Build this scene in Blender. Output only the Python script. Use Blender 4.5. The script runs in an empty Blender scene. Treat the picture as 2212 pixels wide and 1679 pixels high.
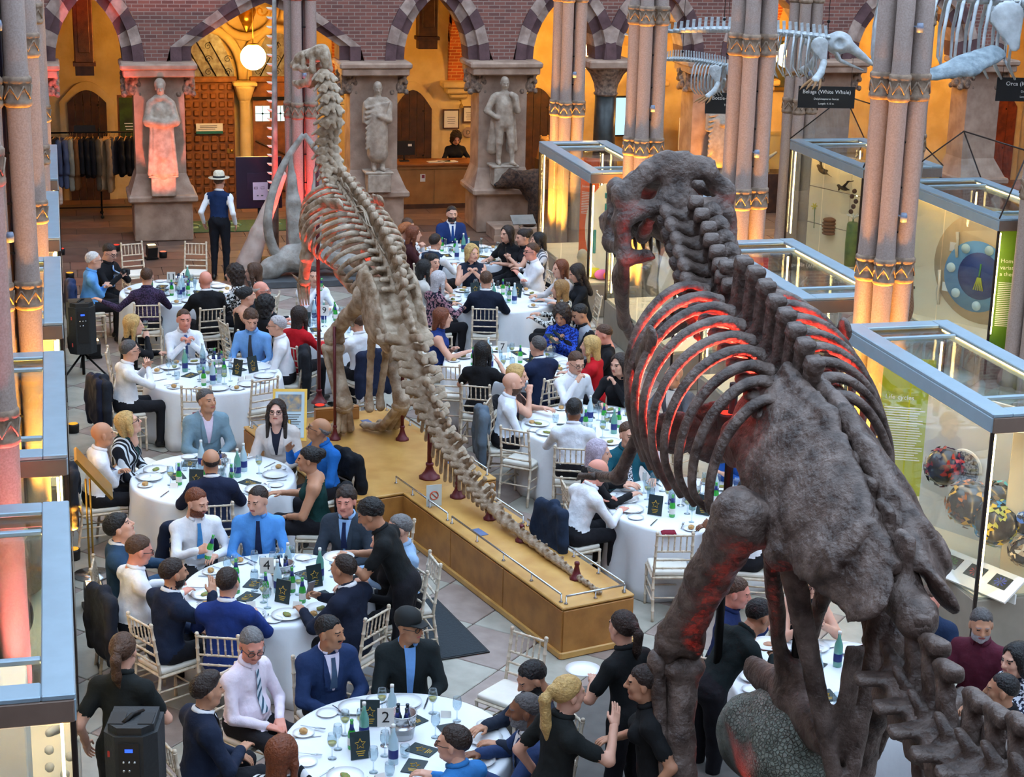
import bpy, bmesh, math, random
import numpy as np
from mathutils import Vector, Matrix, Euler

# ------------------------------------------------------------------ camera, sky, exposure
SC = bpy.context.scene
COL = SC.collection
cam_data = bpy.data.cameras.new('camera')
cam = bpy.data.objects.new('camera', cam_data); COL.objects.link(cam)
cam_data.sensor_fit = 'HORIZONTAL'; cam_data.sensor_width = 36.0
cam_data.lens = 3890.0/2212.0*36.0
cam_data.clip_end = 300
_r = (0.97047996, -0.24010908, 0.02272149); _d = (-0.0469194, -0.28036618, -0.95874573); _f = (0.2365739, 0.92937744, -0.28335553)
M4 = Matrix.Identity(4)
for i in range(3):
    M4[i][0] = _r[i]; M4[i][1] = -_d[i]; M4[i][2] = -_f[i]
M4[0][3], M4[1][3], M4[2][3] = 0.0, 0.0, 7.2
cam.matrix_world = M4
SC.camera = cam

world = bpy.data.worlds.new('dusk_sky'); SC.world = world; world.use_nodes = True
_bg = world.node_tree.nodes['Background']
_bg.inputs[0].default_value = (0.60, 0.775, 1.0, 1); _bg.inputs[1].default_value = 2.3
SC.view_settings.view_transform = 'Standard'; SC.view_settings.look = 'None'
SC.view_settings.gamma = 1.0; SC.view_settings.use_curve_mapping = False
SC.view_settings.exposure = 0.5
cy = SC.cycles
cy.max_bounces = 6; cy.diffuse_bounces = 2; cy.glossy_bounces = 3; cy.transmission_bounces = 4; cy.transparent_max_bounces = 24
cy.use_adaptive_sampling = True; cy.adaptive_threshold = 0.2; cy.adaptive_min_samples = 12
cy.sample_clamp_indirect = 4.0; cy.caustics_reflective = False; cy.caustics_refractive = False

def lamp(name, kind, loc, power, color, target=None, size=0.1, spot=60, blend=0.5, parent=None):
    L = bpy.data.lights.new(name, kind); L.energy = power; L.color = color
    if kind == 'SPOT':
        L.spot_size = math.radians(spot); L.spot_blend = blend; L.shadow_soft_size = size
    elif kind == 'POINT': L.shadow_soft_size = size
    elif kind == 'AREA': L.size = size
    o = bpy.data.objects.new(name, L); COL.objects.link(o); o.location = loc
    if target is not None:
        o.rotation_euler = (Vector(target)-Vector(loc)).to_track_quat('-Z', 'Y').to_euler()
    return o

# ------------------------------------------------------------------ helpers: objects and tags
def O(name, mesh, parent=None, mat=None, loc=None, rot=None, scale=None):
    o = bpy.data.objects.new(name, mesh); COL.objects.link(o)
    if mat is not None:
        if len(mesh.materials) == 0: mesh.materials.append(mat)
        elif mesh.materials[0] is not mat:
            o.material_slots[0].link = 'OBJECT'; o.material_slots[0].material = mat
    if parent is not None: o.parent = parent
    if loc is not None: o.location = loc
    if rot is not None: o.rotation_euler = rot
    if scale is not None: o.scale = scale if hasattr(scale, '__len__') else (scale,)*3
    return o
def tag(o, label=None, cat=None, group=None, kind=None):
    if label: o['label'] = label
    if cat: o['category'] = cat
    if group: o['group'] = group
    if kind: o['kind'] = kind
    return o
def E(name, label, cat, loc=(0,0,0), rz=0.0, group=None, kind=None):
    o = bpy.data.objects.new(name, None); COL.objects.link(o); o.empty_display_size = 0.1
    o.location = loc; o.rotation_euler = (0, 0, rz)
    return tag(o, label, cat, group, kind)
def struct(o, label=None):
    o['kind'] = 'structure'
    if label: o['label'] = label
    return o
def copy_thing(root, loc, rz, label=None, group=None, scale=None):
    r = root.copy(); COL.objects.link(r); r.location = loc; r.rotation_euler = (0, 0, rz)
    if scale: r.scale = (scale,)*3
    if label: r['label'] = label
    if group: r['group'] = group
    for ch in CH_OF(root):
        c = ch.copy(); COL.objects.link(c); c.parent = r
        for gch in CH_OF(ch):
            d = gch.copy(); COL.objects.link(d); d.parent = c
    return r
KIDS = {}
def CH_OF(o):
    if o.name not in KIDS: KIDS[o.name] = list(o.children)
    return KIDS[o.name]

# ------------------------------------------------------------------ materials
MATS = {}
def lin(c):
    return tuple(((x/255.0)/12.92 if x/255.0 <= 0.04045 else ((x/255.0+0.055)/1.055)**2.4) for x in c)
def mat(name, col, rough=0.6, metal=0.0, var=0.12, vscale=6.0, bump=0.0, bscale=40.0, emit=None, estr=0.0, col2=None, detail=3.0, spec=0.5, sheen=0.0, alpha=None, coat=0.0):
    """procedural material; col is an sRGB 0-255 triple"""
    if name in MATS: return MATS[name]
    m = bpy.data.materials.new(name); m.use_nodes = True; MATS[name] = m
    nt = m.node_tree; N = nt.nodes; L = nt.links; b = N['Principled BSDF']
    c = lin(col); c2 = lin(col2) if col2 else tuple(x*(1-2*var) for x in c)
    b.inputs['Roughness'].default_value = rough; b.inputs['Metallic'].default_value = metal
    b.inputs['Specular IOR Level'].default_value = spec
    if coat: b.inputs['Coat Weight'].default_value = coat
    if sheen: b.inputs['Sheen Weight'].default_value = sheen
    if var > 0 or col2:
        tc = N.new('ShaderNodeTexCoord'); nz = N.new('ShaderNodeTexNoise'); rp = N.new('ShaderNodeValToRGB')
        nz.inputs['Scale'].default_value = vscale; nz.inputs['Detail'].default_value = detail
        L.new(tc.outputs['Object'], nz.inputs['Vector']); L.new(nz.outputs['Fac'], rp.inputs['Fac'])
        rp.color_ramp.elements[0].position = 0.35; rp.color_ramp.elements[1].position = 0.68
        rp.color_ramp.elements[0].color = (*c2, 1); rp.color_ramp.elements[1].color = (*c, 1)
        L.new(rp.outputs['Color'], b.inputs['Base Color'])
    else:
        b.inputs['Base Color'].default_value = (*c, 1)
    if bump > 0:
        tc2 = N.new('ShaderNodeTexCoord'); n2 = N.new('ShaderNodeTexNoise'); bp = N.new('ShaderNodeBump')
        n2.inputs['Scale'].default_value = bscale; n2.inputs['Detail'].default_value = 4
        L.new(tc2.outputs['Object'], n2.inputs['Vector']); L.new(n2.outputs['Fac'], bp.inputs['Height'])
        bp.inputs['Strength'].default_value = bump; bp.inputs['Distance'].default_value = 0.02
        L.new(bp.outputs['Normal'], b.inputs['Normal'])
    if emit:
        b.inputs['Emission Color'].default_value = (*lin(emit), 1); b.inputs['Emission Strength'].default_value = estr
    return m
def glass_mat(name, tint=(235,245,245), rough=0.02, refl=1.0):
    if name in MATS: return MATS[name]
    m = bpy.data.materials.new(name); m.use_nodes = True; MATS[name] = m
    nt = m.node_tree; N = nt.nodes; L = nt.links; N.remove(N['Principled BSDF']); out = N['Material Output']
    tr = N.new('ShaderNodeBsdfTransparent'); tr.inputs[0].default_value = (*lin(tint), 1)
    gl = N.new('ShaderNodeBsdfGlossy'); gl.inputs['Roughness'].default_value = rough
    fr = N.new('ShaderNodeLayerWeight'); fr.inputs['Blend'].default_value = 0.5
    pw = N.new('ShaderNodeMath'); pw.operation = 'POWER'; pw.inputs[1].default_value = 4.0; ad = N.new('ShaderNodeMath'); ad.operation = 'MULTIPLY_ADD'; ad.inputs[1].default_value = 0.75; ad.inputs[2].default_value = 0.045
    L.new(fr.outputs['Facing'], pw.inputs[0]); L.new(pw.outputs[0], ad.inputs[0])
    mx = N.new('ShaderNodeMixShader'); mul = N.new('ShaderNodeMath'); mul.operation = 'MULTIPLY'; mul.inputs[1].default_value = refl
    L.new(ad.outputs[0], mul.inputs[0]); L.new(mul.outputs[0], mx.inputs[0]); L.new(tr.outputs[0], mx.inputs[1]); L.new(gl.outputs[0], mx.inputs[2])
    L.new(mx.outputs[0], out.inputs['Surface'])
    return m
def emit_mat(name, col, strength):
    if name in MATS: return MATS[name]
    m = bpy.data.materials.new(name); m.use_nodes = True; MATS[name] = m
    nt = m.node_tree; N = nt.nodes; N.remove(N['Principled BSDF']); e = N.new('ShaderNodeEmission')
    e.inputs[0].default_value = (*lin(col), 1); e.inputs[1].default_value = strength
    nt.links.new(e.outputs[0], N['Material Output'].inputs['Surface'])
    return m
def brick_mat(name, c1, c2, mortar, bw=0.22, bh=0.07):
    if name in MATS: return MATS[name]
    m = mat(name, c1, 0.85, var=0); N = m.node_tree.nodes; L = m.node_tree.links; b = N['Principled BSDF']
    geo = N.new('ShaderNodeNewGeometry'); sep = N.new('ShaderNodeSeparateXYZ'); cmb = N.new('ShaderNodeCombineXYZ')
    add = N.new('ShaderNodeMath'); add.operation = 'ADD'
    L.new(geo.outputs['Position'], sep.inputs[0]); L.new(sep.outputs[0], add.inputs[0]); L.new(sep.outputs[1], add.inputs[1])
    L.new(add.outputs[0], cmb.inputs[0]); L.new(sep.outputs[2], cmb.inputs[1])
    br = N.new('ShaderNodeTexBrick'); L.new(cmb.outputs[0], br.inputs['Vector'])
    br.inputs['Color1'].default_value = (*lin(c1), 1); br.inputs['Color2'].default_value = (*lin(c2), 1); br.inputs['Mortar'].default_value = (*lin(mortar), 1)
    br.inputs['Scale'].default_value = 1.0; br.inputs['Mortar Size'].default_value = 0.008
    br.inputs['Brick Width'].default_value = bw; br.inputs['Row Height'].default_value = bh
    L.new(br.outputs['Color'], b.inputs['Base Color'])
    bp = N.new('ShaderNodeBump'); bp.inputs['Strength'].default_value = 0.4; bp.inputs['Distance'].default_value = 0.01; bp.invert = True
    L.new(br.outputs['Fac'], bp.inputs['Height']); L.new(bp.outputs['Normal'], b.inputs['Normal'])
    return m

# ------------------------------------------------------------------ mesh builder
class MB:
    def __init__(s): s.v = []; s.f = []; s.m = []; s.sm = []
    def add(s, vs, fs, mi=0, smooth=False, T=None):
        n = len(s.v)
        if T is not None: vs = [tuple(T @ Vector(p)) for p in vs]
        s.v.extend(vs)
        for f in fs: s.f.append(tuple(i+n for i in f)); s.m.append(mi); s.sm.append(smooth)
        return s
    def box(s, c, d, mi=0, T=None, bev=0.0):
        x, y, z = c; a, b, h = d[0]/2, d[1]/2, d[2]/2
        if bev <= 0:
            vs = [(x+i*a, y+j*b, z+k*h) for k in (-1,1) for j in (-1,1) for i in (-1,1)]
            return s.add(vs, [(0,2,3,1),(4,5,7,6),(0,1,5,4),(2,6,7,3),(0,4,6,2),(1,3,7,5)], mi, False, T)
        e = min(bev, a*.95, b*.95, h*.95); vs = []; 
        def ring(hx, hy, hz, cut): return [(x+px, y+py, z+hz) for px, py in ((-hx+cut,-hy),(hx-cut,-hy),(hx,-hy+cut),(hx,hy-cut),(hx-cut,hy),(-hx+cut,hy),(-hx,hy-cut),(-hx,-hy+cut))]
        vs = ring(a-e, b-e, -h, e*.4)+ring(a, b, -h+e, e)+ring(a, b, h-e, e)+ring(a-e, b-e, h, e*.4)
        fs = [tuple(range(7,-1,-1)), tuple(range(24,32))]
        for k in range(3):
            for i in range(8): fs.append((k*8+i, k*8+(i+1)%8, (k+1)*8+(i+1)%8, (k+1)*8+i))
        return s.add(vs, fs, mi, False, T)
    def tube(s, pts, rad, n=8, mi=0, cap=True, T=None, smooth=True, flat=None):
        """swept tube through pts; rad scalar or list; flat=(axis, factor) squashes the section along axis"""
        pts = [Vector(p) for p in pts]; k = len(pts)
        if not hasattr(rad, '__len__'): rad = [rad]*k
        vs = []; up = None
        for i, p in enumerate(pts):
            t = (pts[min(i+1,k-1)]-pts[max(i-1,0)])
            if t.length < 1e-9: t = Vector((0,0,1))
            t.normalize()
            if up is None:
                up = Vector((0,0,1)) if abs(t.z) < 0.9 else Vector((0,1,0))
                if flat is not None: up = Vector(flat[0])
            a = up-t*up.dot(t)
            if a.length < 1e-6: a = Vector((1,0,0))-t*t.x
            a.normalize(); up = a; b = t.cross(a)
            fa = flat[1] if flat is not None else 1.0
            for j in range(n):
                w = 2*math.pi*j/n; vs.append(tuple(p+a*(rad[i]*fa*math.cos(w))+b*(rad[i]*math.sin(w))))
        fs = []
        for i in range(k-1):
            for j in range(n): fs.append((i*n+j, i*n+(j+1)%n, (i+1)*n+(j+1)%n, (i+1)*n+j))
        s.add(vs, fs, mi, smooth, T)
        if cap:
            m0 = len(s.v)-len(vs)
            s.f.append(tuple(m0+j for j in range(n-1,-1,-1))); s.m.append(mi); s.sm.append(False)
            s.f.append(tuple(m0+(k-1)*n+j for j in range(n))); s.m.append(mi); s.sm.append(False)
        return s
    def cyl(s, a, b, r0, r1=None, n=12, mi=0, T=None, smooth=True): return s.tube([a, b], [r0, r0 if r1 is None else r1], n, mi, True, T, smooth)
    def lathe(s, prof, n=16, c=(0,0,0), mi=0, T=None, smooth=True, wob=None):
        vs = []; fs = []
        for (r, z) in prof:
            for j in range(n):
                w = 2*math.pi*j/n; rr = r*(1+(wob(w, z) if wob else 0)); vs.append((c[0]+rr*math.cos(w), c[1]+rr*math.sin(w), c[2]+z))
        for i in range(len(prof)-1):
            for j in range(n): fs.append((i*n+j, i*n+(j+1)%n, (i+1)*n+(j+1)%n, (i+1)*n+j))
        if prof[0][0] > 1e-4: fs.append(tuple(range(n-1,-1,-1)))
        if prof[-1][0] > 1e-4: fs.append(tuple((len(prof)-1)*n+j for j in range(n)))
        return s.add(vs, fs, mi, smooth, T)
    def prism(s, poly, z0, z1, mi=0, T=None):
        n = len(poly); vs = [(x,y,z0) for x,y in poly]+[(x,y,z1) for x,y in poly]
        fs = [tuple(range(n-1,-1,-1)), tuple(range(n,2*n))]+[(i,(i+1)%n,n+(i+1)%n,n+i) for i in range(n)]
        return s.add(vs, fs, mi, False, T)
    def sphere(s, c, r, n=12, mi=0, T=None, sc=(1,1,1)):
        k = max(4, n//2); vs = [(c[0],c[1],c[2]-r*sc[2])]; fs = []
        for i in range(1,k):
            a = -math.pi/2+math.pi*i/k
            for j in range(n):
                w = 2*math.pi*j/n; vs.append((c[0]+r*sc[0]*math.cos(a)*math.cos(w), c[1]+r*sc[1]*math.cos(a)*math.sin(w), c[2]+r*sc[2]*math.sin(a)))
        vs.append((c[0],c[1],c[2]+r*sc[2])); t = len(vs)-1
        for j in range(n): fs.append((0, 1+(j+1)%n, 1+j)); fs.append((t, 1+(k-2)*n+j, 1+(k-2)*n+(j+1)%n))
        for i in range(k-2):
            for j in range(n): fs.append((1+i*n+j, 1+i*n+(j+1)%n, 1+(i+1)*n+(j+1)%n, 1+(i+1)*n+j))
        return s.add(vs, fs, mi, True, T)
    def mesh(s, name, mats=()):
        me = bpy.data.meshes.new(name); me.from_pydata(s.v, [], s.f)
        for m in mats: me.materials.append(m)
        if any(s.m): me.polygons.foreach_set('material_index', s.m)
        me.polygons.foreach_set('use_smooth', s.sm); me.update()
        return me
    def obj(s, name, m, parent=None, loc=None, rot=None, scale=None):
        ms = m if isinstance(m, (list, tuple)) else [m]
        return O(name, s.mesh(name, ms), parent, None, loc, rot, scale)

# ------------------------------------------------------------------ organic shapes: distance fields + surface nets
def rotm(ax=0, ay=0, az=0): return np.array(Euler((math.radians(ax), math.radians(ay), math.radians(az))).to_matrix())
def cone(a, b, ra, rb, m=0, k=None, flat=None, sub=False): return ('c', np.array(a, float), np.array(b, float), ra, rb, m, k, flat, sub)
def ell(c, r, m=0, k=None, rot=None, sub=False): return ('e', np.array(c, float), np.array(r, float), rot, None, m, k, None, sub)
def rbox(c, h, rr=0.01, m=0, k=None, rot=None, sub=False): return ('b', np.array(c, float), np.array(h, float), rot, rr, m, k, None, sub)
def chain(pts, rad, m=0, k=None, flat=None): return [cone(pts[i], pts[i+1], rad[i], rad[i+1], m, k, flat) for i in range(len(pts)-1)]
def pdist(p, P):
    t = p[0]
    if t == 'c':
        a, b, ra, rb, flat = p[1], p[2], p[3], p[4], p[7]
        d = b-a; L2 = max(float(d@d), 1e-12); q = P-a; h = np.clip((q@d)/L2, 0, 1)
        w = q-h[..., None]*d
        if flat is not None:
            n = np.asarray(flat[0], float); n = n/np.linalg.norm(n); w = w+((w@n)*(flat[1]-1))[..., None]*n
        return np.sqrt((w*w).sum(-1))-(ra+(rb-ra)*h)
    q = P-p[1]
    if p[3] is not None: q = q@p[3]
    if t == 'e':
        r = p[2]; k0 = np.sqrt(((q/r)**2).sum(-1)); k1 = np.sqrt(((q/(r*r))**2).sum(-1))+1e-9
        return k0*(k0-1)/k1
    u = np.abs(q)-(p[2]-p[4]); return np.sqrt((np.maximum(u, 0)**2).sum(-1))+np.minimum(u.max(-1), 0)-p[4]
def pbound(p):
    if p[0] == 'c':
        r = max(p[3], p[4]); return np.minimum(p[1], p[2])-r, np.maximum(p[1], p[2])+r
    R = np.max(p[2]) if p[3] is not None else p[2]
    return p[1]-R, p[1]+R
def field_eval(prims, P, k0=0.02):
    D = np.full(P.shape[:-1], 9.0)
    for p in prims:
        d = pdist(p, P); k = p[6] if p[6] is not None else k0
        if p[8]:
            h = np.maximum(k-np.abs(D+d), 0)/k if k > 0 else 0; D = np.maximum(D, -d)+h*h*k/4
        else:
            h = np.maximum(k-np.abs(D-d), 0)/k if k > 0 else 0; D = np.minimum(D, d)-h*h*k/4
    return D
def nets(prims, vox, k0=0.02, warp=None, clip=None):
    """mesh the smooth union of prims -> verts, quads, face material ids"""
    bs = [pbound(p) for p in prims if not p[8]]
    lo = np.min([b[0] for b in bs], 0)-vox*2.5; hi = np.max([b[1] for b in bs], 0)+vox*2.5
    n = np.ceil((hi-lo)/vox).astype(int)+1
    F = np.full(n, 0.2, np.float32); Mt = np.zeros(n, np.int8)
    ax = [lo[i]+vox*np.arange(n[i]) for i in range(3)]
    for p in prims:
        k = p[6] if p[6] is not None else k0
        a, b = pbound(p); pad = k+vox*2.5
        i0 = np.maximum(np.floor((a-pad-lo)/vox).astype(int), 0); i1 = np.minimum(np.ceil((b+pad-lo)/vox).astype(int)+1, n)
        if np.any(i1 <= i0): continue
        sl = tuple(slice(i0[i], i1[i]) for i in range(3))
        P = np.stack(np.meshgrid(ax[0][sl[0]], ax[1][sl[1]], ax[2][sl[2]], indexing='ij'), -1)
        d = pdist(p, P); c = F[sl]
        if p[8]:
            h = np.maximum(k-np.abs(c+d), 0)/k if k > 0 else 0; F[sl] = np.maximum(c, -d)+h*h*k/4
        else:
            mm = Mt[sl]; mm[d < c] = p[5]
            h = np.maximum(k-np.abs(c-d), 0)/k if k > 0 else 0; F[sl] = np.minimum(c, d)-h*h*k/4
    if warp is not None or clip is not None:
        P = np.stack(np.meshgrid(*ax, indexing='ij'), -1)
        if warp is not None: F = F+warp(P).astype(np.float32)
        if clip is not None: F = np.maximum(F, clip(P).astype(np.float32))
    S = F < 0
    c8 = [S[i:n[0]-1+i, j:n[1]-1+j, k:n[2]-1+k] for i in (0,1) for j in (0,1) for k in (0,1)]
    cnt = sum(x.astype(np.int8) for x in c8); act = (cnt > 0) & (cnt < 8)
    idx = np.argwhere(act); ID = np.full(act.shape, -1, np.int64); ID[act] = np.arange(len(idx))
    acc = np.zeros((len(idx), 3)); num = np.zeros(len(idx))
    co = [(i,j,k) for i in (0,1) for j in (0,1) for k in (0,1)]
    for a in range(8):
        for b in range(a+1, 8):
            df = np.array(co[b])-np.array(co[a])
            if np.abs(df).sum() != 1: continue
            fa = F[tuple((idx+co[a]).T)]; fb = F[tuple((idx+co[b]).T)]
            cr = (fa < 0) != (fb < 0)
            t = np.where(cr, fa/np.where(cr, fa-fb, 1), 0)
            acc += np.where(cr[:, None], np.array(co[a])+t[:, None]*df, 0); num += cr
    V = lo+vox*(idx+acc/np.maximum(num, 1)[:, None])
    quads = []; mats_ = []
    for d in range(3):
        s0 = [slice(1, n[i]-1) for i in range(3)]; s1 = list(s0); s0[d] = slice(0, n[d]-1); s1[d] = slice(1, n[d])
        A = S[tuple(s0)]; B = S[tuple(s1)]; e = np.argwhere(A != B); 
        if len(e) == 0: continue
        off = np.ones(3, int); off[d] = 0; e = e+off; flip = A[A != B] if False else S[tuple(e.T)]
        u = np.zeros(3, int); v = np.zeros(3, int); u[(d+1)%3] = 1; v[(d+2)%3] = 1
        q = np.stack([ID[tuple((e-u-v).T)], ID[tuple((e-v).T)], ID[tuple(e.T)], ID[tuple((e-u).T)]], 1)
        q = np.where(flip[:, None], q, q[:, ::-1]); quads.append(q); mats_.append(Mt[tuple(e.T)])
    Q = np.concatenate(quads); Mf = np.concatenate(mats_)
    ok = (Q >= 0).all(1)
    return V, Q[ok], Mf[ok]
def qmesh(name, V, Q, Mf=None, mats=(), smooth=True):
    me = bpy.data.meshes.new(name); nv, nq = len(V), len(Q)
    me.vertices.add(nv); me.vertices.foreach_set('co', np.asarray(V, np.float32).ravel())
    me.loops.add(nq*4); me.loops.foreach_set('vertex_index', np.asarray(Q, np.int32).ravel())
    me.polygons.add(nq); me.polygons.foreach_set('loop_start', np.arange(0, nq*4, 4, dtype=np.int32))
    try: me.polygons.foreach_set('loop_total', np.full(nq, 4, np.int32))
    except Exception: pass
    for m in mats: me.materials.append(m)
    if Mf is not None and len(mats) > 1: me.polygons.foreach_set('material_index', np.asarray(Mf, np.int32))
    me.polygons.foreach_set('use_smooth', np.full(nq, smooth, bool))
    me.update(calc_edges=True); return me
def sdf_mesh(name, prims, vox, mats, k=0.02, warp=None, clip=None):
    V, Q, Mf = nets(prims, vox, k, warp, clip)
    return qmesh(name, V, Q, Mf, mats if isinstance(mats, (list, tuple)) else [mats])
def lumps(amp, s, seed=0):
    def w(P):
        x, y, z = P[..., 0]*s+seed, P[..., 1]*s+seed*1.7, P[..., 2]*s-seed
        return amp*(np.sin(x+1.3*np.sin(y))*np.sin(y*1.1+np.sin(z*1.2))*np.sin(z+0.7*np.sin(x)))
    return w
def text(name, body, size, m, parent=None, loc=(0,0,0), rot=(0,0,0), ext=0.0005, align='CENTER', scale=None):
    cu = bpy.data.curves.new(name, 'FONT'); cu.body = body; cu.size = size; cu.extrude = ext; cu.align_x = align; cu.align_y = 'CENTER'
    cu.resolution_u = 2
    tmp = bpy.data.objects.new(name, cu); me = bpy.data.meshes.new_from_object(tmp); bpy.data.objects.remove(tmp)
    me.materials.clear()
    return O(name, me, parent, m, loc, rot, scale)
R = math.radians
def rug(a, seed=0):
    f = [lumps(a, 15, seed), lumps(a*0.6, 34, seed+3), lumps(a*0.4, 63, seed+7)]
    return lambda P: f[0](P)+f[1](P)+f[2](P)
rnd = random.Random(7)
# ------------------------------------------------------------------ materials of the place
STONE = mat('pale_stone', (180,152,132), 0.85, var=0.10, vscale=4, bump=0.25, bscale=30, col2=(150,122,104))
STONE_L = mat('light_voussoir', (188,166,154), 0.85, vscale=5, bump=0.25, bscale=25, col2=(142,120,110))
STONE_D = mat('purple_voussoir', (106,78,80), 0.85, vscale=5, bump=0.25, bscale=25, col2=(84,60,62))
BRICK = brick_mat('dark_brick', (138,88,76), (108,70,64), (150,130,120))
ORANGE_BRICK = brick_mat('orange_brick', (190,92,40), (160,72,30), (200,150,90))
CREAM_STONE = mat('cream_cloister_stone', (224,196,140), 0.9, vscale=2.5, bump=0.2, bscale=20, col2=(204,172,112))
CARVED = mat('carved_capital', (168,142,122), 0.9, vscale=14, bump=0.8, bscale=22, col2=(96,82,74))
SHAFT = mat('column_shaft', (164,148,140), 0.6, vscale=60, bump=0.10, bscale=80, col2=(146,128,120), detail=4)
BAND = mat('column_band', (150,128,108), 0.7, vscale=12, bump=0.3, bscale=30, col2=(112,92,76))
FLOOR_C = mat('cream_flag', (172,168,156), 0.45, vscale=5, bump=0.05, bscale=40, col2=(154,150,138))
FLOOR_P = mat('pink_flag', (160,144,136), 0.45, vscale=5, bump=0.05, bscale=40, col2=(140,124,116))
FLOOR_B = mat('brown_flag', (128,100,84), 0.5, vscale=3, bump=0.05, bscale=40, col2=(104,80,66))
GROUT = mat('floor_bed', (96,88,82), 0.8)
OAK = mat('oak_panel', (176,122,62), 0.5, vscale=3, bump=0.08, bscale=60, col2=(150,98,46))
DOOR_OAK = mat('carved_oak_door', (150,88,36), 0.55, vscale=6, bump=0.15, bscale=50, col2=(112,62,24))
DARK_DOOR = mat('dark_oak_door', (84,48,26), 0.6, vscale=6, bump=0.15, bscale=50, col2=(56,30,18))
IRON = mat('black_iron', (22,20,20), 0.5, 0.6, var=0)
BLACK = mat('matt_black', (18,18,20), 0.6, var=0.1)
WHITE = mat('white_board', (232,230,224), 0.6, var=0.03)
PAPER = mat('printed_paper', (226,222,214), 0.7, var=0.03)
ALU = mat('case_alloy', (150,172,186), 0.4, 0.35, var=0.04)
ALU_B = mat('case_bronze', (128,108,96), 0.45, 0.3, var=0.05)
DARK_FRAME = mat('case_dark_edge', (44,34,30), 0.45, 0.4, var=0.05)
GLASS = glass_mat('case_glass', (244,249,249), 0.01, 0.9)
LED = emit_mat('case_led', (255,206,130), 26.0)
CREAM = mat('display_cream', (236,222,190), 0.8, var=0.05, vscale=2)
GOLD = mat('gilt', (214,160,60), 0.3, 0.9, var=0.1)
CHROME = mat('chrome_rail', (190,190,190), 0.25, 0.9, var=0)
BRASS = mat('brass', (190,150,70), 0.35, 0.85, var=0.05)

# ------------------------------------------------------------------ floor
floor = MB().box((9.8, 17.4, -0.06), (28.6, 44, 0.06)).obj('floor', GROUT); struct(floor, 'stone flagged floor of the museum court')
tile_me = MB().box((0, 0, 0), (0.735, 0.735, 0.03), bev=0.006).mesh('flagstone', [FLOOR_C])
rest = MB(); pick = []
s2 = 0.745/math.sqrt(2)
for i in range(-40, 90):
    for j in range(-90, 60):
        x = (i+j)*s2; y = (i-j)*s2
        if not (-2 < x < 13.5 and 7.5 < y < 30.2): continue
        col = (FLOOR_C, FLOOR_P)[(i+j) % 2]
        near = math.hypot(x-3.6, (y-13)*0.7)
        pick.append((near, x, y, col))
pick.sort(key=lambda t: t[0])
for k, (d, x, y, c) in enumerate(pick):
    if k < 290:
        O('flagstone', tile_me, floor, c, (x, y, -0.017), (0, 0, R(45)))
    else:
        h = 0.735/math.sqrt(2)
        rest.add([(x-h,y,-0.002),(x,y-h,-0.002),(x+h,y,-0.002),(x,y+h,-0.002)], [(0,1,2,3)], 0 if c is FLOOR_C else 1)
o = rest.obj('flagstone_field', [FLOOR_C, FLOOR_P], floor); o['kind'] = 'stuff'
ent = MB(); rr = random.Random(3)
y = 30.25
while y < 39:
    x = -4+rr.random(); dy = 0.62
    while x < 24:
        dx = 0.9+0.6*rr.random(); ent.box((x+dx/2, y+dy/2, -0.012), (dx-0.012, dy-0.012, 0.022), rr.randint(0,2)); x += dx
    y += dy
FLOOR_B2 = mat('brown_flag_dark', (108,84,72), 0.5, vscale=3, col2=(92,70,60)); FLOOR_B3 = mat('brown_flag_red', (134,96,80), 0.5, vscale=3, col2=(114,80,66))
o = ent.obj('entrance_flagstones', [FLOOR_B, FLOOR_B2, FLOOR_B3], floor); o['kind'] = 'stuff'

# ------------------------------------------------------------------ back arcade
YW = 34.8; ZS = 3.35; ZTOP = 12.0; YB = 35.55
ARCH = [(-2.6,-1.3,1.25),(-0.03,1.19,1.25),(2.47,5.29,1.08),(6.56,7.85,1.25),(9.16,10.45,1.25),(10.98,12.3,1.25),(13.45,15.0,1.3),(16.1,18.4,1.3),(19.5,20.9,1.25),(22.0,23.4,1.25)]
def arch_pts(x0, x1, h, n=9, grow=0.0):
    c = (x0+x1)/2; a = (x1-x0)/2
    pts = []
    if h < a:                                   # the low entrance arch
        a2 = a+grow; h2 = h-0.27+grow
        for i in range(n*2+1):
            u = -1+i/n; pts.append((c+a2*u, ZS+0.27+h2*(1-abs(u)**1.22)))
        return [(c-a2, ZS)]+pts+[(c+a2, ZS)]
    r = (a*a+h*h)/(2*a)+grow; off = (a*a+h*h)/(2*a)-a
    zmax = math.sqrt(max(r*r-off*off, 0)); th = math.atan2(zmax, off)
    L = [(c+off-r*math.cos(th*i/n), ZS+r*math.sin(th*i/n)) for i in range(n+1)]
    return L+[(2*c-x, z) for x, z in L[-2::-1]]
wall = MB()
RG = 0.40
def ext_z(x):
    """height of the brickwork's lower edge at x"""
    z = None
    for (a, b, h) in ARCH:
        P = arch_pts(a, b, h, 12, RG)
        for (p, q) in zip(P[:-1], P[1:]):
            if min(p[0],q[0]) <= x <= max(p[0],q[0]) and abs(q[0]-p[0]) > 1e-6:
                zz = p[1]+(q[1]-p[1])*(x-p[0])/(q[0]-p[0]); z = zz if z is None else max(z, zz)
    return ZS if z is None else z
xs = [-4+0.08*i for i in range(int(29/0.08)+1)]
zz = [ext_z(x) for x in xs]
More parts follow.
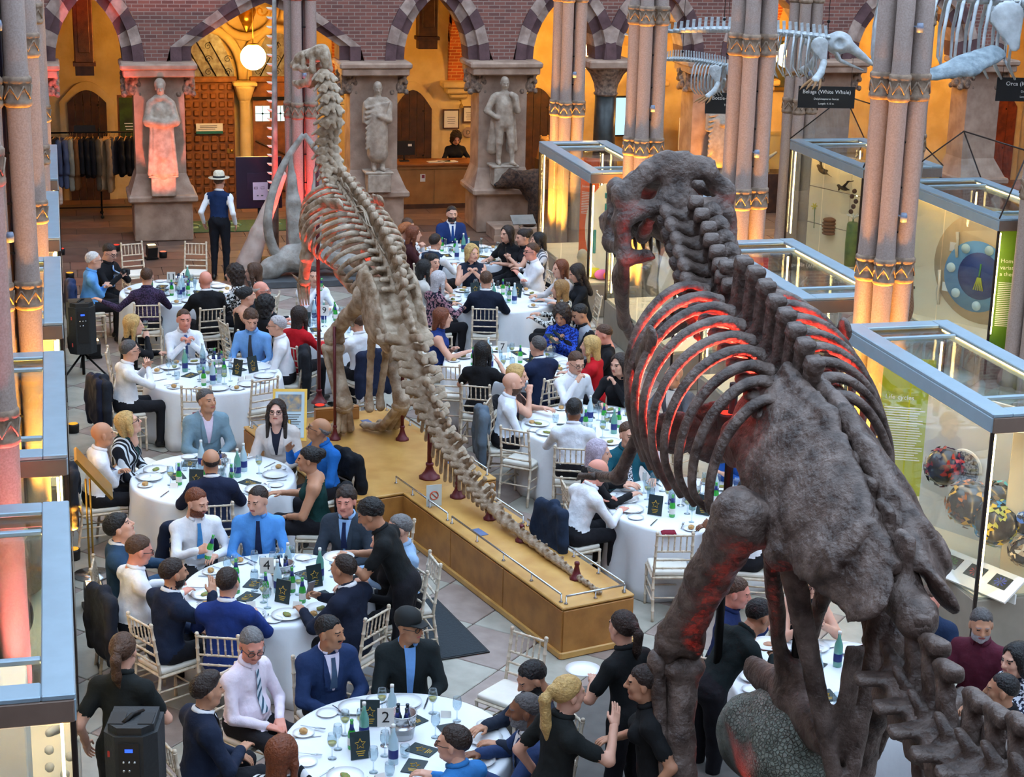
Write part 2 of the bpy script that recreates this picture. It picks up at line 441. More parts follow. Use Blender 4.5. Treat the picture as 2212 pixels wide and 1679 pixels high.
for i in range(len(xs)-1):
    x0, x1 = xs[i], xs[i+1]
    wall.add([(x0,YW,zz[i]),(x1,YW,zz[i+1]),(x1,YW,ZTOP),(x0,YW,ZTOP)], [(0,1,2,3)])
    wall.add([(x0,YB,zz[i]),(x1,YB,zz[i+1]),(x1,YB,ZTOP),(x0,YB,ZTOP)], [(3,2,1,0)])
    wall.add([(x0,YW,zz[i]),(x1,YW,zz[i+1]),(x1,YB,zz[i+1]),(x0,YB,zz[i])], [(3,2,1,0)])
wall_back = wall.obj('wall_back', BRICK); struct(wall_back, 'dark brick arcade wall with striped stone arches')
def voussoirs(x0, x1, h):
    n = 9 if (x1-x0) < 2 else 13
    for ring, (g0, g1, yf) in enumerate(((0.0, 0.19, YW+0.13), (0.19, 0.40, YW-0.03))):
        A = arch_pts(x0, x1, h, 6, g0); B = arch_pts(x0, x1, h, 6, g1)
        for i in range(len(A)-1):
            m = MB(); a, b, c, d = A[i], A[i+1], B[i+1], B[i]
            cx = (a[0]+b[0]+c[0]+d[0])/4; cz = (a[1]+b[1]+c[1]+d[1])/4
            sh = lambda p: (cx+(p[0]-cx)*0.985, cz+(p[1]-cz)*0.985)
            q = [sh(p) for p in (a,b,c,d)]; yo = yf+rr.uniform(-0.006, 0.006)
            vs = [(p[0], yo, p[1]) for p in q]+[(p[0], YB, p[1]) for p in q]
            m.add(vs, [(0,1,2,3),(7,6,5,4),(0,4,5,1),(3,2,6,7),(1,5,6,2),(0,3,7,4)])
            light = (i if i < (len(A)-1)//2 else len(A)-2-i) % 2 == 1
            m.obj('voussoir', STONE_L if light else STONE_D, wall_back)
for (a, b, h) in ARCH:
    if b > -1 and a < 21: voussoirs(a, b, h)

# carved clusters used on capitals
rc = random.Random(5)
def carved(w, h, d, n=14, seed=1):
    r2 = random.Random(seed); P = [rbox((0,0,0), (w*0.42, d*0.42, h*0.5), 0.03)]
    for i in range(n):
        u = r2.uniform(-1,1); v = r2.uniform(-1,1)
        for q in ((u*w*0.5, -d*0.5), (u*w*0.5, d*0.5), (w*0.5, u*d*0.5), (-w*0.5, u*d*0.5)):
            P.append(ell((q[0], q[1], v*h*0.5), (0.05, 0.05, 0.06), k=0.02))
    return sdf_mesh('carved_block', P, 0.022, [CARVED], 0.02)
CORB = carved(0.30, 0.40, 0.45, 10, 2)
def pier(x0, x1, label, statue=True):
    c = (x0+x1)/2; w = x1-x0
    t = E('stone_pier', label, 'pier', (c, YW, 0))
    MB().box((0, 0.10, 0.38), (w-0.18, 1.1, 0.76), bev=0.02).obj('base', STONE, t)
    MB().box((0, 0.08, 0.82), (w+0.02, 1.25, 0.13), bev=0.03).obj('base_moulding', STONE, t)
    m = MB(); hw = w/2-0.03; hs = w/2-0.17
    vs = [(-hw,-0.42,0.88),(hw,-0.42,0.88),(hw,0.62,0.88),(-hw,0.62,0.88),(-hs,-0.12,1.25),(hs,-0.12,1.25),(hs,0.6,1.25),(-hs,0.6,1.25)]
    m.add(vs, [(0,1,5,4),(1,2,6,5),(2,3,7,6),(3,0,4,7),(4,5,6,7)])
    m.obj('splayed_foot', STONE, t)
    MB().box((0, 0.24, 2.15), (hs*2, 0.72, 1.9)).obj('shaft', STONE, t)
    for sx in (-1, 1):
        O('carved_corbel', CORB, t, None, (sx*(w/2-0.14), 0.12, 2.92))
    MB().box((0, 0.10, 3.17), (w+0.04, 1.0, 0.14), bev=0.02).box((0, 0.10, 3.29), (w+0.14, 1.08, 0.12), bev=0.03).obj('abacus', STONE, t)
    return t
pier(-1.3, -0.03, 'pale stone pier behind the pink lit column beside the coat rail')
pier(1.19, 2.47, 'stone pier carrying the red lit robed statue')
pier(5.29, 6.56, 'stone pier carrying the draped statue beside the reception desk')
pier(7.85, 9.16, 'stone pier carrying the statue in a long coat beside the bear')
pier(12.3, 13.45, 'stone pier behind the hanging dolphin skeleton')
pier(15.0, 16.1, 'stone pier behind the beluga skeleton head')
pier(18.4, 19.5, 'stone pier behind the orca flipper')
pier(20.9, 22.0, 'stone pier at the far end of the arcade')
# slim column between the two arches
t = E('arcade_column', 'slim dark marble column with a flared leaf capital', 'column', (10.715, YW+0.2, 0))
MB().box((0,0,0.2), (0.7,0.7,0.4), bev=0.03).lathe([(0.33,0.4),(0.33,0.5),(0.27,0.55),(0.27,0.62)], 20).obj('base', STONE, t)
MB().lathe([(0.23,0.6),(0.225,1.6),(0.215,2.62)], 20).obj('shaft', mat('dark_marble', (52,56,54), 0.35, vscale=8, col2=(34,38,36)), t)
cap = MB().lathe([(0.22,2.62),(0.25,2.66),(0.22,2.70),(0.25,2.85),(0.34,3.05),(0.42,3.14),(0.44,3.2)], 24, wob=lambda w,z: 0.05*math.sin(8*w)*max(0,(z-2.66))*2)
cap.obj('capital', CARVED, t)
MB().box((0,0,3.27), (0.98,0.98,0.16), bev=0.03).obj('abacus', STONE, t)

# ------------------------------------------------------------------ cloister behind the arcade
YR = 38.9
wall_rear = MB().box((10, YR+0.15, 2.6), (34, 0.3, 5.4)).obj('wall_rear', CREAM_STONE); struct(wall_rear, 'warm lit stone rear wall of the entrance cloister')
ceil = MB().box((10, 37.3, 5.35), (34, 3.6, 0.2)).obj('ceiling', CREAM_STONE); struct(ceil, 'vaulted ceiling of the entrance cloister')
# cross ribs: orange brick ribs springing from corbels on the rear wall
ribs = MB()
for k, xc in enumerate((5.95, 8.5, 12.9, 15.55, 18.9)):
    pts = []
    m = MB()
    for i in range(11):
        a = math.pi/2*i/10
        pts.append((YR-0.05-3.0*(1-math.cos(a)), 2.45+2.7*math.sin(a)))
    for i in range(10):
        (ya, za), (yb, zb) = pts[i], pts[i+1]; w = 0.22; th = 0.35
        m.add([(xc-w,ya,za),(xc+w,ya,za),(xc+w,yb,zb),(xc-w,yb,zb),(xc-w,ya+th,za+0.1),(xc+w,ya+th,za+0.1),(xc+w,yb+th*0.3,zb+th),(xc-w,yb+th*0.3,zb+th)],
              [(0,1,2,3),(7,6,5,4),(0,3,7,4),(1,5,6,2)])
    m.obj('vault_rib', ORANGE_BRICK, wall_rear)
    MB().box((xc, YR-0.18, 2.40), (0.8, 0.36, 0.14), bev=0.03).box((xc, YR-0.14, 2.27), (0.6, 0.28, 0.14), bev=0.03).box((xc, YR-0.1, 2.15), (0.4, 0.2, 0.12), bev=0.03).obj('corbel', CREAM_STONE, wall_rear)

def arch_poly(w, hs, ha, n=7):
    """pointed doorway outline, base at 0: half width w, spring hs, apex ha"""
    P = [(-w, 0), (-w, hs)]
    for i in range(1, n): u = i/n; P.append((-w+w*u, hs+(ha-hs)*math.sin(u*math.pi/2)))
    P.append((0, ha)); P += [(-x, z) for x, z in P[-2::-1]]
    return P
def flat_poly(m, poly, y0, y1, mi=0):
    n = len(poly); vs = [(x, y0, z) for x, z in poly]+[(x, y1, z) for x, z in poly]
    m.add(vs, [tuple(range(n)), tuple(range(2*n-1, n-1, -1))]+[((i+1)%n, i, n+i, n+(i+1)%n) for i in range(n)], mi); return m
def iron_hinge(t, z, w):
    m = MB(); m.tube([(-w,-0.06,z),(w*0.5,-0.06,z)], 0.016, 6)
    m.tube([(w*0.5,-0.06,z),(w*0.75,-0.06,z+0.09)], 0.012, 6).tube([(w*0.5,-0.06,z),(w*0.75,-0.06,z-0.09)], 0.012, 6).sphere((w*0.6,-0.06,z), 0.035, 8)
    m.obj('strap_hinge', IRON, t)
def arched_door(num, xc, w, hs, ha, m0, label):
    t = E('door_%d' % num, label, None, (xc, YR-0.01, 0), kind='structure')
    sur = MB(); A = arch_poly(w+0.16, hs+0.02, ha+0.18); 
    flat_poly(sur, A, -0.05, 0.0); sur.obj('surround', CREAM_STONE, t)
    n = 5; P = arch_poly(w, hs, ha)
    for k in range(n):
        xa, xb = -w+2*w*k/n, -w+2*w*(k+1)/n
        def top(x):
            for (p, q) in zip(P[:-1], P[1:]):
                if min(p[0],q[0])-1e-6 <= x <= max(p[0],q[0])+1e-6 and abs(q[0]-p[0]) > 1e-6: return p[1]+(q[1]-p[1])*(x-p[0])/(q[0]-p[0])
            return hs
        pl = [(xa+0.004,0),(xa+0.004,top(xa+0.004)),((xa+xb)/2,top((xa+xb)/2)),(xb-0.004,top(xb-0.004)),(xb-0.004,0)]
        flat_poly(MB(), pl, -0.085, -0.04).obj('plank', m0, t)
    iron_hinge(t, hs*0.45, w*0.9); iron_hinge(t, hs*0.98, w*0.9)
    return t
arched_door(1, 0.56, 0.40, 2.05, 2.32, DARK_DOOR, 'dark arched door behind the coat rail')
arched_door(2, 7.5, 0.42, 1.85, 2.27, DARK_DOOR, 'dark pointed door behind the reception desk')
arched_door(3, 10.3, 0.42, 1.9, 2.3, DARK_DOOR, 'dark arched door with strap hinge beyond the bear')
arched_door(4, 21.5, 0.62, 1.75, 2.35, mat('red_oak_door', (140,60,26), 0.6, vscale=6, col2=(96,40,18)), 'red brown arched door beside the orca sign')
# the pair of great panelled entrance doors
def panel_door(num, x0, x1, z1, label, glazed=False, rot=0):
    t = E('door_%d' % num, label, None, (x0, YR-0.30, 0), rot, kind='structure')
    w = x1-x0
    MB().box((w/2, 0, z1/2), (w, 0.06, z1)).obj('leaf', DOOR_OAK, t)
    MB().box((w/2, -0.02, z1+0.06), (w+0.12, 0.14, 0.12), bev=0.02).obj('head_beam', DOOR_OAK, t)
    if not glazed:
        pm = MB().box((0,0,0), (w/6-0.05, 0.05, 0.13), bev=0.02).mesh('door_panel', [DOOR_OAK])
        for i in range(6):
            for j in range(13): O('door_panel', pm, t, None, (w/12+w/6*i, -0.05, 0.12+(z1-0.12)/13*(j+0.5)))
    else:
        for i in range(3): MB().box((w/6+w/3*i, -0.045, 0.45), (w/3-0.06, 0.04, 0.6), bev=0.01).obj('door_panel', DOOR_OAK, t)
        for i in range(2):
            MB().box((0.2+i*0.38, -0.05, 1.83), (0.30, 0.03, 0.32)).obj('pane', mat('daylight_glow_pane', (200,232,235), 0.3, var=0.05, emit=(200,235,240), estr=0.9), t)  # pane emits to stand in for daylight coming through the glass
            lead = MB().tube([(0.05+i*0.38,-0.07,1.83),(0.35+i*0.38,-0.07,1.83)], 0.006, 5).tube([(0.2+i*0.38,-0.07,1.67),(0.2+i*0.38,-0.07,1.99)], 0.006, 5)
            lead.sphere((0.2+i*0.38,-0.07,1.83), 0.025, 8); lead.obj('glazing_bar', IRON, t)
        MB().box((w/2,-0.05,2.15), (w,0.03,0.07)).obj('iron_strap', IRON, t)
        for i in range(2): MB().tube([(w*0.05,-0.05,0.8+i*0.8-0.35),(w*0.95,-0.05,0.8+i*0.8-0.75)], 0.02, 6).obj('brace', DARK_DOOR, t)
    MB().sphere((w-0.08,-0.09,1.05), 0.04, 8).box((w-0.1,-0.05,1.05), (0.14,0.04,0.1)).obj('door_lock', BRASS, t)
    return t
bd = panel_door(5, 2.54, 3.60, 2.49, 'great oak entrance door covered in small square panels')
s = E('door_notice', 'white notice with a green lower band fixed to the panelled oak door', 'sign', (3.06, YR-0.40, 1.53))
MB().box((0,0,0), (0.56,0.012,0.22)).obj('board', WHITE, s); MB().box((0,-0.008,-0.08), (0.56,0.008,0.055)).obj('green_band', mat('teal_print', (20,104,96), 0.6, var=0), s)
for i in range(3): MB().box((-0.02-(0.04 if i==2 else 0),-0.008,0.06-i*0.035), (0.36,0.004,0.012)).obj('text_line', mat('grey_print', (90,90,90), 0.7, var=0), s)
panel_door(6, 3.99, 4.91, 2.49, 'oak entrance door with two bright glazed panes behind the long necked skeleton', True)
t = E('door_column', 'short gilt stone column with a leafy capital between the entrance doors', 'column', (3.81, YR-0.45, 0))
MB().lathe([(0.16,0),(0.16,0.15),(0.12,0.2),(0.115,2.1),(0.13,2.13)], 14).obj('shaft', CREAM_STONE, t)
MB().lathe([(0.12,2.12),(0.15,2.2),(0.21,2.38),(0.22,2.44)], 20, wob=lambda w,z: 0.08*math.sin(7*w)).obj('capital', CREAM_STONE, t)
MB().box((0,0,2.48), (0.5,0.4,0.09), bev=0.02).obj('abacus', CREAM_STONE, t)
# tympanum: leaded glass with scrolled iron under a round arched tracery
for num, (x0, x1, lab) in enumerate(((2.55,3.62,'leaded fanlight above the panelled oak door'),(4.0,5.05,'leaded fanlight above the glazed oak door'))):
    t = E('window_%d' % (num+1), lab, None, ((x0+x1)/2, YR-0.25, 2.58), kind='structure')
    w = (x1-x0)/2; P = arch_poly(w, 0.15, 1.05)
    flat_poly(MB(), P, 0, 0.03).obj('glazing', mat('leaded_glass', (150,150,150), 0.35, var=0.2, vscale=9, col2=(110,96,90)), t)
    for i in range(4):
        x = -w+2*w*(i+0.6)/4
        sgn = -1 if num == 0 else 1
        m = MB().tube([(x,-0.02,0.02),(max(-w*.9,min(w*.9,x+sgn*0.40)),-0.02,0.75)], 0.012, 5); m.obj('lead_bar', IRON, t)
    for i in range(9):
        x = -w*0.75+1.5*w*(i%3)/2; z = 0.12+0.27*(i//3)
        if abs(x) > w*0.5 and z > 0.5: continue
        m = MB().tube([(x+0.085*(1-k/16)*math.cos(k*0.7),-0.015,z+0.085*(1-k/16)*math.sin(k*0.7)) for k in range(15)], 0.006, 5); m.obj('iron_scroll', IRON, t)
# arched stone tracery ring round the two doors
for xc, rr_ in ((3.08,0.72),(4.52,0.72)):
    P = [(xc+rr_*math.cos(a), YR-0.22, 2.55+1.05*math.sin(a)) for a in [math.pi*i/16 for i in range(17)]]
    MB().tube(P, 0.10, 8).obj('door_arch_moulding', CREAM_STONE, wall_rear)
P = [(3.9+0.62*math.cos(a), YR-0.22, 4.05+0.62*math.sin(a)) for a in [2*math.pi*i/24 for i in range(25)]]
MB().tube(P, 0.09, 8).obj('roundel_moulding', CREAM_STONE, wall_rear)
t = E('gilt_shield', 'gilt shield ornament hanging in the roundel above the entrance', 'ornament', (3.88, YR-0.45, 3.75))
O('shield', sdf_mesh('shield', [cone((0,0,0.2),(0,0,-0.24),0.2,0.02,flat=((0,1,0),3.0)), ell((0,-0.02,0.1),(0.15,0.1,0.15))], 0.02, [GOLD]), t)
for sx in (-1,1):
    MB().tube([(sx*(0.22+0.02*k+0.11*(1-k/14)*math.cos(k*0.75)),0,0.2+0.11*(1-k/14)*math.sin(k*0.75)) for k in range(13)], 0.018, 6).obj('scroll', GOLD, t)
# hanging oak casings in the two side arches
for xc, zb, y_, w_, lab in ((0.52,2.85,37.0,0.38,'tall oak casing hanging above the coat rail'),(7.53,3.30,37.5,0.42,'dark wooden casing hanging above the reception desk')):
    t = E('oak_casing', lab, 'casing', (xc, y_, zb))
    MB().box((0,0,1.1 if xc < 2 else 1.0), (w_,0.3,1.7 if xc < 2 else 1.5), bev=0.02).obj('body', DOOR_OAK if xc < 2 else DARK_DOOR, t)
    MB().box((0,-0.16,1.05), (w_*0.6,0.03,1.2), bev=0.01).obj('front_panel', DOOR_OAK if xc < 2 else DARK_DOOR, t)
    MB().box((0,0,0.22), (w_+0.06,0.34,0.07)).obj('moulding', DOOR_OAK if xc < 2 else DARK_DOOR, t)
    MB().box((0,0,0.09), (w_-0.02,0.28,0.18)).obj('lower_block', DARK_DOOR, t)

# side walls of the court
wl = MB().box((-4.4, 18, 6), (0.3, 45, 12.0)).obj('wall_left', BRICK); struct(wl, 'dark brick side wall beyond the left aisle')
wr = MB().box((24.0, 18, 6), (0.3, 45, 12.0)).obj('wall_right', BRICK); struct(wr, 'dark brick side wall beyond the right aisle')

wf = MB().box((9.8, -4.4, 6), (28.1, 0.3, 12.0)).obj('wall_front_light_block', BRICK); struct(wf, 'unseen brick wall added behind the viewer to block low light')  # out of view; added to keep low sky light from behind the camera out
# ------------------------------------------------------------------ clustered court columns
band_me = {}
def shaft_profile(d, z1):
    r = d/2; P = [(r*1.5,0),(r*1.5,0.12),(r*1.25,0.2),(r*1.3,0.27),(r*1.08,0.34)]
    z = 0.34
    P += [(r*1.02,0.5),(r,2.35),(r*1.12,2.5)]
    P += [(r*1.12,2.5)]
    return P
def ring_band(r):
    m = MB().lathe([(r*1.02,0),(r*1.18,0.02),(r*1.18,0.06),(r*1.1,0.075),(r*1.1,0.22),(r*1.2,0.235),(r*1.2,0.28),(r*1.05,0.3)], 18)
    n = 6
    for i in range(n):
        a0 = 2*math.pi*i/n; 
        pts = []
        for k, zz_ in ((0,0.21),(0.5,0.09),(1,0.21)):
            a = a0+2*math.pi/n*k; pts.append((r*1.14*math.cos(a), r*1.14*math.sin(a), zz_))
        m.tube(pts, 0.014, 5)
    return m
def column(x, y, label, ztop=9.0, d=0.235, tint=None, zb=2.72):
    t = E('clustered_column', label, 'column', (x, y, 0))
    s = 0.20
    for i, (sx, sy) in enumerate(((-0.170,0.085),(-0.085,-0.170),(0.170,-0.085),(0.085,0.170))):
        r = d/2*(0.88 if i == 1 else 1.0)
        key = ('shaft', round(r,4), ztop)
        if key not in band_me:
            m = MB().lathe([(r*1.5,0),(r*1.5,0.12),(r*1.25,0.2),(r*1.3,0.27),(r*1.1,0.34),(r*1.02,0.5),(r,2.3),(r*1.05,zb),(r*1.05,zb+0.3),(r*0.98,zb+0.55),(r*0.97,4.7),(r,4.75),(r,5.05),(r*0.95,5.2),(r*0.94,ztop)], 18)
            band_me[key] = m.mesh('shaft', [SHAFT]); band_me[('band', round(r,4))] = ring_band(r).mesh('zigzag_band', [BAND])
        sh_ = O('shaft', band_me[key], t, None, (sx, sy, 0))
        for z in (zb, 4.75): O('zigzag_band', band_me[('band', round(r,4))], sh_, None, (0, 0, z))
    MB().tube([(0,0,0),(0,0,ztop)], 0.05, 8).obj('core_rod', mat('dark_core', (40,30,48), 0.5, var=0), t)
    for z in (3.45, 5.5): MB().lathe([(0.0,0.0),(0.035,0.0),(0.04,0.06),(0.032,0.10),(0.0,0.10)], 10, (0.03,-0.30,z)).tube([(0.03,-0.30,z+0.05),(0.0,-0.05,z+0.05)], 0.012, 5).obj('spot_fixture', mat('fixture_grey',(120,130,150),0.4,var=0), t)
    for z in (1.1, 1.6, 2.1, 3.3, 3.8, 4.3):
        MB().box((0.0,-0.12,z), (0.22,0.02,0.02)).box((0.0,-0.12,z), (0.03,0.03,0.05)).obj('bracket', IRON, t)
    return t
for i, y in enumerate((18.15, 22.55, 26.95, 31.4)):
    column(8.9, y, ['clustered grey stone column rising beside the skeleton pelvis', 'clustered stone column just beyond the huge dark skull', 'clustered stone column glowing orange at its foot behind the dark skull', 'clustered stone column beside the far glass case with the orange panel'][i])
for i, y in enumerate((13.95, 18.35, 22.75, 27.15, 31.5)):
    column((-0.72,-0.56,-0.50,-0.47,-0.45)[i], y, ['pink lit stone column closest to the camera at the frame edge', 'amber and pink lit stone column beside the tall glass cases', 'second amber lit stone column along the row of glass cases', 'third amber lit stone column along the row of glass cases', 'farthest amber lit stone column beside the coat rail'][i])
column(4.1, 31.55, 'clustered stone column behind the long necked skeleton skull', d=0.21)
column(13.4, 26.95, 'shadowed stone column behind the tall bird case', d=0.24)
column(13.4, 31.4, 'shadowed stone column behind the beluga skeleton', d=0.24)
column(13.4, 22.55, 'shadowed stone column with a leafy capital below the orca flipper', d=0.24)
# ------------------------------------------------------------------ people
def fabric(col, rough=0.85, var=0.05): return mat('fabric_%d_%d_%d' % tuple(col), col, rough, var=var, vscale=14, bump=0.55, bscale=15, spec=0.25)
def pattern_fabric(name, c1, c2, scale=26, lo=0.48, hi=0.52):
    if name in MATS: return MATS[name]
    m = mat(name, c1, 0.85, vscale=scale, col2=c2, detail=1.0, spec=0.25)
    for n in m.node_tree.nodes:
        if n.type == 'VALTORGB': n.color_ramp.elements[0].position = lo; n.color_ramp.elements[1].position = hi
    return m
def stripe_fabric(name, c1, c2, scale=18, diag=0.0, axis='X'):
    if name in MATS: return MATS[name]
    m = mat(name, c1, 0.85, var=0, spec=0.25); N = m.node_tree.nodes; L = m.node_tree.links; b = N['Principled BSDF']
    tc = N.new('ShaderNodeTexCoord'); mp = N.new('ShaderNodeMapping'); mp.inputs['Rotation'].default_value = (0, diag, 0)
    wv = N.new('ShaderNodeTexWave'); wv.bands_direction = axis; wv.inputs['Scale'].default_value = scale; rp = N.new('ShaderNodeValToRGB')
    rp.color_ramp.interpolation = 'CONSTANT'; rp.color_ramp.elements[0].color = (*lin(c1), 1); rp.color_ramp.elements[1].color = (*lin(c2), 1); rp.color_ramp.elements[1].position = 0.62
    L.new(tc.outputs['Object'], mp.inputs[0]); L.new(mp.outputs[0], wv.inputs['Vector']); L.new(wv.outputs['Fac'], rp.inputs[0]); L.new(rp.outputs[0], b.inputs['Base Color'])
    return m
SKIN = {'pale': (226,176,156), 'fair': (216,164,140), 'pink': (222,150,130), 'tan': (190,138,108), 'olive': (176,126,94), 'brown': (126,82,58), 'dark': (92,58,42)}
HAIRC = {'black': (18,16,18), 'darkbrown': (44,30,24), 'brown': (82,54,36), 'auburn': (120,62,34), 'ginger': (168,96,50), 'blonde': (206,168,104), 'darkblonde': (158,118,70), 'grey': (120,118,118), 'silver': (196,192,196), 'white': (220,218,216), 'salt': (84,80,80), 'lilac': (190,178,196)}
def skin_mat(k): return mat('skin_'+k, SKIN[k], 0.5, var=0.05, vscale=10, spec=0.35)
def hair_mat(k): return mat('hair_'+k, HAIRC[k], 0.45, var=0.14, vscale=45, bump=0.8, bscale=70, spec=0.4)
LIPM = mat('lips', (176,92,84), 0.5, var=0); EYEM = mat('eyes', (46,34,30), 0.25, var=0)
SHOE = mat('black_leather', (16,15,15), 0.35, var=0.1)

def head_prims(f):
    w = 0.96 if f else 1.0
    P = [ell((0,-0.012,0.03), (0.077*w,0.098,0.089)), ell((0,0.028,-0.03), (0.061*w,0.066,0.085), k=0.03),
         cone((-0.034*w,0.03,-0.078), (0.034*w,0.03,-0.078), 0.030, 0.030, k=0.03), ell((0,0.070,-0.096), (0.022,0.02,0.018), k=0.02),
         cone((-0.036,0.083,0.024), (0.036,0.083,0.024), 0.011, 0.011, k=0.02),
         cone((0,0.094,0.014), (0,0.115,-0.026), 0.008, 0.0125, k=0.012), cone((-0.012,0.1,-0.028), (0.012,0.1,-0.028), 0.009, 0.009, k=0.01),
         ell((0.031,0.102,0.004), (0.017,0.016,0.011), k=0.012, sub=True), ell((-0.031,0.102,0.004), (0.017,0.016,0.011), k=0.012, sub=True),
         ell((0.031,0.079,0.004), (0.013,0.0125,0.010), k=0.003), ell((-0.031,0.079,0.004), (0.013,0.0125,0.010), k=0.003),
         cone((-0.019,0.088,-0.050), (0.019,0.088,-0.050), 0.0075, 0.0075, k=0.008), cone((-0.015,0.088,-0.060), (0.015,0.088,-0.060), 0.0085, 0.0085, k=0.008),
         ell((0.040*w,0.062,-0.022), (0.022,0.022,0.024), k=0.02), ell((-0.040*w,0.062,-0.022), (0.022,0.022,0.024), k=0.02),
         ell((0.079*w,-0.006,-0.006), (0.011,0.02,0.033), k=0.008), ell((-0.079*w,-0.006,-0.006), (0.011,0.02,0.033), k=0.008),
         cone((0,-0.018,-0.07), (0,-0.035,-0.19), 0.053*w, 0.056*w, k=0.03)]
    return P
HEADS = {}
for f in (0, 1):
    for lod, vx in ((0, 0.0073), (1, 0.0115)): HEADS[f, lod] = nets(head_prims(f), vx, 0.01)
def hand_prims(curl):
    P = [rbox((0,0.047,0), (0.038,0.046,0.014), 0.012, k=0.01), cone((0,-0.05,0), (0,0.012,0), 0.027, 0.029, k=0.02, flat=((0,0,1),1.25))]
    for x, L, da in ((-0.029,0.074,0.06),(-0.0098,0.084,0.02),(0.0098,0.079,-0.02),(0.028,0.062,-0.07)):
        p = np.array([x, 0.088, 0.0]); a = 0.0
        for s in range(3):
            a += R(curl)*(0.7 if s == 0 else 1.0); l = L*(0.45, 0.32, 0.23)[s]
            q = p+l*np.array([-da*math.cos(a), math.cos(a), -math.sin(a)]); P.append(cone(p, q, 0.0095-0.0008*s, 0.0088-0.0008*s, k=0.004)); p = q
    c = R(curl)*0.5
    P += [cone((-0.028,0.018,-0.006), (-0.054,0.048,-0.014), 0.013, 0.0105, k=0.012), cone((-0.054,0.048,-0.014), (-0.054+0.02*math.sin(c),0.078,-0.02-0.02*math.sin(c)), 0.0105, 0.009, k=0.004)]
    return P
HANDS = {}
for nm, c in (('relax', 22), ('grip', 62), ('flat', 8)):
    for lod, vx in ((0, 0.007), (1, 0.0105)): HANDS[nm, lod] = nets(hand_prims(c), vx, 0.006)

# hair styles, in head space
def planeclip(a, b): return lambda P: (a+b*P[..., 1])-P[..., 2]+0.006*np.sin(P[..., 0]*95)+0.005*np.sin(P[..., 0]*150+P[..., 1]*60)
CR = ell((0,-0.014,0.034), (0.084,0.106,0.095))
def strands(seed, amp=0.003):
    return lambda P: amp*np.sin(P[..., 0]*190+seed+2*np.sin(P[..., 2]*30))*np.sin(P[..., 1]*160+1.5*np.sin(P[..., 2]*25))
def curls(amp, s): 
    return lambda P: amp*np.sin(P[..., 0]*s)*np.sin(P[..., 1]*s+1)*np.sin(P[..., 2]*s+2)
HAIRS = {}
def hair_style(nm, prims, clip=None, warp=None, vox=0.0085, k=0.02):
    w0 = warp
    if clip is not None and nm in ('short','crop','quiff','thick','fringe','balding','bun'): warp = lambda P: w0(P)+0.009*np.clip((clip(P)+0.026)/0.026, 0, 1)
    HAIRS[nm] = sdf_mesh('hair_'+nm, prims, vox, [hair_mat('brown')], k, warp, clip)
hair_style('short', [CR], planeclip(0.022,0.72), strands(1))
hair_style('crop', [ell((0,-0.014,0.033), (0.0805,0.102,0.0925))], planeclip(0.018,0.72), strands(2, 0.0015))
hair_style('quiff', [CR, ell((0,0.03,0.105), (0.066,0.065,0.036), k=0.03)], planeclip(0.020,0.72), strands(3))
hair_style('thick', [ell((0,-0.014,0.04), (0.091,0.113,0.103))], planeclip(0.012,0.62), curls(0.006, 95))
hair_style('fringe', [ell((0,-0.012,0.036), (0.089,0.111,0.1)), ell((0,0.07,0.06), (0.06,0.035,0.03), k=0.02)], planeclip(0.0,0.5), strands(5))
hair_style('balding', [ell((0,-0.014,0.03), (0.0815,0.103,0.085))], lambda P: np.maximum((0.02+0.72*P[..., 1])-P[..., 2], P[..., 2]-0.062+0.25*np.abs(P[..., 1])), strands(6, 0.0015))
def longprims(zend, w=0.078, fr=0.0):
    P = [ell((0,-0.014,0.036), (0.088,0.110,0.1)), cone((0,-0.055,0.03), (0,-0.085,zend), w, w*0.85, flat=((0,1,0),1.5), k=0.04)]
    for s in (-1, 1): P += chain([(s*0.068,0.02,0.05), (s*0.084,0.005,-0.05), (s*0.088,-0.01+fr,zend*0.85)], [0.026,0.026,0.018], k=0.025)
    return P
def faceclip(P):   # keep the face free of hair
    x, y, z = P[..., 0], P[..., 1], P[..., 2]
    face = np.sqrt((x/0.060)**2+((z+0.03)/0.115)**2)-1
    return np.where(y > 0.03, -face*0.06, -1.0)
hair_style('long', longprims(-0.30), faceclip, strands(7, 0.003), 0.0105)
hair_style('mid', longprims(-0.19), faceclip, strands(8, 0.003), 0.0105)
hair_style('bob', longprims(-0.11, 0.08), faceclip, strands(9, 0.004), 0.0095)
hair_style('curly', [ell((0,-0.02,0.03), (0.112,0.125,0.125)), ell((0,-0.05,-0.09), (0.105,0.085,0.10), k=0.05)], faceclip, curls(0.012, 80), 0.0105)
hair_style('tail', [CR, ell((0,-0.118,0.05), (0.03,0.025,0.03))]+chain([(0,-0.12,0.05), (0,-0.155,0.0), (0,-0.15,-0.11), (0.01,-0.13,-0.2)], [0.022,0.033,0.03,0.012], k=0.02), lambda P: np.where(P[..., 1] > -0.1, (0.016+0.66*P[..., 1])-P[..., 2], -1.0), strands(10), 0.0095)
hair_style('longtail', [CR, ell((0,-0.118,0.055), (0.03,0.025,0.03))]+chain([(0,-0.12,0.055), (0,-0.165,0.0), (0,-0.15,-0.18), (0.01,-0.12,-0.34)], [0.022,0.035,0.035,0.012], k=0.02), lambda P: np.where(P[..., 1] > -0.1, (0.016+0.66*P[..., 1])-P[..., 2], -1.0), strands(11), 0.0095)
hair_style('bun', [CR, ell((0,-0.115,0.06), (0.05,0.045,0.05), k=0.01)], planeclip(0.010,0.6), strands(12))
GLASSES = MB()
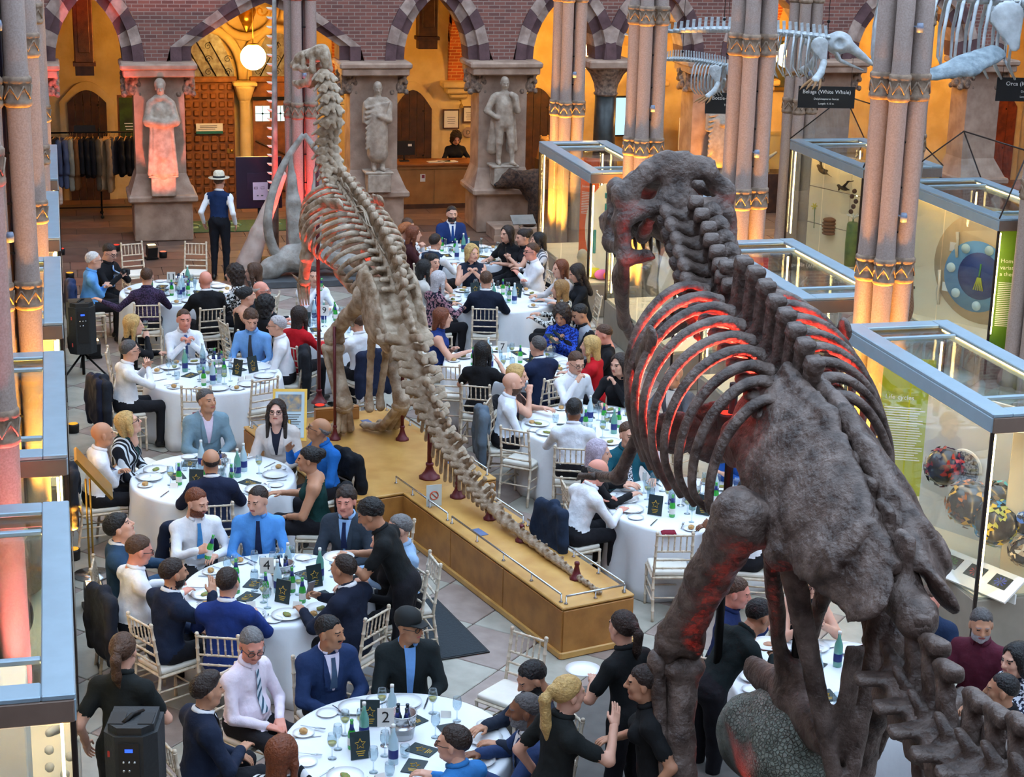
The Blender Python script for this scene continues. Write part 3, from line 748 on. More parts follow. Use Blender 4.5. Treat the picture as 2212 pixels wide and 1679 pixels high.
for s in (-1, 1):
    GLASSES.tube([(s*0.032+0.024*math.cos(a), 0.104, 0.002+0.018*math.sin(a)) for a in [2*math.pi*i/12 for i in range(13)]], 0.0028, 5)
    GLASSES.tube([(s*0.056,0.102,0.006), (s*0.080,0.05,0.008), (s*0.082,-0.01,0.006)], 0.0026, 5)
GLASSES.tube([(-0.009,0.106,0.004), (0.009,0.106,0.004)], 0.0026, 5)
GLASSES = GLASSES.mesh('glasses', [mat('spectacle_frame', (24,20,20), 0.3, var=0)])
CAP = MB().lathe([(0.094,-0.0),(0.096,0.03),(0.088,0.07),(0.06,0.1),(0.02,0.113),(0.0,0.114)], 20, (0,-0.012,0.03), T=Matrix.Diagonal((0.94,1.12,1,1)))
CAP.add([(x, y, z) for x, y, z in [(-0.07,0.07,0.035),(-0.04,0.15,0.03),(0.04,0.15,0.03),(0.07,0.07,0.035),(-0.07,0.07,0.045),(-0.04,0.15,0.036),(0.04,0.15,0.036),(0.07,0.07,0.045)]], [(3,2,1,0),(4,5,6,7),(0,1,5,4),(1,2,6,5),(2,3,7,6)])
CAP = CAP.mesh('cap', [BLACK])
HAT = MB().lathe([(0.165,0.058),(0.17,0.066),(0.10,0.062),(0.092,0.10),(0.084,0.15),(0.06,0.172),(0.02,0.165),(0.0,0.164)], 24, (0,-0.012,0), T=Matrix.Diagonal((0.95,1.1,1,1))).mesh('hat', [mat('straw', (226,214,190), 0.8, vscale=40, bump=0.3)])
HATBAND = MB().lathe([(0.098,0.068),(0.099,0.07),(0.094,0.098),(0.093,0.098)], 24, (0,-0.012,0), T=Matrix.Diagonal((0.95,1.1,1,1))).mesh('hatband', [BLACK])

def ik(S, T, l1, l2, pole):
    d = T-S; L = np.linalg.norm(d)
    if L > (l1+l2)*0.995: T = S+d/L*(l1+l2)*0.995; d = T-S; L = np.linalg.norm(d)
    n = d/L; a = (l1*l1-l2*l2+L*L)/(2*L); h = math.sqrt(max(l1*l1-a*a, 0))
    pl = np.array(pole, float); pl = pl-n*(pl@n); pl = pl/(np.linalg.norm(pl)+1e-9)
    return S+n*a+pl*h, T
ARMS = {  # per side: (wrist target in torso space (x outwards), pole, hand kind, follow lean)
 'table': ((0.15,0.40,0.80),(0.7,-0.3,-0.6),'relax'), 'lap': ((0.07,0.30,0.63),(0.8,-0.4,-0.3),'relax'), 'fold': ((-0.12,0.22,0.86),(0.6,0.1,-1),'relax'),
 'fold2': ((-0.10,0.24,0.82),(0.6,0.1,-1),'relax'), 'chin': ((-0.02,0.20,1.03),(0.5,0.3,-1),'grip'), 'mouth': ((-0.01,0.21,1.06),(0.7,0.2,-0.8),'grip'),
 'clasp': ((0.03,0.24,0.98),(0.7,0.1,-0.8),'grip'), 'phone': ((0.05,0.33,0.90),(0.7,-0.1,-0.7),'grip'), 'gest': ((0.16,0.36,1.0),(0.7,-0.2,-0.8),'flat'),
 'clap': ((0.04,0.30,0.98),(0.8,-0.1,-0.7),'flat'), 'side': ((0.27,0.02,0.52),(0.3,-1,0),'relax'), 'front': ((0.10,0.28,0.74),(0.7,-0.5,-0.3),'relax'),
 'out': ((0.62,0.10,0.86),(0,-0.3,-1),'relax'), 'reach': ((0.10,0.46,0.74),(0.6,-0.2,-0.7),'relax'), 'fist': ((0.10,0.24,1.06),(0.6,0,-0.9),'grip'), 'glass': ((0.08,0.40,0.86),(0.7,-0.2,-0.7),'grip'), 'back': ((0.14,-0.12,0.62),(0.7,-0.6,0),'relax')}
ALLP = []; HANDPOS = {}
def person(X, Y, face, label, top=(230,232,238), kind='shirt', skin='fair', hair=('short','brown'), arms=('table','table'), seated=True, lean=6, look=(0,0), s=1.04, sex=0,
           trousers=(26,26,32), tie=None, shirt=(236,238,242), beard=None, glasses=False, belly=0.0, sleeves='long', headwear=None, bow=None, topmat=None, collar=None, z0=0.0, group=None, legmat=None):
    """X, Y: where the head is; face: compass heading the body faces (0 = away from the camera along +Y, 90 = +X)"""
    lod = 0 if Y < 21 else 1
    vox = 0.0178 if Y < 21 else 0.0225
    dz = 0.0 if seated else 0.44
    up = lambda p: np.array([p[0], p[1], p[2]+dz])
    piv = np.array([0, 0, 0.55+dz]); RL = rotm(-lean, 0, 0)
    tp = lambda p: RL@(np.array([p[0], p[1], p[2]+dz], float)-piv)+piv
    w = 0.90 if sex else 1.0; jk = 0.012 if kind in ('suit', 'jacket', 'blazer') else 0.0
    P = [ell(up((0,-0.01,0.555)), (0.165*(1.04 if sex else 1.0)+jk,0.125+jk,0.12), 1 if (jk or sex) else 2, 0.05),
         ell(tp((0,0.01+belly*0.4,0.67)), (0.152*w+belly*0.5+jk,0.112+belly+jk,0.17), 1, 0.06, RL), ell(tp((0,0.012,0.87)), (0.172*w+jk,0.112+jk,0.19), 1, 0.06, RL),
         cone(tp((0,-0.005,1.01)), tp((-0.155*w,-0.005,0.972)), 0.072+jk, 0.060+jk, 1, 0.05), cone(tp((0,-0.005,1.01)), tp((0.155*w,-0.005,0.972)), 0.072+jk, 0.060+jk, 1, 0.05), cone(tp((0,-0.005,0.99)), tp((0,0.010,1.055)), 0.085, 0.058, 1 if kind != 'low' else 0, 0.03),
         cone(tp((0,0.0,1.03)), tp((0,0.03,1.15)), 0.056*w, 0.052*w, 0, 0.02)]
    if sex: P += [ell(tp((sx*0.075,0.105,0.885)), (0.07,0.06,0.07), 1, 0.04) for sx in (-1, 1)]
    if kind == 'low': P = P[:3]+[p[:5]+(0,)+p[6:] for p in P[3:5]]+P[5:]
    for sx in (-1, 1):
        if seated:
            P += chain([up((sx*0.095,0.0,0.545)), up((sx*0.125,0.43,0.52)), up((sx*0.125,0.40,0.10))], [0.092,0.066,0.046], 2, 0.03)
            P += [cone((sx*0.125,0.37,0.05), (sx*0.14,0.55,0.035), 0.042, 0.032, 3, 0.02)]
        else:
            P += chain([(sx*0.09,0.0,0.95), (sx*0.10,0.03,0.50), (sx*0.105,0.0,0.10)], [0.098,0.064,0.046], 2, 0.03)
            P += [cone((sx*0.105,-0.04,0.045), (sx*0.12,0.15,0.035), 0.040, 0.032, 3, 0.02)]
    am = {'long': (1,1), 'short': (1,0), 'none': (0,0)}[sleeves]; ht = []
    if kind == 'waistcoat': am = (7,7)
    for i, sx in enumerate((-1, 1)):
        spec = ARMS[arms[i]]; S = tp((sx*0.180*w,-0.005,0.955)); t = spec[0]
        T = tp((sx*t[0], t[1], t[2])) if arms[i] in ('fold','fold2','chin','mouth','clasp','fist') else np.array([sx*t[0], t[1]+math.sin(R(lean))*0.1, t[2]+dz])
        el, T = ik(S, T, 0.285, 0.255, (sx*spec[1][0], spec[1][1], spec[1][2]))
        P += [ell(S, (0.060+jk,0.062+jk,0.066+jk), (7 if kind == 'waistcoat' else 1) if sleeves != 'none' else 0, 0.05), cone(S, el, 0.056+jk, 0.046+jk*0.8, am[0], 0.03)]
        if sleeves == 'short': mid = S+(el-S)*0.62; P[-1] = cone(S, mid, 0.062, 0.058, 1, 0.03); P.append(cone(mid, el, 0.044, 0.040, 0, 0.01))
        P.append(cone(el, T-(T-el)*0.02, 0.045+jk*0.8 if am[1] else 0.040, 0.036+jk*0.6 if am[1] else 0.029, am[1], 0.02))
        ht.append((sx, T, T-el, spec[2], arms[i]))
    V, Q, Mf = nets(P, vox, 0.03, lumps(0.0055, 30, len(ALLP)*1.3))
    Vs, Qs, Ms = [V], [Q], [Mf.astype(np.int32)]; n0 = len(V)
    # hands
    for sx, T, d, hk, an in ht:
        d = d/np.linalg.norm(d)
        if an in ('table','lap','reach','front'): d = d+np.array([0,0.25,-0.05]); d /= np.linalg.norm(d)
        zz_ = np.array([0,0,1.0]) if an in ('table','lap','reach','fold','fold2','front','out') else np.array([sx*1.0,0,0.25])
        zz_ = zz_-d*(zz_@d); zz_ /= np.linalg.norm(zz_)+1e-9; xx = np.cross(d, zz_)
        hv, hq, hm = HANDS[hk, lod]
        hv2 = hv.copy()
        if sx < 0: hv2[:, 0] *= -1; hq = hq[:, ::-1]
        W = T+(hv2[:, :1]*xx+hv2[:, 1:2]*d+hv2[:, 2:3]*zz_)*(0.94 if sex else 1.02)
        Vs.append(W); Qs.append(hq+n0); Ms.append(np.zeros(len(hq), np.int32)); n0 += len(hv)
    # head
    hc = tp((0,0.035,1.215)); HR = rotm(look[1], 0, 0); HR = rotm(0,0,-look[0])@HR*1.08
    hv, hq, hm = HEADS[sex, lod]
    W = hc+hv@HR.T; c = hv[hq].mean(1); ax = np.abs(c[:, 0]); fm = np.zeros(len(hq), np.int32)
    fm[(np.abs(ax-0.033) < 0.019) & (c[:, 2] > 0.0225) & (c[:, 2] < 0.029) & (c[:, 1] > 0.07)] = 4
    if beard:
        bz = (c[:, 2] < -0.038) & (c[:, 1] > -0.012) & (c[:, 2] > -0.125) & (c[:, 2] < -0.038+0.0*c[:, 1])
        if beard == 'moustache': bz = (c[:, 2] < -0.037) & (c[:, 2] > -0.049) & (ax < 0.032) & (c[:, 1] > 0.07)
        fm[bz] = 4
    fm[(ax < 0.023) & (c[:, 2] < -0.047) & (c[:, 2] > -0.063) & (c[:, 1] > 0.08)] = 5
    fm[(np.abs(ax-0.031) < 0.009) & (np.abs(c[:, 2]-0.005) < 0.0045) & (c[:, 1] > 0.075)] = 6
    Vs.append(W); Qs.append(hq+n0); Ms.append(fm)
    tm = topmat or fabric(top); hcol = hair[1] if hair else 'brown'
    sk = skin_mat(skin)
    bm_ = hair_mat(beard if beard in HAIRC else hcol)
    me = qmesh('person', np.concatenate(Vs), np.concatenate(Qs), np.concatenate(Ms), [sk, tm, legmat or fabric(trousers), SHOE, bm_, LIPM, EYEM, fabric(shirt)])
    hx = R(face); # place so that the head is over X, Y
    rot = -hx; cr, sr = math.cos(rot), math.sin(rot)
    ox = X-(cr*hc[0]-sr*hc[1])*s; oy = Y-(sr*hc[0]+cr*hc[1])*s
    o = O('person', me, None, None, (ox, oy, z0), (0,0,rot), s); tag(o, label, 'person', group)
    HM = Matrix.Identity(4)
    for i in range(3):
        for j in range(3): HM[i][j] = HR[i][j]
        HM[i][3] = hc[i]
    def hchild(nm, me_, m_=None):
        q = O(nm, me_, o, m_); q.matrix_basis = HM; return q
    if hair: hchild('hair', HAIRS[hair[0]], hair_mat(hair[1]))
    if glasses: hchild('glasses', GLASSES)
    if headwear == 'cap': hchild('cap', CAP, mat('black_cap', (20,26,28), 0.8, var=0.1))
    if headwear == 'hat': h_ = hchild('hat', HAT); O('hatband', HATBAND, h_)
    # front patches: shirt, tie, lapels
    RI = RL
    def drape(nm, rows, m_, off):
        A = np.array([[(x, 0.42, z) for x in xs_] for (z, xs_) in rows], float).reshape(-1, 3); nc = len(rows[0][1])
        B = np.array([tp(p) for p in A]); d = RI@np.array([0,-1.0,0])
        for _ in range(22): B = B+d*np.maximum(field_eval(P, B, 0.03), 0)[:, None]*0.9
        B = B-d*off
        fs = [(i*nc+j, i*nc+j+1, (i+1)*nc+j+1, (i+1)*nc+j) for i in range(len(rows)-1) for j in range(nc-1)]
        C_ = B+d*0.012; n_ = len(B)
        m = MB(); m.add([tuple(p) for p in B], [f[::-1] for f in fs], 0, True)
        return m.obj(nm, m_, o)
    zt = 1.055
    if kind in ('suit', 'blazer', 'waistcoat'):
        rows = [(zt-0.042*i, [t*(0.062-0.0072*i) for t in (-1,-0.5,0,0.5,1)]) for i in range(8)]
        drape('shirt_front', rows, fabric(shirt), 0.010)
        if kind != 'waistcoat':
            for sx in (-1, 1):
                rows = [(zt-0.01-0.04*i, [sx*(0.060-0.0070*i+t*(0.012+0.035*math.sin(min(1,i/5.0)*1.6))) for t in (0,0.5,1)]) for i in range(8)]
                drape('lapel', rows, tm, 0.017)
    if kind == 'jacket':
        rows = [(zt-0.05*i, [t*(0.045-0.003*i) for t in (-1,0,1)]) for i in range(9)]
        drape('shirt_front', rows, fabric(shirt), 0.009)
    if tie is not None:
        tmat = tie if not isinstance(tie, tuple) else fabric(tie)
        rows = [(1.035-0.036*i, [t*(0.017 if i == 0 else 0.014+0.0025*i) for t in (-1,0,1)]) for i in range(10 if kind == 'shirt' else 8)]
        drape('tie', rows, tmat, 0.018)
    if bow is not None:
        b = MB()
        for sx in (-1, 1): b.add([(0,0,-0.006),(sx*0.055,0,-0.022),(sx*0.055,0,0.022),(0,0,0.006)], [(0,1,2,3),(3,2,1,0)])
        b.sphere((0,0.005,0), 0.011, 8); q = b.obj('bow_tie', fabric(bow), o); q.location = tp((0,0.10,1.05)); q.rotation_euler = (R(-lean),0,0)
    if kind in ('suit', 'blazer', 'shirt', 'waistcoat', 'polo', 'jacket'):
        cm = fabric(collar) if collar else (fabric(shirt) if kind in ('suit','blazer','waistcoat','jacket') else tm)
        pts = [tp((0.063*math.sin(a), 0.014+0.064*math.cos(a), 1.074-0.014*math.cos(a))) for a in [R(25+310*i/14) for i in range(15)]]
        MB().tube([tuple(p) for p in pts], 0.021, 6, flat=((0,0,1),1.0)).obj('collar', cm, o)
    ALLP.append((o, hc))
    HANDPOS[label] = [tuple(Vector((ox, oy, z0))+Matrix.Rotation(rot, 3, 'Z')@Vector(T+0.09*d/np.linalg.norm(d))*s) for _, T, d, _, _ in ht]
    return o
# ------------------------------------------------------------------ chairs, tables and tableware
LIME = mat('limewashed_wood', (222,208,188), 0.55, vscale=20, bump=0.15, bscale=50, col2=(196,178,154))
CUSH = mat('ivory_cushion', (226,220,208), 0.8, var=0.05)
def ringed(p, q, r, n=5):
    pts, rad = [], []
    p, q = Vector(p), Vector(q); L = (q-p).length
    for i in range(n):
        for u, k in ((0.0,1.0),(0.42,0.92),(0.82,0.92),(0.93,1.22),(0.97,1.22)):
            pts.append(p+(q-p)*((i+u)/n)); rad.append(r*k)
    pts.append(q); rad.append(r)
    return pts, rad
def make_chair():
    t = E('chiavari_chair', 'limewashed chiavari chair', 'chair')
    # back legs run up to the top rail
    for sx in (-1, 1):
        m = MB(); A = [(sx*0.185,-0.27,0.0),(sx*0.185,-0.205,0.45),(sx*0.175,-0.275,0.92)]
        for a, b, n in ((A[0],A[1],4),(A[1],A[2],4)):
            pts, rad = ringed(a, b, 0.0155, n); m.tube(pts, rad, 7)
        m.sphere((A[2][0],A[2][1],A[2][2]+0.012), 0.02, 8); m.obj('leg', LIME, t)
        m = MB(); pts, rad = ringed((sx*0.195,0.19,0.0), (sx*0.195,0.185,0.43), 0.0155, 4); m.tube(pts, rad, 7); m.obj('leg', LIME, t)
    MB().box((0,0,0.435), (0.41,0.42,0.03), bev=0.012).obj('seat', LIME, t)
    O('cushion', sdf_mesh('cushion', [rbox((0,0,0.472), (0.195,0.20,0.024), 0.022)], 0.016, [CUSH]), t)
    def bp(z): return -0.205-0.07*(z-0.45)/0.47
    for z in (0.545, 0.635, 0.73, 0.905):
        m = MB(); pts, rad = ringed((-0.18,bp(z),z), (0.18,bp(z),z), 0.0115, 4); m.tube(pts, rad, 7); m.obj('back_rail', LIME, t)
    sp = MB(); pts, rad = ringed((0,bp(0.73),0.73), (0,bp(0.905),0.905), 0.0085, 3); sp.tube(pts, [r*(1.0 if i%5 else 1.0) for i, r in enumerate(rad)], 6)
    sm = sp.mesh('spindle', [LIME])
    for i in range(5): O('spindle', sm, t, None, (-0.12+0.06*i, 0, 0))
    for a, b in (((-0.19,0.19,0.2),(0.19,0.19,0.2)),((-0.185,-0.24,0.24),(0.185,-0.24,0.24)),((-0.19,-0.24,0.2),(-0.195,0.19,0.2)),((0.19,-0.24,0.2),(0.195,0.19,0.2)),((-0.19,-0.24,0.3),(-0.195,0.19,0.3)),((0.19,-0.24,0.3),(0.195,0.19,0.3))):
        MB().cyl(a, b, 0.009, n=6).obj('stretcher', LIME, t)
    return t
CHAIR0 = make_chair(); CHAIR_USED = [False]
def chair(x, y, face, label, group=None):
    if not CHAIR_USED[0]:
        CHAIR_USED[0] = True; o = CHAIR0; CH_OF(o)
        for c in CH_OF(o): CH_OF(c)
        o.location = (x, y, 0); o.rotation_euler = (0,0,-R(face)); o['label'] = label
        if group: o['group'] = group
        return o
    o = copy_thing(CHAIR0, (x, y, 0), -R(face), label, group)
    if not group and 'group' in o: del o['group']
    return o
# a jacket hung over a chair back (chair space)
def jacket_mesh(seed):
    P = [rbox((0,-0.305,0.66), (0.225,0.032,0.24), 0.03), cone((-0.2,-0.285,0.915), (0.2,-0.285,0.915), 0.048, 0.048, k=0.04), rbox((0,-0.22,0.80), (0.19,0.02,0.13), 0.018, k=0.03),
         ell((0,-0.30,0.42), (0.24,0.05,0.10), k=0.06)]
    for sx in (-1, 1): P += chain([(sx*0.21,-0.29,0.89), (sx*(0.25+0.01*seed),-0.31,0.62), (sx*0.235,-0.30,0.36-0.03*seed)], [0.06,0.056,0.05], k=0.03)
    P += [cone((0,-0.245,0.95), (0,-0.275,0.95), 0.05, 0.05, k=0.03)]
    return sdf_mesh('draped_jacket', P, 0.02, [fabric((28,30,38))], 0.03, lumps(0.008, 26, seed))
JACK = [jacket_mesh(0), jacket_mesh(1)]
def jacket(ch, col, label, v=0):
    o = O('draped_jacket', JACK[v], None, fabric(col)); o.location = ch.location; o.rotation_euler = ch.rotation_euler
    return tag(o, label, 'jacket', None)
CLOTH = mat('white_tablecloth', (232,236,242), 0.75, var=0.03, vscale=3, bump=0.15, bscale=14, spec=0.3)
TOPW = mat('table_ply', (170,140,100), 0.6)
TR = 0.87
def table(num, x, y, label, cl):
    t = E('round_table', 'round banquet table under the white cloth, '+label, 'table', (x, y, 0))
    MB().lathe([(0.0,0.70),(TR-0.02,0.70),(TR-0.02,0.735),(0.0,0.735)], 36).obj('tabletop', TOPW, t)
    for i in range(4):
        a = R(45+90*i); MB().cyl((0.5*math.cos(a),0.5*math.sin(a),0), (0.5*math.cos(a),0.5*math.sin(a),0.70), 0.02, n=8).obj('leg', IRON, t)
    r3 = random.Random(num); ph = r3.random()*6
    n = 96; prof = [(0.0,0.748),(0.5,0.748),(TR-0.02,0.748),(TR,0.742),(TR+0.008,0.72)]+[(TR+0.012+0.05*i/6, 0.72-0.715*i/6) for i in range(1,7)]
    def wob(w, z):
        if z > 0.735: return 0
        q = (0.735-z)/0.73
        return q*(0.045*math.sin(11*w+ph)+0.03*math.sin(7*w+ph*2)+0.02*math.sin(19*w))
    o = MB().lathe(prof, n, wob=wob).obj('tablecloth', CLOTH); o.location = (x, y, 0)
    tag(o, cl, 'tablecloth')
    return t
CHINA = mat('white_china', (238,240,242), 0.25, var=0.02)
plate_me = MB().lathe([(0.0,0.004),(0.07,0.004),(0.085,0.008),(0.135,0.022),(0.138,0.026),(0.085,0.013),(0.0,0.010)], 28).mesh('plate', [CHINA])
side_me = MB().lathe([(0.0,0.003),(0.05,0.003),(0.082,0.013),(0.084,0.016),(0.05,0.008),(0.0,0.007)], 24).mesh('side_plate', [CHINA])
WGLASS = glass_mat('table_glass', (238,244,246), 0.02, 1.2)
wine_me = MB().lathe([(0.034,0.0),(0.034,0.003),(0.006,0.008),(0.0045,0.05),(0.005,0.085),(0.022,0.10),(0.036,0.13),(0.037,0.16),(0.030,0.205),(0.0285,0.205),(0.0355,0.16),(0.0345,0.132),(0.02,0.105),(0.0,0.096)], 14).mesh('wine_glass', [WGLASS])
flute_me = MB().lathe([(0.030,0.0),(0.030,0.003),(0.005,0.008),(0.0045,0.07),(0.012,0.10),(0.022,0.15),(0.024,0.20),(0.021,0.235),(0.0198,0.235),(0.0225,0.20),(0.0205,0.15),(0.0,0.10)], 12).mesh('champagne_flute', [WGLASS])
tumb_me = MB().lathe([(0.0,0.0),(0.026,0.0),(0.036,0.03),(0.039,0.06),(0.035,0.10),(0.0335,0.10),(0.0375,0.06),(0.0345,0.032),(0.0,0.006)], 14).mesh('tumbler', [WGLASS])
WINE = mat('white_wine', (226,206,120), 0.1, var=0.0)
fill_me = MB().lathe([(0.0,0.098),(0.019,0.106),(0.033,0.132),(0.033,0.136),(0.0,0.136)], 14).mesh('wine', [WINE])
BEERG = glass_mat('green_glass', (40,150,50), 0.03, 1.4)
BEERG = mat('green_bottle', (46,160,56), 0.08, var=0.0, spec=0.8, coat=0.5)
CLEARB = mat('clear_bottle', (176,204,214), 0.06, var=0.0, spec=0.8, coat=0.5); TEALB = mat('teal_bottle', (96,158,142), 0.06, var=0.0, spec=0.8, coat=0.5)
bottle_me = MB().lathe([(0.0,0.0),(0.030,0.0),(0.032,0.01),(0.032,0.115),(0.028,0.14),(0.014,0.175),(0.0125,0.225),(0.014,0.228),(0.014,0.24),(0.0,0.24)], 14).mesh('beer_bottle', [BEERG])
blabel_me = MB().lathe([(0.0324,0.035),(0.0326,0.036),(0.0326,0.095),(0.0324,0.096)], 14).mesh('label', [PAPER])
NAVY = mat('navy_print', (24,40,110), 0.5, var=0)
bneck_me = MB().lathe([(0.0215,0.158),(0.0155,0.175),(0.014,0.205),(0.0136,0.205)], 12).mesh('neck_label', [NAVY])
water_me = MB().lathe([(0.0,0.0),(0.036,0.0),(0.038,0.01),(0.038,0.17),(0.034,0.2),(0.015,0.255),(0.0135,0.30),(0.0,0.30)], 14).mesh('water_bottle', [CLEARB])
wlabel_me = MB().lathe([(0.0384,0.05),(0.0387,0.051),(0.0387,0.12),(0.0384,0.121)], 14).mesh('label', [NAVY])
wcap_me = MB().lathe([(0.0,0.295),(0.0155,0.295),(0.0155,0.318),(0.0,0.318)], 10).mesh('cap', [WHITE])
MENU = mat('menu_card', (24,44,48), 0.55, var=0.08); GOLDP = mat('gold_print', (206,164,56), 0.35, 0.4, var=0)
menu_me = MB().box((0,0,0.004), (0.15,0.21,0.008)).mesh('menu_cover', [MENU])
def star_mesh():
    m = MB(); pts = []
    for i in range(11):
        r = 0.042 if i % 2 == 0 else 0.019; a = R(90+36*i); pts.append((r*math.cos(a), r*math.sin(a)+0.01, 0.0095))
    m.tube(pts, 0.0028, 4, smooth=False)
    return m.mesh('gold_star', [GOLDP])
star_me = star_mesh()
mline_me = MB().box((0,0,0.0088), (0.07,0.006,0.0014)).mesh('gold_line', [GOLDP])
NAPM = fabric((120,22,44))
nap_me = sdf_mesh('napkin', [rbox((0,0,0.012), (0.075,0.055,0.012), 0.010), rbox((0.01,0.005,0.024), (0.06,0.045,0.008), 0.007)], 0.011, [NAPM], 0.005)
STEEL = mat('table_steel', (190,194,198), 0.2, 0.95, var=0)
knife_me = MB().box((0,-0.05,0.004), (0.014,0.10,0.005)).add([(-0.008,0.0,0.003),(0.008,0.0,0.003),(0.008,0.10,0.003),(-0.002,0.115,0.003),(-0.008,0.0,0.005),(0.008,0.0,0.005),(0.008,0.10,0.005),(-0.002,0.115,0.005)], [(3,2,1,0),(4,5,6,7),(0,1,5,4),(1,2,6,5),(2,3,7,6),(3,0,4,7)]).mesh('knife', [STEEL])
fk = MB().box((0,-0.05,0.004), (0.009,0.12,0.004)).box((0,0.03,0.004), (0.022,0.04,0.004))
for i in range(4): fk.box((-0.009+0.006*i,0.07,0.004), (0.003,0.045,0.003))
fork_me = fk.mesh('fork', [STEEL])
roll_me = sdf_mesh('bread_roll', [ell((0,0,0.022), (0.038,0.032,0.024)), ell((0.0,0,0.04), (0.02,0.005,0.008), sub=True)], 0.009, [mat('bread_crust', (206,168,112), 0.8, vscale=30, bump=0.3, col2=(170,124,72))], 0.01)
food_me = sdf_mesh('food', [ell((0,0,0.02), (0.045,0.03,0.012)), ell((0.025,0.02,0.02), (0.025,0.02,0.012)), ell((-0.02,-0.025,0.022), (0.03,0.015,0.012))], 0.01, [mat('leftover_food', (150,120,60), 0.7, vscale=40, col2=(104,128,60))], 0.005)
bucket_me = MB().lathe([(0.0,0.0),(0.085,0.0),(0.088,0.01),(0.098,0.09),(0.102,0.09),(0.102,0.1),(0.098,0.1),(0.107,0.19),(0.114,0.195),(0.114,0.205),(0.104,0.205),(0.085,0.012),(0.0,0.01)], 24).mesh('bucket', [CHROME])
ear_me = MB().tube([(0.105,0,0.19),(0.125,0,0.185),(0.128,0,0.15),(0.106,0,0.14)], 0.006, 6).mesh('bucket_handle', [CHROME])
card_me = MB().add([(-0.04,-0.02,0),(0.04,-0.02,0),(0.04,0,0.05),(-0.04,0,0.05),(-0.04,0.02,0),(0.04,0.02,0)], [(0,1,2,3),(3,2,5,4)]).mesh('place_card', [PAPER])
TW = []   # all tableware placed
def ware(name, me, x, y, rz, label, cat, group, parts=(), z=0.75, m=None, rx=0.0, sc=None):
    o = O(name, me, None, m, (x, y, z), (rx, 0, rz), sc); tag(o, label, cat, group)
    for pn, pm in parts: O(pn, pm, o)
    return o
def lay_table(num, x, y, name, seats, detail=1.0, seed=None, nmenu=5, nbeer=5, nwater=4, bucket=True, card=None, pots=True):
    """name: how the table is told apart; seats: compass directions (from the table centre) where somebody sits"""
    r4 = random.Random(num if seed is None else seed)
    taken = []
    def free(px, py, rad):
        for (qx, qy, qr) in taken:
            if (px-qx)**2+(py-qy)**2 < (rad+qr)**2: return False
        taken.append((px, py, rad)); return True
    def spot(rmin, rmax, rad):
        for _ in range(60):
            a = r4.random()*6.283; d = rmin+(rmax-rmin)*r4.random(); px, py = d*math.cos(a), d*math.sin(a)
            if free(px, py, rad): return px, py
        return None
    for k, sd in enumerate(seats):
        a = R(90-sd); ux, uy = math.cos(a), math.sin(a); rz = a-math.pi/2+math.pi
        px, py = ux*0.66, uy*0.66; taken.append((px, py, 0.15))
        kind = r4.random()
        if kind < 0.72:
            ware('dinner_plate', plate_me, x+px, y+py, rz, 'white dinner plate laid on '+name, 'plate', 'dinner plates on '+name)
            if r4.random() < 0.6: ware('leftovers', food_me, x+px, y+py, r4.random()*6, 'food scraps on a plate on '+name, 'food', 'leftovers on '+name, z=0.752)
        tx, ty = -uy, ux
        sx_, sy_ = ux*0.70+tx*0.23, uy*0.70+ty*0.23
        if detail > 0.4:
            taken.append((sx_, sy_, 0.09))
            ware('side_plate', side_me, x+sx_, y+sy_, 0, 'small white side plate on '+name, 'plate', 'side plates on '+name)
            if r4.random() < 0.55: ware('bread_roll', roll_me, x+sx_, y+sy_, r4.random()*6, 'bread roll on '+name, 'bread', 'bread rolls on '+name, z=0.756)
        if detail > 0.7:
            kx, ky = ux*0.68-tx*0.17, uy*0.68-ty*0.17
            ware('knife', knife_me, x+kx, y+ky, rz+r4.uniform(-.2,.2), 'steel table knife on '+name, 'knife', 'knives on '+name, z=0.749)
            kx, ky = ux*0.52+tx*0.10, uy*0.52+ty*0.10
            ware('fork', fork_me, x+ux*0.67+tx*0.13, y+uy*0.67+ty*0.13, rz+r4.uniform(-.5,.5), 'steel table fork on '+name, 'fork', 'forks on '+name, z=0.766)
        if r4.random() < 0.45:
            nx, ny = ux*0.52-tx*0.16, uy*0.52-ty*0.16
            if free(nx, ny, 0.07): ware('napkin', nap_me, x+nx, y+ny, r4.random()*6, 'folded burgundy napkin on '+name, 'napkin', 'burgundy napkins on '+name, z=0.749)
    if bucket:
        bx, by = 0.05, 0.10; taken.append((bx, by, 0.14))
        ware('ice_bucket', bucket_me, x+bx, y+by, r4.random()*6, 'chrome ice bucket of bottles on '+name, 'bucket', None, parts=(('bucket_handle', ear_me),), z=0.749)
        for i in range(4):
            a = i*1.57+0.5; ware('beer_bottle', bottle_me, x+bx+0.05*math.cos(a), y+by+0.05*math.sin(a), a, 'dark bottle in the ice bucket on '+name, 'bottle', 'bottles in the ice bucket on '+name, parts=(('neck_label', bneck_me),), z=0.765, m=mat('dark_bottle', (30,44,60), 0.1, var=0))
    if card:
        taken.append((-0.10,-0.02,0.06))
        c = E('table_number', 'card reading %s in a holder on %s' % (card, name), 'table number', (x-0.10, y-0.02, 0.749), R(-8))
        MB().lathe([(0.0,0.0),(0.04,0.0),(0.04,0.006),(0.005,0.01),(0.004,0.16),(0.0,0.16)], 12).obj('stand', STEEL, c)
        MB().box((0,0,0.235), (0.125,0.004,0.155)).obj('card', PAPER, c)
        text('digit', card, 0.13, BLACK, c, (0,-0.004,0.235), (R(90),0,0))
    for i in range(nbeer):
        q = spot(0.12, 0.52, 0.045)
        if q: ware('beer_bottle', bottle_me, x+q[0], y+q[1], r4.random()*6, 'green beer bottle on '+name, 'bottle', 'green beer bottles on '+name, parts=(('label', blabel_me), ('neck_label', bneck_me)), z=0.749)
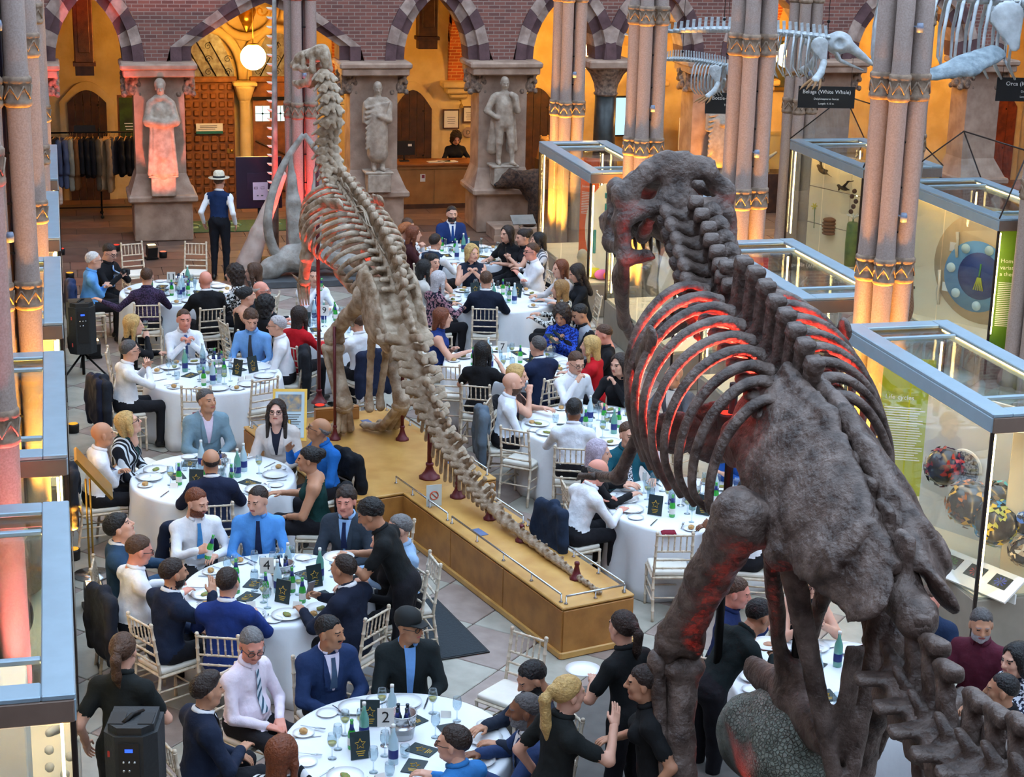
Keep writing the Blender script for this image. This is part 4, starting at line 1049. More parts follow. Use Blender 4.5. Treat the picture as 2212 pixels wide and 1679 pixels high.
    for i in range(nwater):
        q = spot(0.10, 0.42, 0.05)
        if q: ware('water_bottle', water_me, x+q[0], y+q[1], r4.random()*6, 'tall %s glass water bottle on %s' % (('clear','teal')[i % 3 == 2], name), 'bottle', '%s water bottles on %s' % (('clear','teal')[i % 3 == 2], name), parts=(('label', wlabel_me), ('cap', wcap_me)), z=0.749, m=TEALB if i % 3 == 2 else CLEARB)
    for i in range(nmenu):
        q = spot(0.20, 0.55, 0.11)
        if q:
            up_ = r4.random() < 0.3
            o = ware('menu_booklet', menu_me, x+q[0], y+q[1], r4.uniform(-0.9,0.9), 'black menu with gold star lying on '+name if not up_ else 'black menu booklet standing upright on '+name, 'menu', 'menus lying on '+name if not up_ else 'menus standing on '+name, z=0.749+(0.105 if up_ else 0), rx=R(78) if up_ else 0.0)
            O('gold_star', star_me, o)
            for j in range(3): O('gold_line', mline_me, o, None, (0, -0.045-0.016*j, 0), None, (1-0.2*j,1,1))
    ng = int(9+6*detail)
    for i in range(ng):
        q = spot(0.2, 0.60, 0.042)
        if not q: continue
        k = r4.random()
        if k < 0.5: ware('wine_glass', wine_me, x+q[0], y+q[1], 0, 'stemmed wine glass on '+name, 'glass', 'wine glasses on '+name, parts=((('wine', fill_me),) if r4.random() < 0.45 else ()), z=0.749)
        elif k < 0.78: ware('tumbler', tumb_me, x+q[0], y+q[1], 0, 'stemless drinking glass on '+name, 'glass', 'stemless glasses on '+name, z=0.749)
        else: ware('champagne_flute', flute_me, x+q[0], y+q[1], 0, 'slim champagne flute on '+name, 'glass', 'champagne flutes on '+name, z=0.749)
    if detail > 0.7:
        for i in range(3):
            q = spot(0.45, 0.6, 0.05)
            if q: ware('place_card', card_me, x+q[0], y+q[1], r4.uniform(-.4,.4), 'small folded white place card on '+name, 'card', 'place cards on '+name, z=0.749)
def guest(X, Y, face, label, jk=None, **kw):
    o = person(X, Y, face, label, **kw)
    h = R(face); c = chair(o.location.x+0.03*math.sin(h), o.location.y+0.03*math.cos(h), face, 'chair under the '+label)
    if jk: jacket(c, jk, 'jacket on the chair of '+label, len(ALLP) % 2)
    return o
# ------------------------------------------------------------------ the round tables and the guests
table(1, 2.26, 12.11, 'the table below the man in the black cap', 'white cloth reaching the floor over the table below the man in the black cap')
table(2, 1.73, 15.28, 'the table served by the bending waiter', 'white cloth reaching the floor over the table served by the bending waiter')
table(3, 1.41, 18.43, 'the table of the man in teal blazer', 'white cloth reaching the floor over the table of the man in teal blazer')
table(4, 1.75, 22.39, 'the table where a man claps', 'white cloth reaching the floor over the table where a man claps')
table(5, 1.62, 27.04, 'the table of the purple shirted man', 'white cloth reaching the floor over the table of the purple shirted man')
table(6, 3.60, 24.63, 'the table of the woman in red', 'white cloth reaching the floor over the table of the woman in red')
table(7, 6.29, 25.88, 'the table of the bow tied man', 'white cloth reaching the floor over the table of the bow tied man')
table(8, 6.51, 29.02, 'the farthest table before the desk', 'white cloth reaching the floor over the farthest table before the desk')
table(9, 5.63, 22.31, 'the table where menus are read', 'white cloth reaching the floor over the table where menus are read')
table(10, 5.97, 19.48, 'the table of the chin resting woman', 'white cloth reaching the floor over the table of the chin resting woman')
table(11, 6.19, 16.70, 'the table behind the dark arm bone', 'white cloth reaching the floor over the table behind the dark arm bone')
table(12, 5.97, 12.44, 'the table under the dark pelvis', 'white cloth reaching the floor over the table under the dark pelvis')
guest(0.39, 27.11, 85, 'grey haired man in light blue shirt with folded arms', top=(96, 160, 224), arms=('fold', 'fold2'), hair=('crop', 'white'), glasses=True, belly=0.03, jk=(38, 54, 92))
guest(0.64, 27.64, 130, 'dark haired man in black shirt looking down at a camera', top=(20, 20, 24), tie=stripe_fabric('tie_blue_stripe', (60, 110, 170), (190, 205, 220), 7, 0.6), arms=('phone', 'phone'), hair=('short', 'darkbrown'), glasses=True, look=(0, -22))
guest(1.11, 25.91, 5, 'broad man in purple patterned shirt with one arm out', topmat=pattern_fabric('purple_print', (70, 54, 84), (38, 30, 50), 60), top=(60, 48, 72), arms=('out', 'table'), hair=('crop', 'brown'), belly=0.05, lean=4)
guest(1.92, 25.56, 350, 'bald man in black jacket seen from behind', top=(20, 20, 24), kind='suit', hair=None, skin='pink')
guest(2.36, 25.89, 295, 'curly dark haired woman in black and white floral top', topmat=pattern_fabric('floral_bw', (216, 216, 214), (24, 26, 28), 34), sex=1, hair=('curly', 'darkbrown'), arms=('table', 'lap'))
guest(2.65, 25.97, 285, 'brown haired woman in patterned dress beside the whale jaw', topmat=pattern_fabric('floral_bw', (216, 216, 214), (24, 26, 28), 34), sex=1, hair=('mid', 'brown'), sleeves='none')
guest(2.40, 24.49, 75, 'dark haired woman in black with hair tied back', top=(20, 20, 24), sex=1, hair=('bun', 'black'), kind='low', sleeves='none')
guest(2.61, 23.91, 60, 'curly black haired woman in black seen from behind', top=(20, 20, 24), sex=1, hair=('curly', 'black'))
guest(2.64, 24.79, 115, 'bald man in black jacket and dark green shirt with glasses', top=(22, 26, 34), kind='suit', shirt=(30, 80, 56), hair=('balding', 'white'), glasses=True, skin='pink', belly=0.04)
guest(3.48, 25.59, 175, 'man in white shirt and blue tie drinking from a bottle', top=(232, 234, 240), tie=(34, 60, 120), arms=('table', 'mouth'), hair=('short', 'darkbrown'))
guest(2.98, 23.28, 40, 'dark haired woman in a red cardigan', top=(190, 22, 34), sex=1, hair=('long', 'darkbrown'), belly=0.03)
guest(3.69, 22.85, 335, 'man in white shirt partly hidden by the skeleton thigh bone', top=(232, 234, 240), hair=('short', 'brown'), jk=(26, 34, 58))
guest(0.80, 23.13, 95, 'blonde woman in black top drinking white wine', top=(20, 20, 24), sex=1, hair=('long', 'blonde'), arms=('table', 'mouth'))
guest(1.46, 23.32, 172, 'man in white shirt with hands clasped at his chin', top=(232, 234, 240), tie=(70, 90, 140), arms=('clasp', 'clasp'), hair=('crop', 'brown'), skin='pink')
guest(2.32, 23.17, 200, 'young man in light blue shirt and grey tie', top=(116, 168, 228), tie=(60, 62, 70), hair=('thick', 'brown'), look=(-25, -18), arms=('lap', 'lap'))
guest(2.62, 22.81, 280, 'silver haired man in white shirt and purple tie', top=(232, 234, 240), tie=(52, 36, 84), hair=('short', 'silver'), glasses=True, belly=0.05, arms=('lap', 'lap'), jk=(24, 26, 32))
guest(0.70, 21.87, 75, 'man in white shirt clapping at the table', top=(232, 234, 240), hair=('short', 'salt'), glasses=True, arms=('clap', 'clap'), belly=0.03, jk=(30, 34, 44))
guest(0.28, 18.55, 80, 'bald man in white shirt with arms folded', top=(232, 234, 240), tie=(30, 48, 96), hair=None, skin='tan', arms=('fold', 'fold2'), belly=0.04, jk=(28, 34, 46))
guest(0.56, 18.89, 105, 'blonde woman in black pinstriped jacket looking up', topmat=stripe_fabric('pinstripe', (22, 24, 32), (200, 205, 210), 5.5), kind='blazer', top=(22, 24, 32), shirt=(24, 60, 60), sex=1, hair=('bob', 'blonde'), glasses=True, arms=('lap', 'lap'), look=(-10, 22))
guest(1.45, 19.58, 170, 'smiling grey haired man in pale teal blazer', top=(120, 146, 160), kind='blazer', shirt=(226, 206, 222), hair=('short', 'salt'), skin='tan', look=(-22, 10), arms=('lap', 'lap'))
guest(2.17, 19.03, 195, 'long brown haired woman in cream cardigan with glasses', top=(206, 196, 190), kind='blazer', shirt=(34, 36, 52), sex=1, hair=('long', 'darkbrown'), glasses=True, look=(0, 12), arms=('lap', 'lap'), skin='pale')
guest(2.54, 18.32, 245, 'laughing man in bright blue shirt and yellow tie', top=(28, 100, 178), tie=(222, 190, 120), hair=('balding', 'grey'), glasses=True, skin='olive', arms=('lap', 'gest'), look=(40, 18), jk=(18, 20, 26))
guest(2.30, 17.36, 285, 'dark haired woman in green top leaning to the table', top=(20, 58, 56), sex=1, hair=('bun', 'black'), kind='low', sleeves='none', skin='tan', arms=('lap', 'table'), jk=(18, 20, 26))
guest(1.32, 17.46, 0, 'balding man in navy suit seen from behind', top=(28, 36, 62), kind='suit', hair=('balding', 'darkbrown'), skin='tan')
guest(0.35, 15.73, 95, 'black haired young man in blue suit tilting his head back', top=(44, 72, 100), kind='suit', hair=('fringe', 'black'), look=(0, 28), skin='fair', lean=-2)
guest(0.50, 15.15, 70, 'man in white shirt with dark tie and glasses turned aside', top=(232, 234, 240), tie=(28, 32, 50), hair=('short', 'brown'), glasses=True, look=(8, -12), belly=0.06, arms=('table', 'table'), skin='pink', jk=(30, 34, 46))
guest(1.09, 16.29, 168, 'bearded man in white shirt holding a beer bottle', top=(232, 234, 240), tie=(64, 132, 190), beard='auburn', hair=('short', 'auburn'), arms=('front', 'glass'), look=(-30, -10), belly=0.03, jk=(24, 34, 56))
guest(1.66, 16.25, 188, 'smiling man in light blue shirt and navy tie', top=(84, 150, 222), tie=(24, 34, 66), hair=('crop', 'darkbrown'), look=(30, -8), arms=('lap', 'lap'))
guest(2.48, 16.07, 205, 'curly haired young man in charcoal suit with navy tie', top=(50, 60, 72), kind='suit', shirt=(150, 190, 236), tie=(24, 34, 70), hair=('thick', 'darkbrown'), arms=('lap', 'lap'), skin='pink')
guest(2.66, 15.00, 250, 'long haired woman half hidden behind the bending waiter', top=(20, 20, 24), sex=1, hair=('long', 'brown'))
guest(2.84, 15.25, 265, 'grey haired man half hidden behind the bending waiter', top=(150, 180, 214), hair=('short', 'grey'))
guest(2.20, 14.39, 315, 'heavy man in navy suit with shaved neck seen from behind', top=(24, 32, 52), kind='suit', hair=('crop', 'darkbrown'), skin='tan', belly=0.06, arms=('table', 'glass'))
guest(0.76, 14.56, 60, 'dark bearded man in navy suit gesturing with his hand', top=(24, 36, 60), kind='suit', hair=('short', 'darkbrown'), beard='darkbrown', skin='tan', arms=('lap', 'gest'), look=(10, 0))
guest(1.19, 14.27, 20, 'man in royal blue suit seen from behind', top=(28, 52, 118), kind='suit', hair=('short', 'darkbrown'))
guest(1.26, 12.98, 140, 'grey haired man in pink white shirt and striped tie', top=(236, 222, 234), tie=stripe_fabric('tie_pale_stripe', (206, 214, 224), (60, 90, 110), 7, 0.6), hair=('short', 'grey'), glasses=True, skin='pink', belly=0.06, arms=('lap', 'lap'), look=(30, -18))
guest(1.89, 13.10, 165, 'moustached man in navy suit looking sideways', top=(32, 52, 92), kind='suit', shirt=(226, 220, 240), tie=(62, 84, 110), beard='moustache', hair=('short', 'black'), skin='olive', arms=('lap', 'lap'), look=(-35, 0))
guest(2.53, 13.10, 180, 'man in black cap and black zipped jacket', top=(26, 34, 36), kind='jacket', shirt=(110, 160, 220), hair=('crop', 'black'), headwear='cap', glasses=True, skin='olive', arms=('lap', 'lap'), look=(-40, 0))
guest(0.85, 12.23, 72, 'young man in dark navy suit with quiffed hair', top=(26, 36, 58), kind='suit', tie=(28, 34, 56), hair=('quiff', 'darkbrown'), arms=('lap', 'front'), skin='tan', lean=4)
guest(1.28, 11.16, 45, 'woman with long auburn hair in a striped top', topmat=stripe_fabric('bw_stripe', (220, 220, 222), (24, 26, 30), 5.5), sex=1, hair=('long', 'auburn'), arms=('table', 'mouth'))
guest(2.46, 11.08, 322, 'man in blue shirt with glasses seen from behind', top=(50, 122, 190), hair=('short', 'darkbrown'), glasses=True, look=(-25, 0))
guest(3.26, 11.98, 262, 'bearded man in dark suit looking down', top=(34, 42, 58), kind='suit', beard='black', hair=('short', 'black'), skin='tan', look=(0, -25))
guest(3.07, 11.47, 280, 'grey haired man in blue suit facing the table', top=(44, 64, 104), kind='suit', beard='grey', hair=('crop', 'salt'), skin='brown', arms=('table', 'table'))
guest(5.15, 16.61, 72, 'bald man in white shirt writing at the table', top=(232, 234, 240), hair=('balding', 'grey'), skin='pink', arms=('table', 'reach'), look=(20, -25), lean=22, jk=(30, 44, 66))
guest(5.29, 17.05, 95, 'woman with lilac grey hair in black', top=(20, 20, 24), sex=1, hair=('bob', 'lilac'), look=(20, 0))
guest(5.78, 17.58, 172, 'man in teal shirt and patterned tie behind the rib cage', top=(22, 84, 100), tie=pattern_fabric('tie_dots', (210, 210, 214), (30, 34, 44), 90), hair=('short', 'brown'), belly=0.05)
guest(6.93, 17.32, 195, 'man in blue shirt with folded arms behind the arm bone', top=(26, 76, 150), arms=('fold', 'fold2'), hair=('crop', 'brown'), skin='fair')
guest(6.36, 15.59, 292, 'black haired man in white shirt seen beyond the thigh bone', top=(232, 234, 240), hair=('short', 'black'), skin='brown', arms=('glass', 'table'))
guest(5.02, 19.69, 95, 'bald bearded man in white shirt and navy tie', top=(226, 232, 242), tie=(28, 38, 80), beard='brown', hair=None, skin='fair', arms=('lap', 'lap'), jk=(90, 104, 118))
guest(5.15, 20.00, 115, 'blonde woman resting her chin on her hand', top=(60, 40, 36), kind='low', sleeves='none', sex=1, hair=('mid', 'blonde'), arms=('table', 'chin'))
guest(6.01, 20.45, 165, 'man with glasses and white shirt touching his collar', top=(232, 234, 240), hair=('short', 'brown'), glasses=True, arms=('lap', 'fist'), look=(0, -15))
guest(6.51, 20.28, 205, 'dark haired woman in black with her hand at her face', top=(20, 20, 24), sex=1, hair=('mid', 'darkbrown'), arms=('chin', 'table'), look=(30, 0))
guest(5.45, 18.56, 20, 'dark haired man in white shirt seen from behind', top=(226, 230, 240), hair=('short', 'black'), skin='brown')
guest(7.01, 19.69, 235, 'bald smiling man in grey blazer seen through the ribs', top=(86, 86, 92), kind='blazer', shirt=(214, 206, 196), hair=None, skin='tan', look=(20, 0))
guest(4.84, 22.87, 100, 'auburn haired woman in sleeveless blue dress', top=(28, 52, 116), sleeves='none', sex=1, hair=('bob', 'auburn'), arms=('fold', 'table'))
guest(4.98, 21.12, 25, 'black haired woman in black top seen from behind', top=(20, 20, 24), sex=1, hair=('long', 'black'), sleeves='short', arms=('table', 'gest'))
guest(5.74, 21.27, 335, 'grey haired man in navy suit seen from behind', top=(24, 36, 66), kind='suit', hair=('short', 'salt'))
guest(6.47, 22.80, 215, 'curly haired woman in blue patterned dress reading a menu', topmat=pattern_fabric('blue_floral', (40, 80, 190), (20, 34, 100), 40), sex=1, hair=('curly', 'darkbrown'), skin='tan', arms=('phone', 'phone'), look=(0, -22))
guest(6.73, 22.81, 260, 'man in grey waistcoat over a black shirt reading a menu', top=(150, 156, 166), kind='waistcoat', shirt=(20, 20, 26), hair=('short', 'black'), skin='tan', arms=('phone', 'phone'), look=(0, -20))
guest(6.40, 21.16, 300, 'blonde woman in a red top seen from behind', top=(190, 20, 34), sex=1, hair=('mid', 'blonde'))
guest(6.74, 21.71, 285, 'short haired man in black beside the blonde woman in red', top=(20, 20, 24), hair=('crop', 'brown'), skin='pink', look=(0, -15))
guest(5.25, 25.07, 70, 'woman with silver hair in a dark floral dress', topmat=pattern_fabric('dark_floral', (150, 110, 120), (22, 24, 40), 30), sex=1, hair=('long', 'silver'))
guest(5.40, 26.27, 150, 'dark haired woman with clasped hands facing the camera', top=(34, 30, 40), sex=1, hair=('bun', 'black'), arms=('clasp', 'clasp'), kind='low', sleeves='none')
guest(6.14, 26.84, 190, 'blonde woman in dark sleeveless top with raised hands', top=(34, 40, 56), sex=1, hair=('bob', 'blonde'), arms=('clasp', 'clasp'), sleeves='none', look=(-30, 0))
guest(5.93, 24.98, 15, 'man in dark navy suit seated beside the floral dress', top=(22, 30, 50), kind='suit', hair=('short', 'brown'))
guest(7.09, 26.82, 262, 'man in white dress shirt and black bow tie', top=(232, 234, 240), bow=(18, 18, 22), hair=('short', 'brown'), glasses=True, arms=('fold', 'fold2'), belly=0.05, skin='pink')
guest(7.21, 25.56, 258, 'auburn haired woman in a pale top', top=(206, 200, 200), sex=1, hair=('mid', 'auburn'))
guest(7.38, 25.23, 275, 'woman with very long dark hair in black sequins', top=(18, 20, 26), sex=1, hair=('long', 'darkbrown'), look=(0, -20), belly=0.03)
guest(6.85, 24.25, 298, 'long blonde haired woman in black floral dress', topmat=pattern_fabric('floral_bw2', (200, 200, 196), (22, 24, 26), 28), sex=1, hair=('long', 'darkblonde'))
guest(5.19, 25.85, 75, 'woman with long black hair seen from behind', top=(200, 196, 190), sex=1, hair=('long', 'black'))
guest(5.41, 28.61, 80, 'ginger haired man in white shirt and dark waistcoat', top=(34, 42, 66), kind='waistcoat', hair=('quiff', 'ginger'), arms=('table', 'chin'))
guest(5.51, 28.40, 95, 'woman with red hair half hidden by the ginger man', top=(60, 24, 28), sex=1, hair=('mid', 'auburn'))
guest(5.54, 29.06, 130, 'man in black waistcoat and bow tie looking down', top=(22, 24, 28), kind='waistcoat', bow=(16, 16, 18), hair=('crop', 'brown'), look=(0, -22), arms=('phone', 'phone'))
guest(6.49, 29.99, 178, 'bearded man in blue suit and blue tie facing the camera', top=(30, 52, 104), kind='suit', tie=(34, 70, 130), hair=('short', 'darkbrown'), beard='darkbrown', arms=('lap', 'lap'))
guest(5.74, 27.74, 45, 'man in dark waistcoat seen from behind', top=(26, 44, 66), kind='waistcoat', hair=('short', 'darkbrown'))
guest(7.03, 28.20, 240, 'dark haired woman in black dress', top=(20, 20, 24), sex=1, hair=('mid', 'darkbrown'), sleeves='short')
guest(7.23, 27.91, 265, 'dark haired woman raising a phone', top=(30, 30, 36), sex=1, hair=('bun', 'darkbrown'), arms=('phone', 'phone'), sleeves='none', look=(0, -8))
guest(7.40, 27.59, 275, 'black haired woman in a striped blouse', topmat=stripe_fabric('blouse_stripe', (206, 206, 210), (90, 92, 100), 5.5), sex=1, hair=('bob', 'black'))
guest(5.38, 13.25, 120, 'man in navy shirt with glasses seen under the thigh bone', top=(24, 40, 84), hair=('short', 'brown'), skin='pink', arms=('lap', 'gest'), look=(0, -10))
guest(6.09, 13.40, 180, 'dark haired woman in black top holding a pink phone', top=(20, 20, 24), sex=1, hair=('mid', 'black'), kind='low', sleeves='none', glasses=True, arms=('phone', 'phone'), look=(0, -20))
guest(6.90, 12.75, 215, 'man in dark blue suit hidden by the tail bones', top=(26, 44, 74), kind='suit', hair=('short', 'brown'), skin='pink')
guest(7.12, 12.23, 225, 'bearded man in maroon shirt facing the camera', top=(84, 28, 46), kind='polo', hair=('short', 'salt'), beard='silver', skin='tan', arms=('lap', 'lap'), look=(-25, -8))
guest(7.06, 11.56, 255, 'dark haired woman in floral blouse with raised fist', topmat=pattern_fabric('floral_navy', (200, 204, 214), (24, 30, 48), 40), sex=1, hair=('bob', 'black'), arms=('fist', 'lap'))
guest(6.69, 11.09, 300, 'dark haired man lit red beside the tail bones', top=(20, 20, 24), hair=('crop', 'black'), skin='tan')
person(0.26, 12.06, 20, 'waitress in black with a brown ponytail seen from behind', top=(24, 28, 28), kind='polo', sleeves='short', sex=1, hair=('tail', 'brown'), arms=('side', 'front'), seated=False)
person(2.48, 14.64, 292, 'black haired waiter in black bending over the table', top=(22, 26, 28), kind='polo', sleeves='short', hair=('thick', 'black'), arms=('reach', 'reach'), lean=24, look=(0, -25), skin='tan', seated=False)
person(3.19, 10.77, 75, 'blonde waitress in black with a long ponytail', top=(24, 28, 28), kind='polo', sleeves='short', sex=1, hair=('longtail', 'blonde'), arms=('side', 'gest'), seated=False)
person(3.90, 11.80, 335, 'tall waitress in black with brown ponytail facing away', top=(22, 26, 28), kind='polo', sleeves='short', sex=1, hair=('tail', 'darkbrown'), arms=('front', 'side'), s=1.03, seated=False)
person(3.75, 10.83, 290, 'dark haired waitress in black lit red on her cheek', top=(24, 26, 28), kind='polo', sleeves='short', sex=1, hair=('bun', 'darkbrown'), arms=('side', 'front'), skin='tan', seated=False)
person(5.12, 12.12, 75, 'black haired waiter in black stooping beside the thigh bone', top=(20, 32, 34), kind='polo', hair=('short', 'black'), arms=('reach', 'reach'), lean=38, look=(0, -20), skin='tan', seated=False)
person(2.61, 31.02, 20, 'man in straw hat and blue waistcoat walking away', top=(24, 44, 84), kind='waistcoat', hair=('short', 'brown'), headwear='hat', arms=('side', 'side'), trousers=(22, 24, 32), lean=2, seated=False)
person(8.26, 37.85, 180, 'dark haired receptionist in black behind the desk', top=(20, 20, 24), sex=1, hair=('curly', 'darkbrown'), look=(0, -28), arms=('table', 'table'), z0=0.1)
lay_table(1, 2.26, 12.11, 'the table below the man in the black cap', [15, 97, 128, 169, 226, 275, 311, 340], 1.0, nmenu=7, nbeer=1, nwater=3, bucket=True, card='2')
lay_table(2, 1.73, 15.28, 'the table served by the bending waiter', [44, 92, 107, 152, 180, 208, 233, 264, 288, 328, 356], 1.0, nmenu=6, nbeer=6, nwater=3, bucket=True, card='4')
lay_table(3, 1.41, 18.43, 'the table of the man in teal blazer', [2, 52, 96, 140, 185, 216, 276, 298], 0.9, nmenu=4, nbeer=3, nwater=3, bucket=True, card=None)
lay_table(4, 1.75, 22.39, 'the table where a man claps', [36, 64, 108, 144, 180, 216, 244, 308, 343], 0.8, nmenu=4, nbeer=5, nwater=3, bucket=True, card=None)
lay_table(5, 1.62, 27.04, 'the table of the purple shirted man', [0, 36, 72, 108, 136, 147, 169, 204, 273, 301], 0.5, nmenu=4, nbeer=3, nwater=3, bucket=True, card='11')
lay_table(6, 3.60, 24.63, 'the table of the woman in red', [36, 72, 108, 144, 177, 205, 234, 263, 279, 324, 353], 0.5, nmenu=4, nbeer=3, nwater=3, bucket=False, card='9')
lay_table(7, 6.29, 25.88, 'the table of the bow tied man', [40, 72, 109, 121, 161, 202, 232, 268, 293, 324, 351], 0.5, nmenu=4, nbeer=3, nwater=3, bucket=False, card='10')
lay_table(8, 6.51, 29.02, 'the farthest table before the desk', [36, 72, 108, 147, 147, 148, 180, 211, 238, 250, 273, 324, 359], 0.5, nmenu=4, nbeer=3, nwater=3, bucket=False, card=None)
lay_table(9, 5.63, 22.31, 'the table where menus are read', [0, 60, 66, 118, 146, 174, 209, 252, 305], 0.5, nmenu=4, nbeer=3, nwater=3, bucket=False, card='7')
lay_table(10, 5.97, 19.48, 'the table of the chin resting woman', [2, 34, 79, 108, 144, 180, 209, 252, 283, 303], 0.7, nmenu=4, nbeer=3, nwater=3, bucket=False, card=None)
lay_table(11, 6.19, 16.70, 'the table behind the dark arm bone', [50, 108, 144, 171, 216, 265, 291, 335], 0.9, nmenu=4, nbeer=3, nwater=3, bucket=True, card='3')
lay_table(12, 5.97, 12.44, 'the table under the dark pelvis', [7, 36, 72, 100, 129, 152, 180, 216, 252, 288, 324], 0.5, nmenu=4, nbeer=3, nwater=3, bucket=False, card=None)
# ------------------------------------------------------------------ the great dark predator skeleton (spine runs along +Y at x = 4.75)
REX = mat('dark_cast_bone', (112,96,88), 0.5, vscale=7, bump=1.0, bscale=26, col2=(52,38,32), detail=9, spec=0.45)
REXT = mat('cast_tooth', (96,86,74), 0.35, var=0.15)
rex = E('predator_skeleton', 'huge dark brown cast of a two legged predatory dinosaur skeleton seen from behind', 'skeleton', (4.75, 10.0, 0))
def bone(root, name, prims, vox=0.022, k=0.04, warp=None, m=None, loc=None, rot=None, sc=None):
    return O(name, sdf_mesh(name, prims, vox, [m or REX], k, warp), root, None, loc, rot, sc)
# skull: x lateral, y forwards, z up, origin at the neck joint
def mir(f): return [p for s in (-1, 1) for p in f(s)]
sk = [ell((0,0.10,0.06), (0.13,0.17,0.20)), ell((0,0.00,0.32), (0.32,0.05,0.12)), ell((0,0.02,0.17), (0.12,0.06,0.14)),
      cone((0,0.08,0.30), (0,0.75,0.24), 0.11, 0.16, flat=((0,0,1),1.6)), cone((0,0.75,0.20), (0,1.25,0.02), 0.17, 0.13, flat=((0,0,1),1.2))]
sk += mir(lambda s: [cone((s*0.26,0.0,0.28), (s*0.40,0.04,0.12), 0.07, 0.085), ell((s*0.43,0.06,0.10), (0.09,0.10,0.10)),
      cone((s*0.06,0.0,0.06), (s*0.40,0.0,-0.06), 0.085, 0.075, flat=((0,1,0),1.8)), cone((s*0.43,0.07,0.08), (s*0.46,0.08,-0.10), 0.085, 0.075, flat=((1,0,0),1.5)),
      cone((s*0.46,0.08,-0.12), (s*0.44,0.05,-0.36), 0.095, 0.085, flat=((1,0,0),1.4)), cone((s*0.45,0.03,-0.38), (s*0.26,0.00,-0.39), 0.065, 0.05),
      cone((s*0.46,0.12,-0.30), (s*0.40,0.50,-0.26), 0.07, 0.06, flat=((1,0,0),1.4)), cone((s*0.42,0.10,0.12), (s*0.33,0.48,0.20), 0.07, 0.075), cone((s*0.33,0.48,0.20), (s*0.40,0.50,-0.24), 0.05, 0.06),
      cone((s*0.39,0.50,-0.22), (s*0.20,0.85,-0.14), 0.09, 0.13, flat=((1,0,0),1.6)), cone((s*0.20,0.80,-0.05), (s*0.10,1.28,-0.08), 0.15, 0.13, flat=((1,0,0),1.4)),
      cone((s*0.18,0.10,-0.05), (s*0.13,0.5,-0.22), 0.04, 0.06)])
sk += mir(lambda s: [ell((s*0.19,0.17,0.36), (0.10,0.085,0.13), k=0.03, sub=True), ell((s*0.22,-0.06,0.10), (0.09,0.06,0.07), k=0.03, sub=True), ell((s*0.47,0.30,0.0), (0.12,0.10,0.13), k=0.03, sub=True), ell((s*0.30,0.72,0.06), (0.14,0.11,0.07), k=0.03, sub=True)])
SKR = (R(-14), 0, R(3)); SKL = (-0.05, 3.30, 4.58)
skull = bone(rex, 'skull', sk, 0.02, 0.05, rug(0.015,1), loc=SKL, rot=SKR)
tooth_me = MB().tube([(0,0,0.02),(0,-0.004,-0.05),(0,-0.02,-0.12)], [0.022,0.02,0.003], 8).mesh('tooth', [REXT])
for s in (-1, 1):
    for i in range(8):
        u = i/7; O('tooth', tooth_me, skull, None, (s*(0.34-0.25*u), 0.60+0.62*u, -0.25+0.04*u), None, 1.1-0.3*abs(u-0.4))
jw = mir(lambda s: chain([(s*0.45,0.03,-0.06), (s*0.43,0.25,-0.10), (s*0.28,0.75,-0.12), (s*0.06,1.15,-0.08)], [0.09,0.13,0.10,0.07], flat=((1,0,0),2.2)))
jaw = bone(rex, 'lower_jaw', jw, 0.02, 0.04, rug(0.009,2), loc=(-0.05, 3.28, 4.24), rot=(R(-50), 0, R(3)))
for s in (-1, 1):
    for i in range(7):
        u = i/6; O('tooth', tooth_me, jaw, None, (s*(0.33-0.27*u), 0.55+0.55*u, -0.03), (R(180),0,0), 0.9)
# neck
neck_pts = [(3.22,4.50),(3.06,4.42),(2.93,4.33),(2.81,4.25),(2.70,4.17),(2.60,4.08),(2.50,4.0),(2.38,3.95)]
cerv = [ell((0,0,0), (0.11,0.09,0.10)), rbox((0,-0.04,0.16), (0.035,0.045,0.11), 0.02, k=0.04, rot=rotm(-16,0,0)), rbox((0,-0.07,0.27), (0.05,0.055,0.035), 0.02, k=0.03)]
cerv += mir(lambda s: [rbox((s*0.12,-0.02,0.085), (0.11,0.060,0.032), 0.022, k=0.035, rot=rotm(-12,s*-20,s*14)), rbox((s*0.13,0.03,-0.02), (0.085,0.050,0.030), 0.02, k=0.035, rot=rotm(0,s*12,s*-10)), ell((s*0.20,-0.07,0.125), (0.035,0.06,0.028), k=0.03), cone((s*0.19,0.02,-0.03), (s*0.16,-0.26,-0.14), 0.028, 0.010)])
cerv_me = sdf_mesh('cervical_vertebra', cerv, 0.018, [REX], 0.04, rug(0.012,3))
for i, (y, z) in enumerate(neck_pts):
    O('cervical_vertebra', cerv_me, rex, None, (0, y, z), (R(38-2*i), 0, R(rnd.uniform(-4,4))), (1.05+0.02*i, 1.0, 1.0+0.02*i))
# back: neural spine tops from the photograph's proportions
tops = [(2.40,4.46),(2.10,4.45),(1.86,4.43),(1.65,4.38),(1.45,4.32),(1.26,4.27),(1.08,4.21),(0.91,4.15),(0.74,4.07)]
dors = [cone((0,-0.09,0), (0,0.09,0), 0.105, 0.105), rbox((0,-0.01,0.33), (0.045,0.056,0.245), 0.022, k=0.05), rbox((0,-0.01,0.535), (0.062,0.066,0.045), 0.022, k=0.04), ell((0,0,0.12), (0.085,0.09,0.09))]
dors += mir(lambda s: [cone((s*0.05,0,0.12), (s*0.30,0.02,0.15), 0.075, 0.055, flat=((0,0,1),1.9)), ell((s*0.31,0.02,0.155), (0.045,0.06,0.035))])
dors_me = sdf_mesh('dorsal_vertebra', dors, 0.018, [REX], 0.05, rug(0.009,4))
for i, (y, z) in enumerate(tops):
    O('dorsal_vertebra', dors_me, rex, None, (0, y, z-0.55), (R(14), 0, 0), (1,1,1) if i else (1,0.9,0.8))
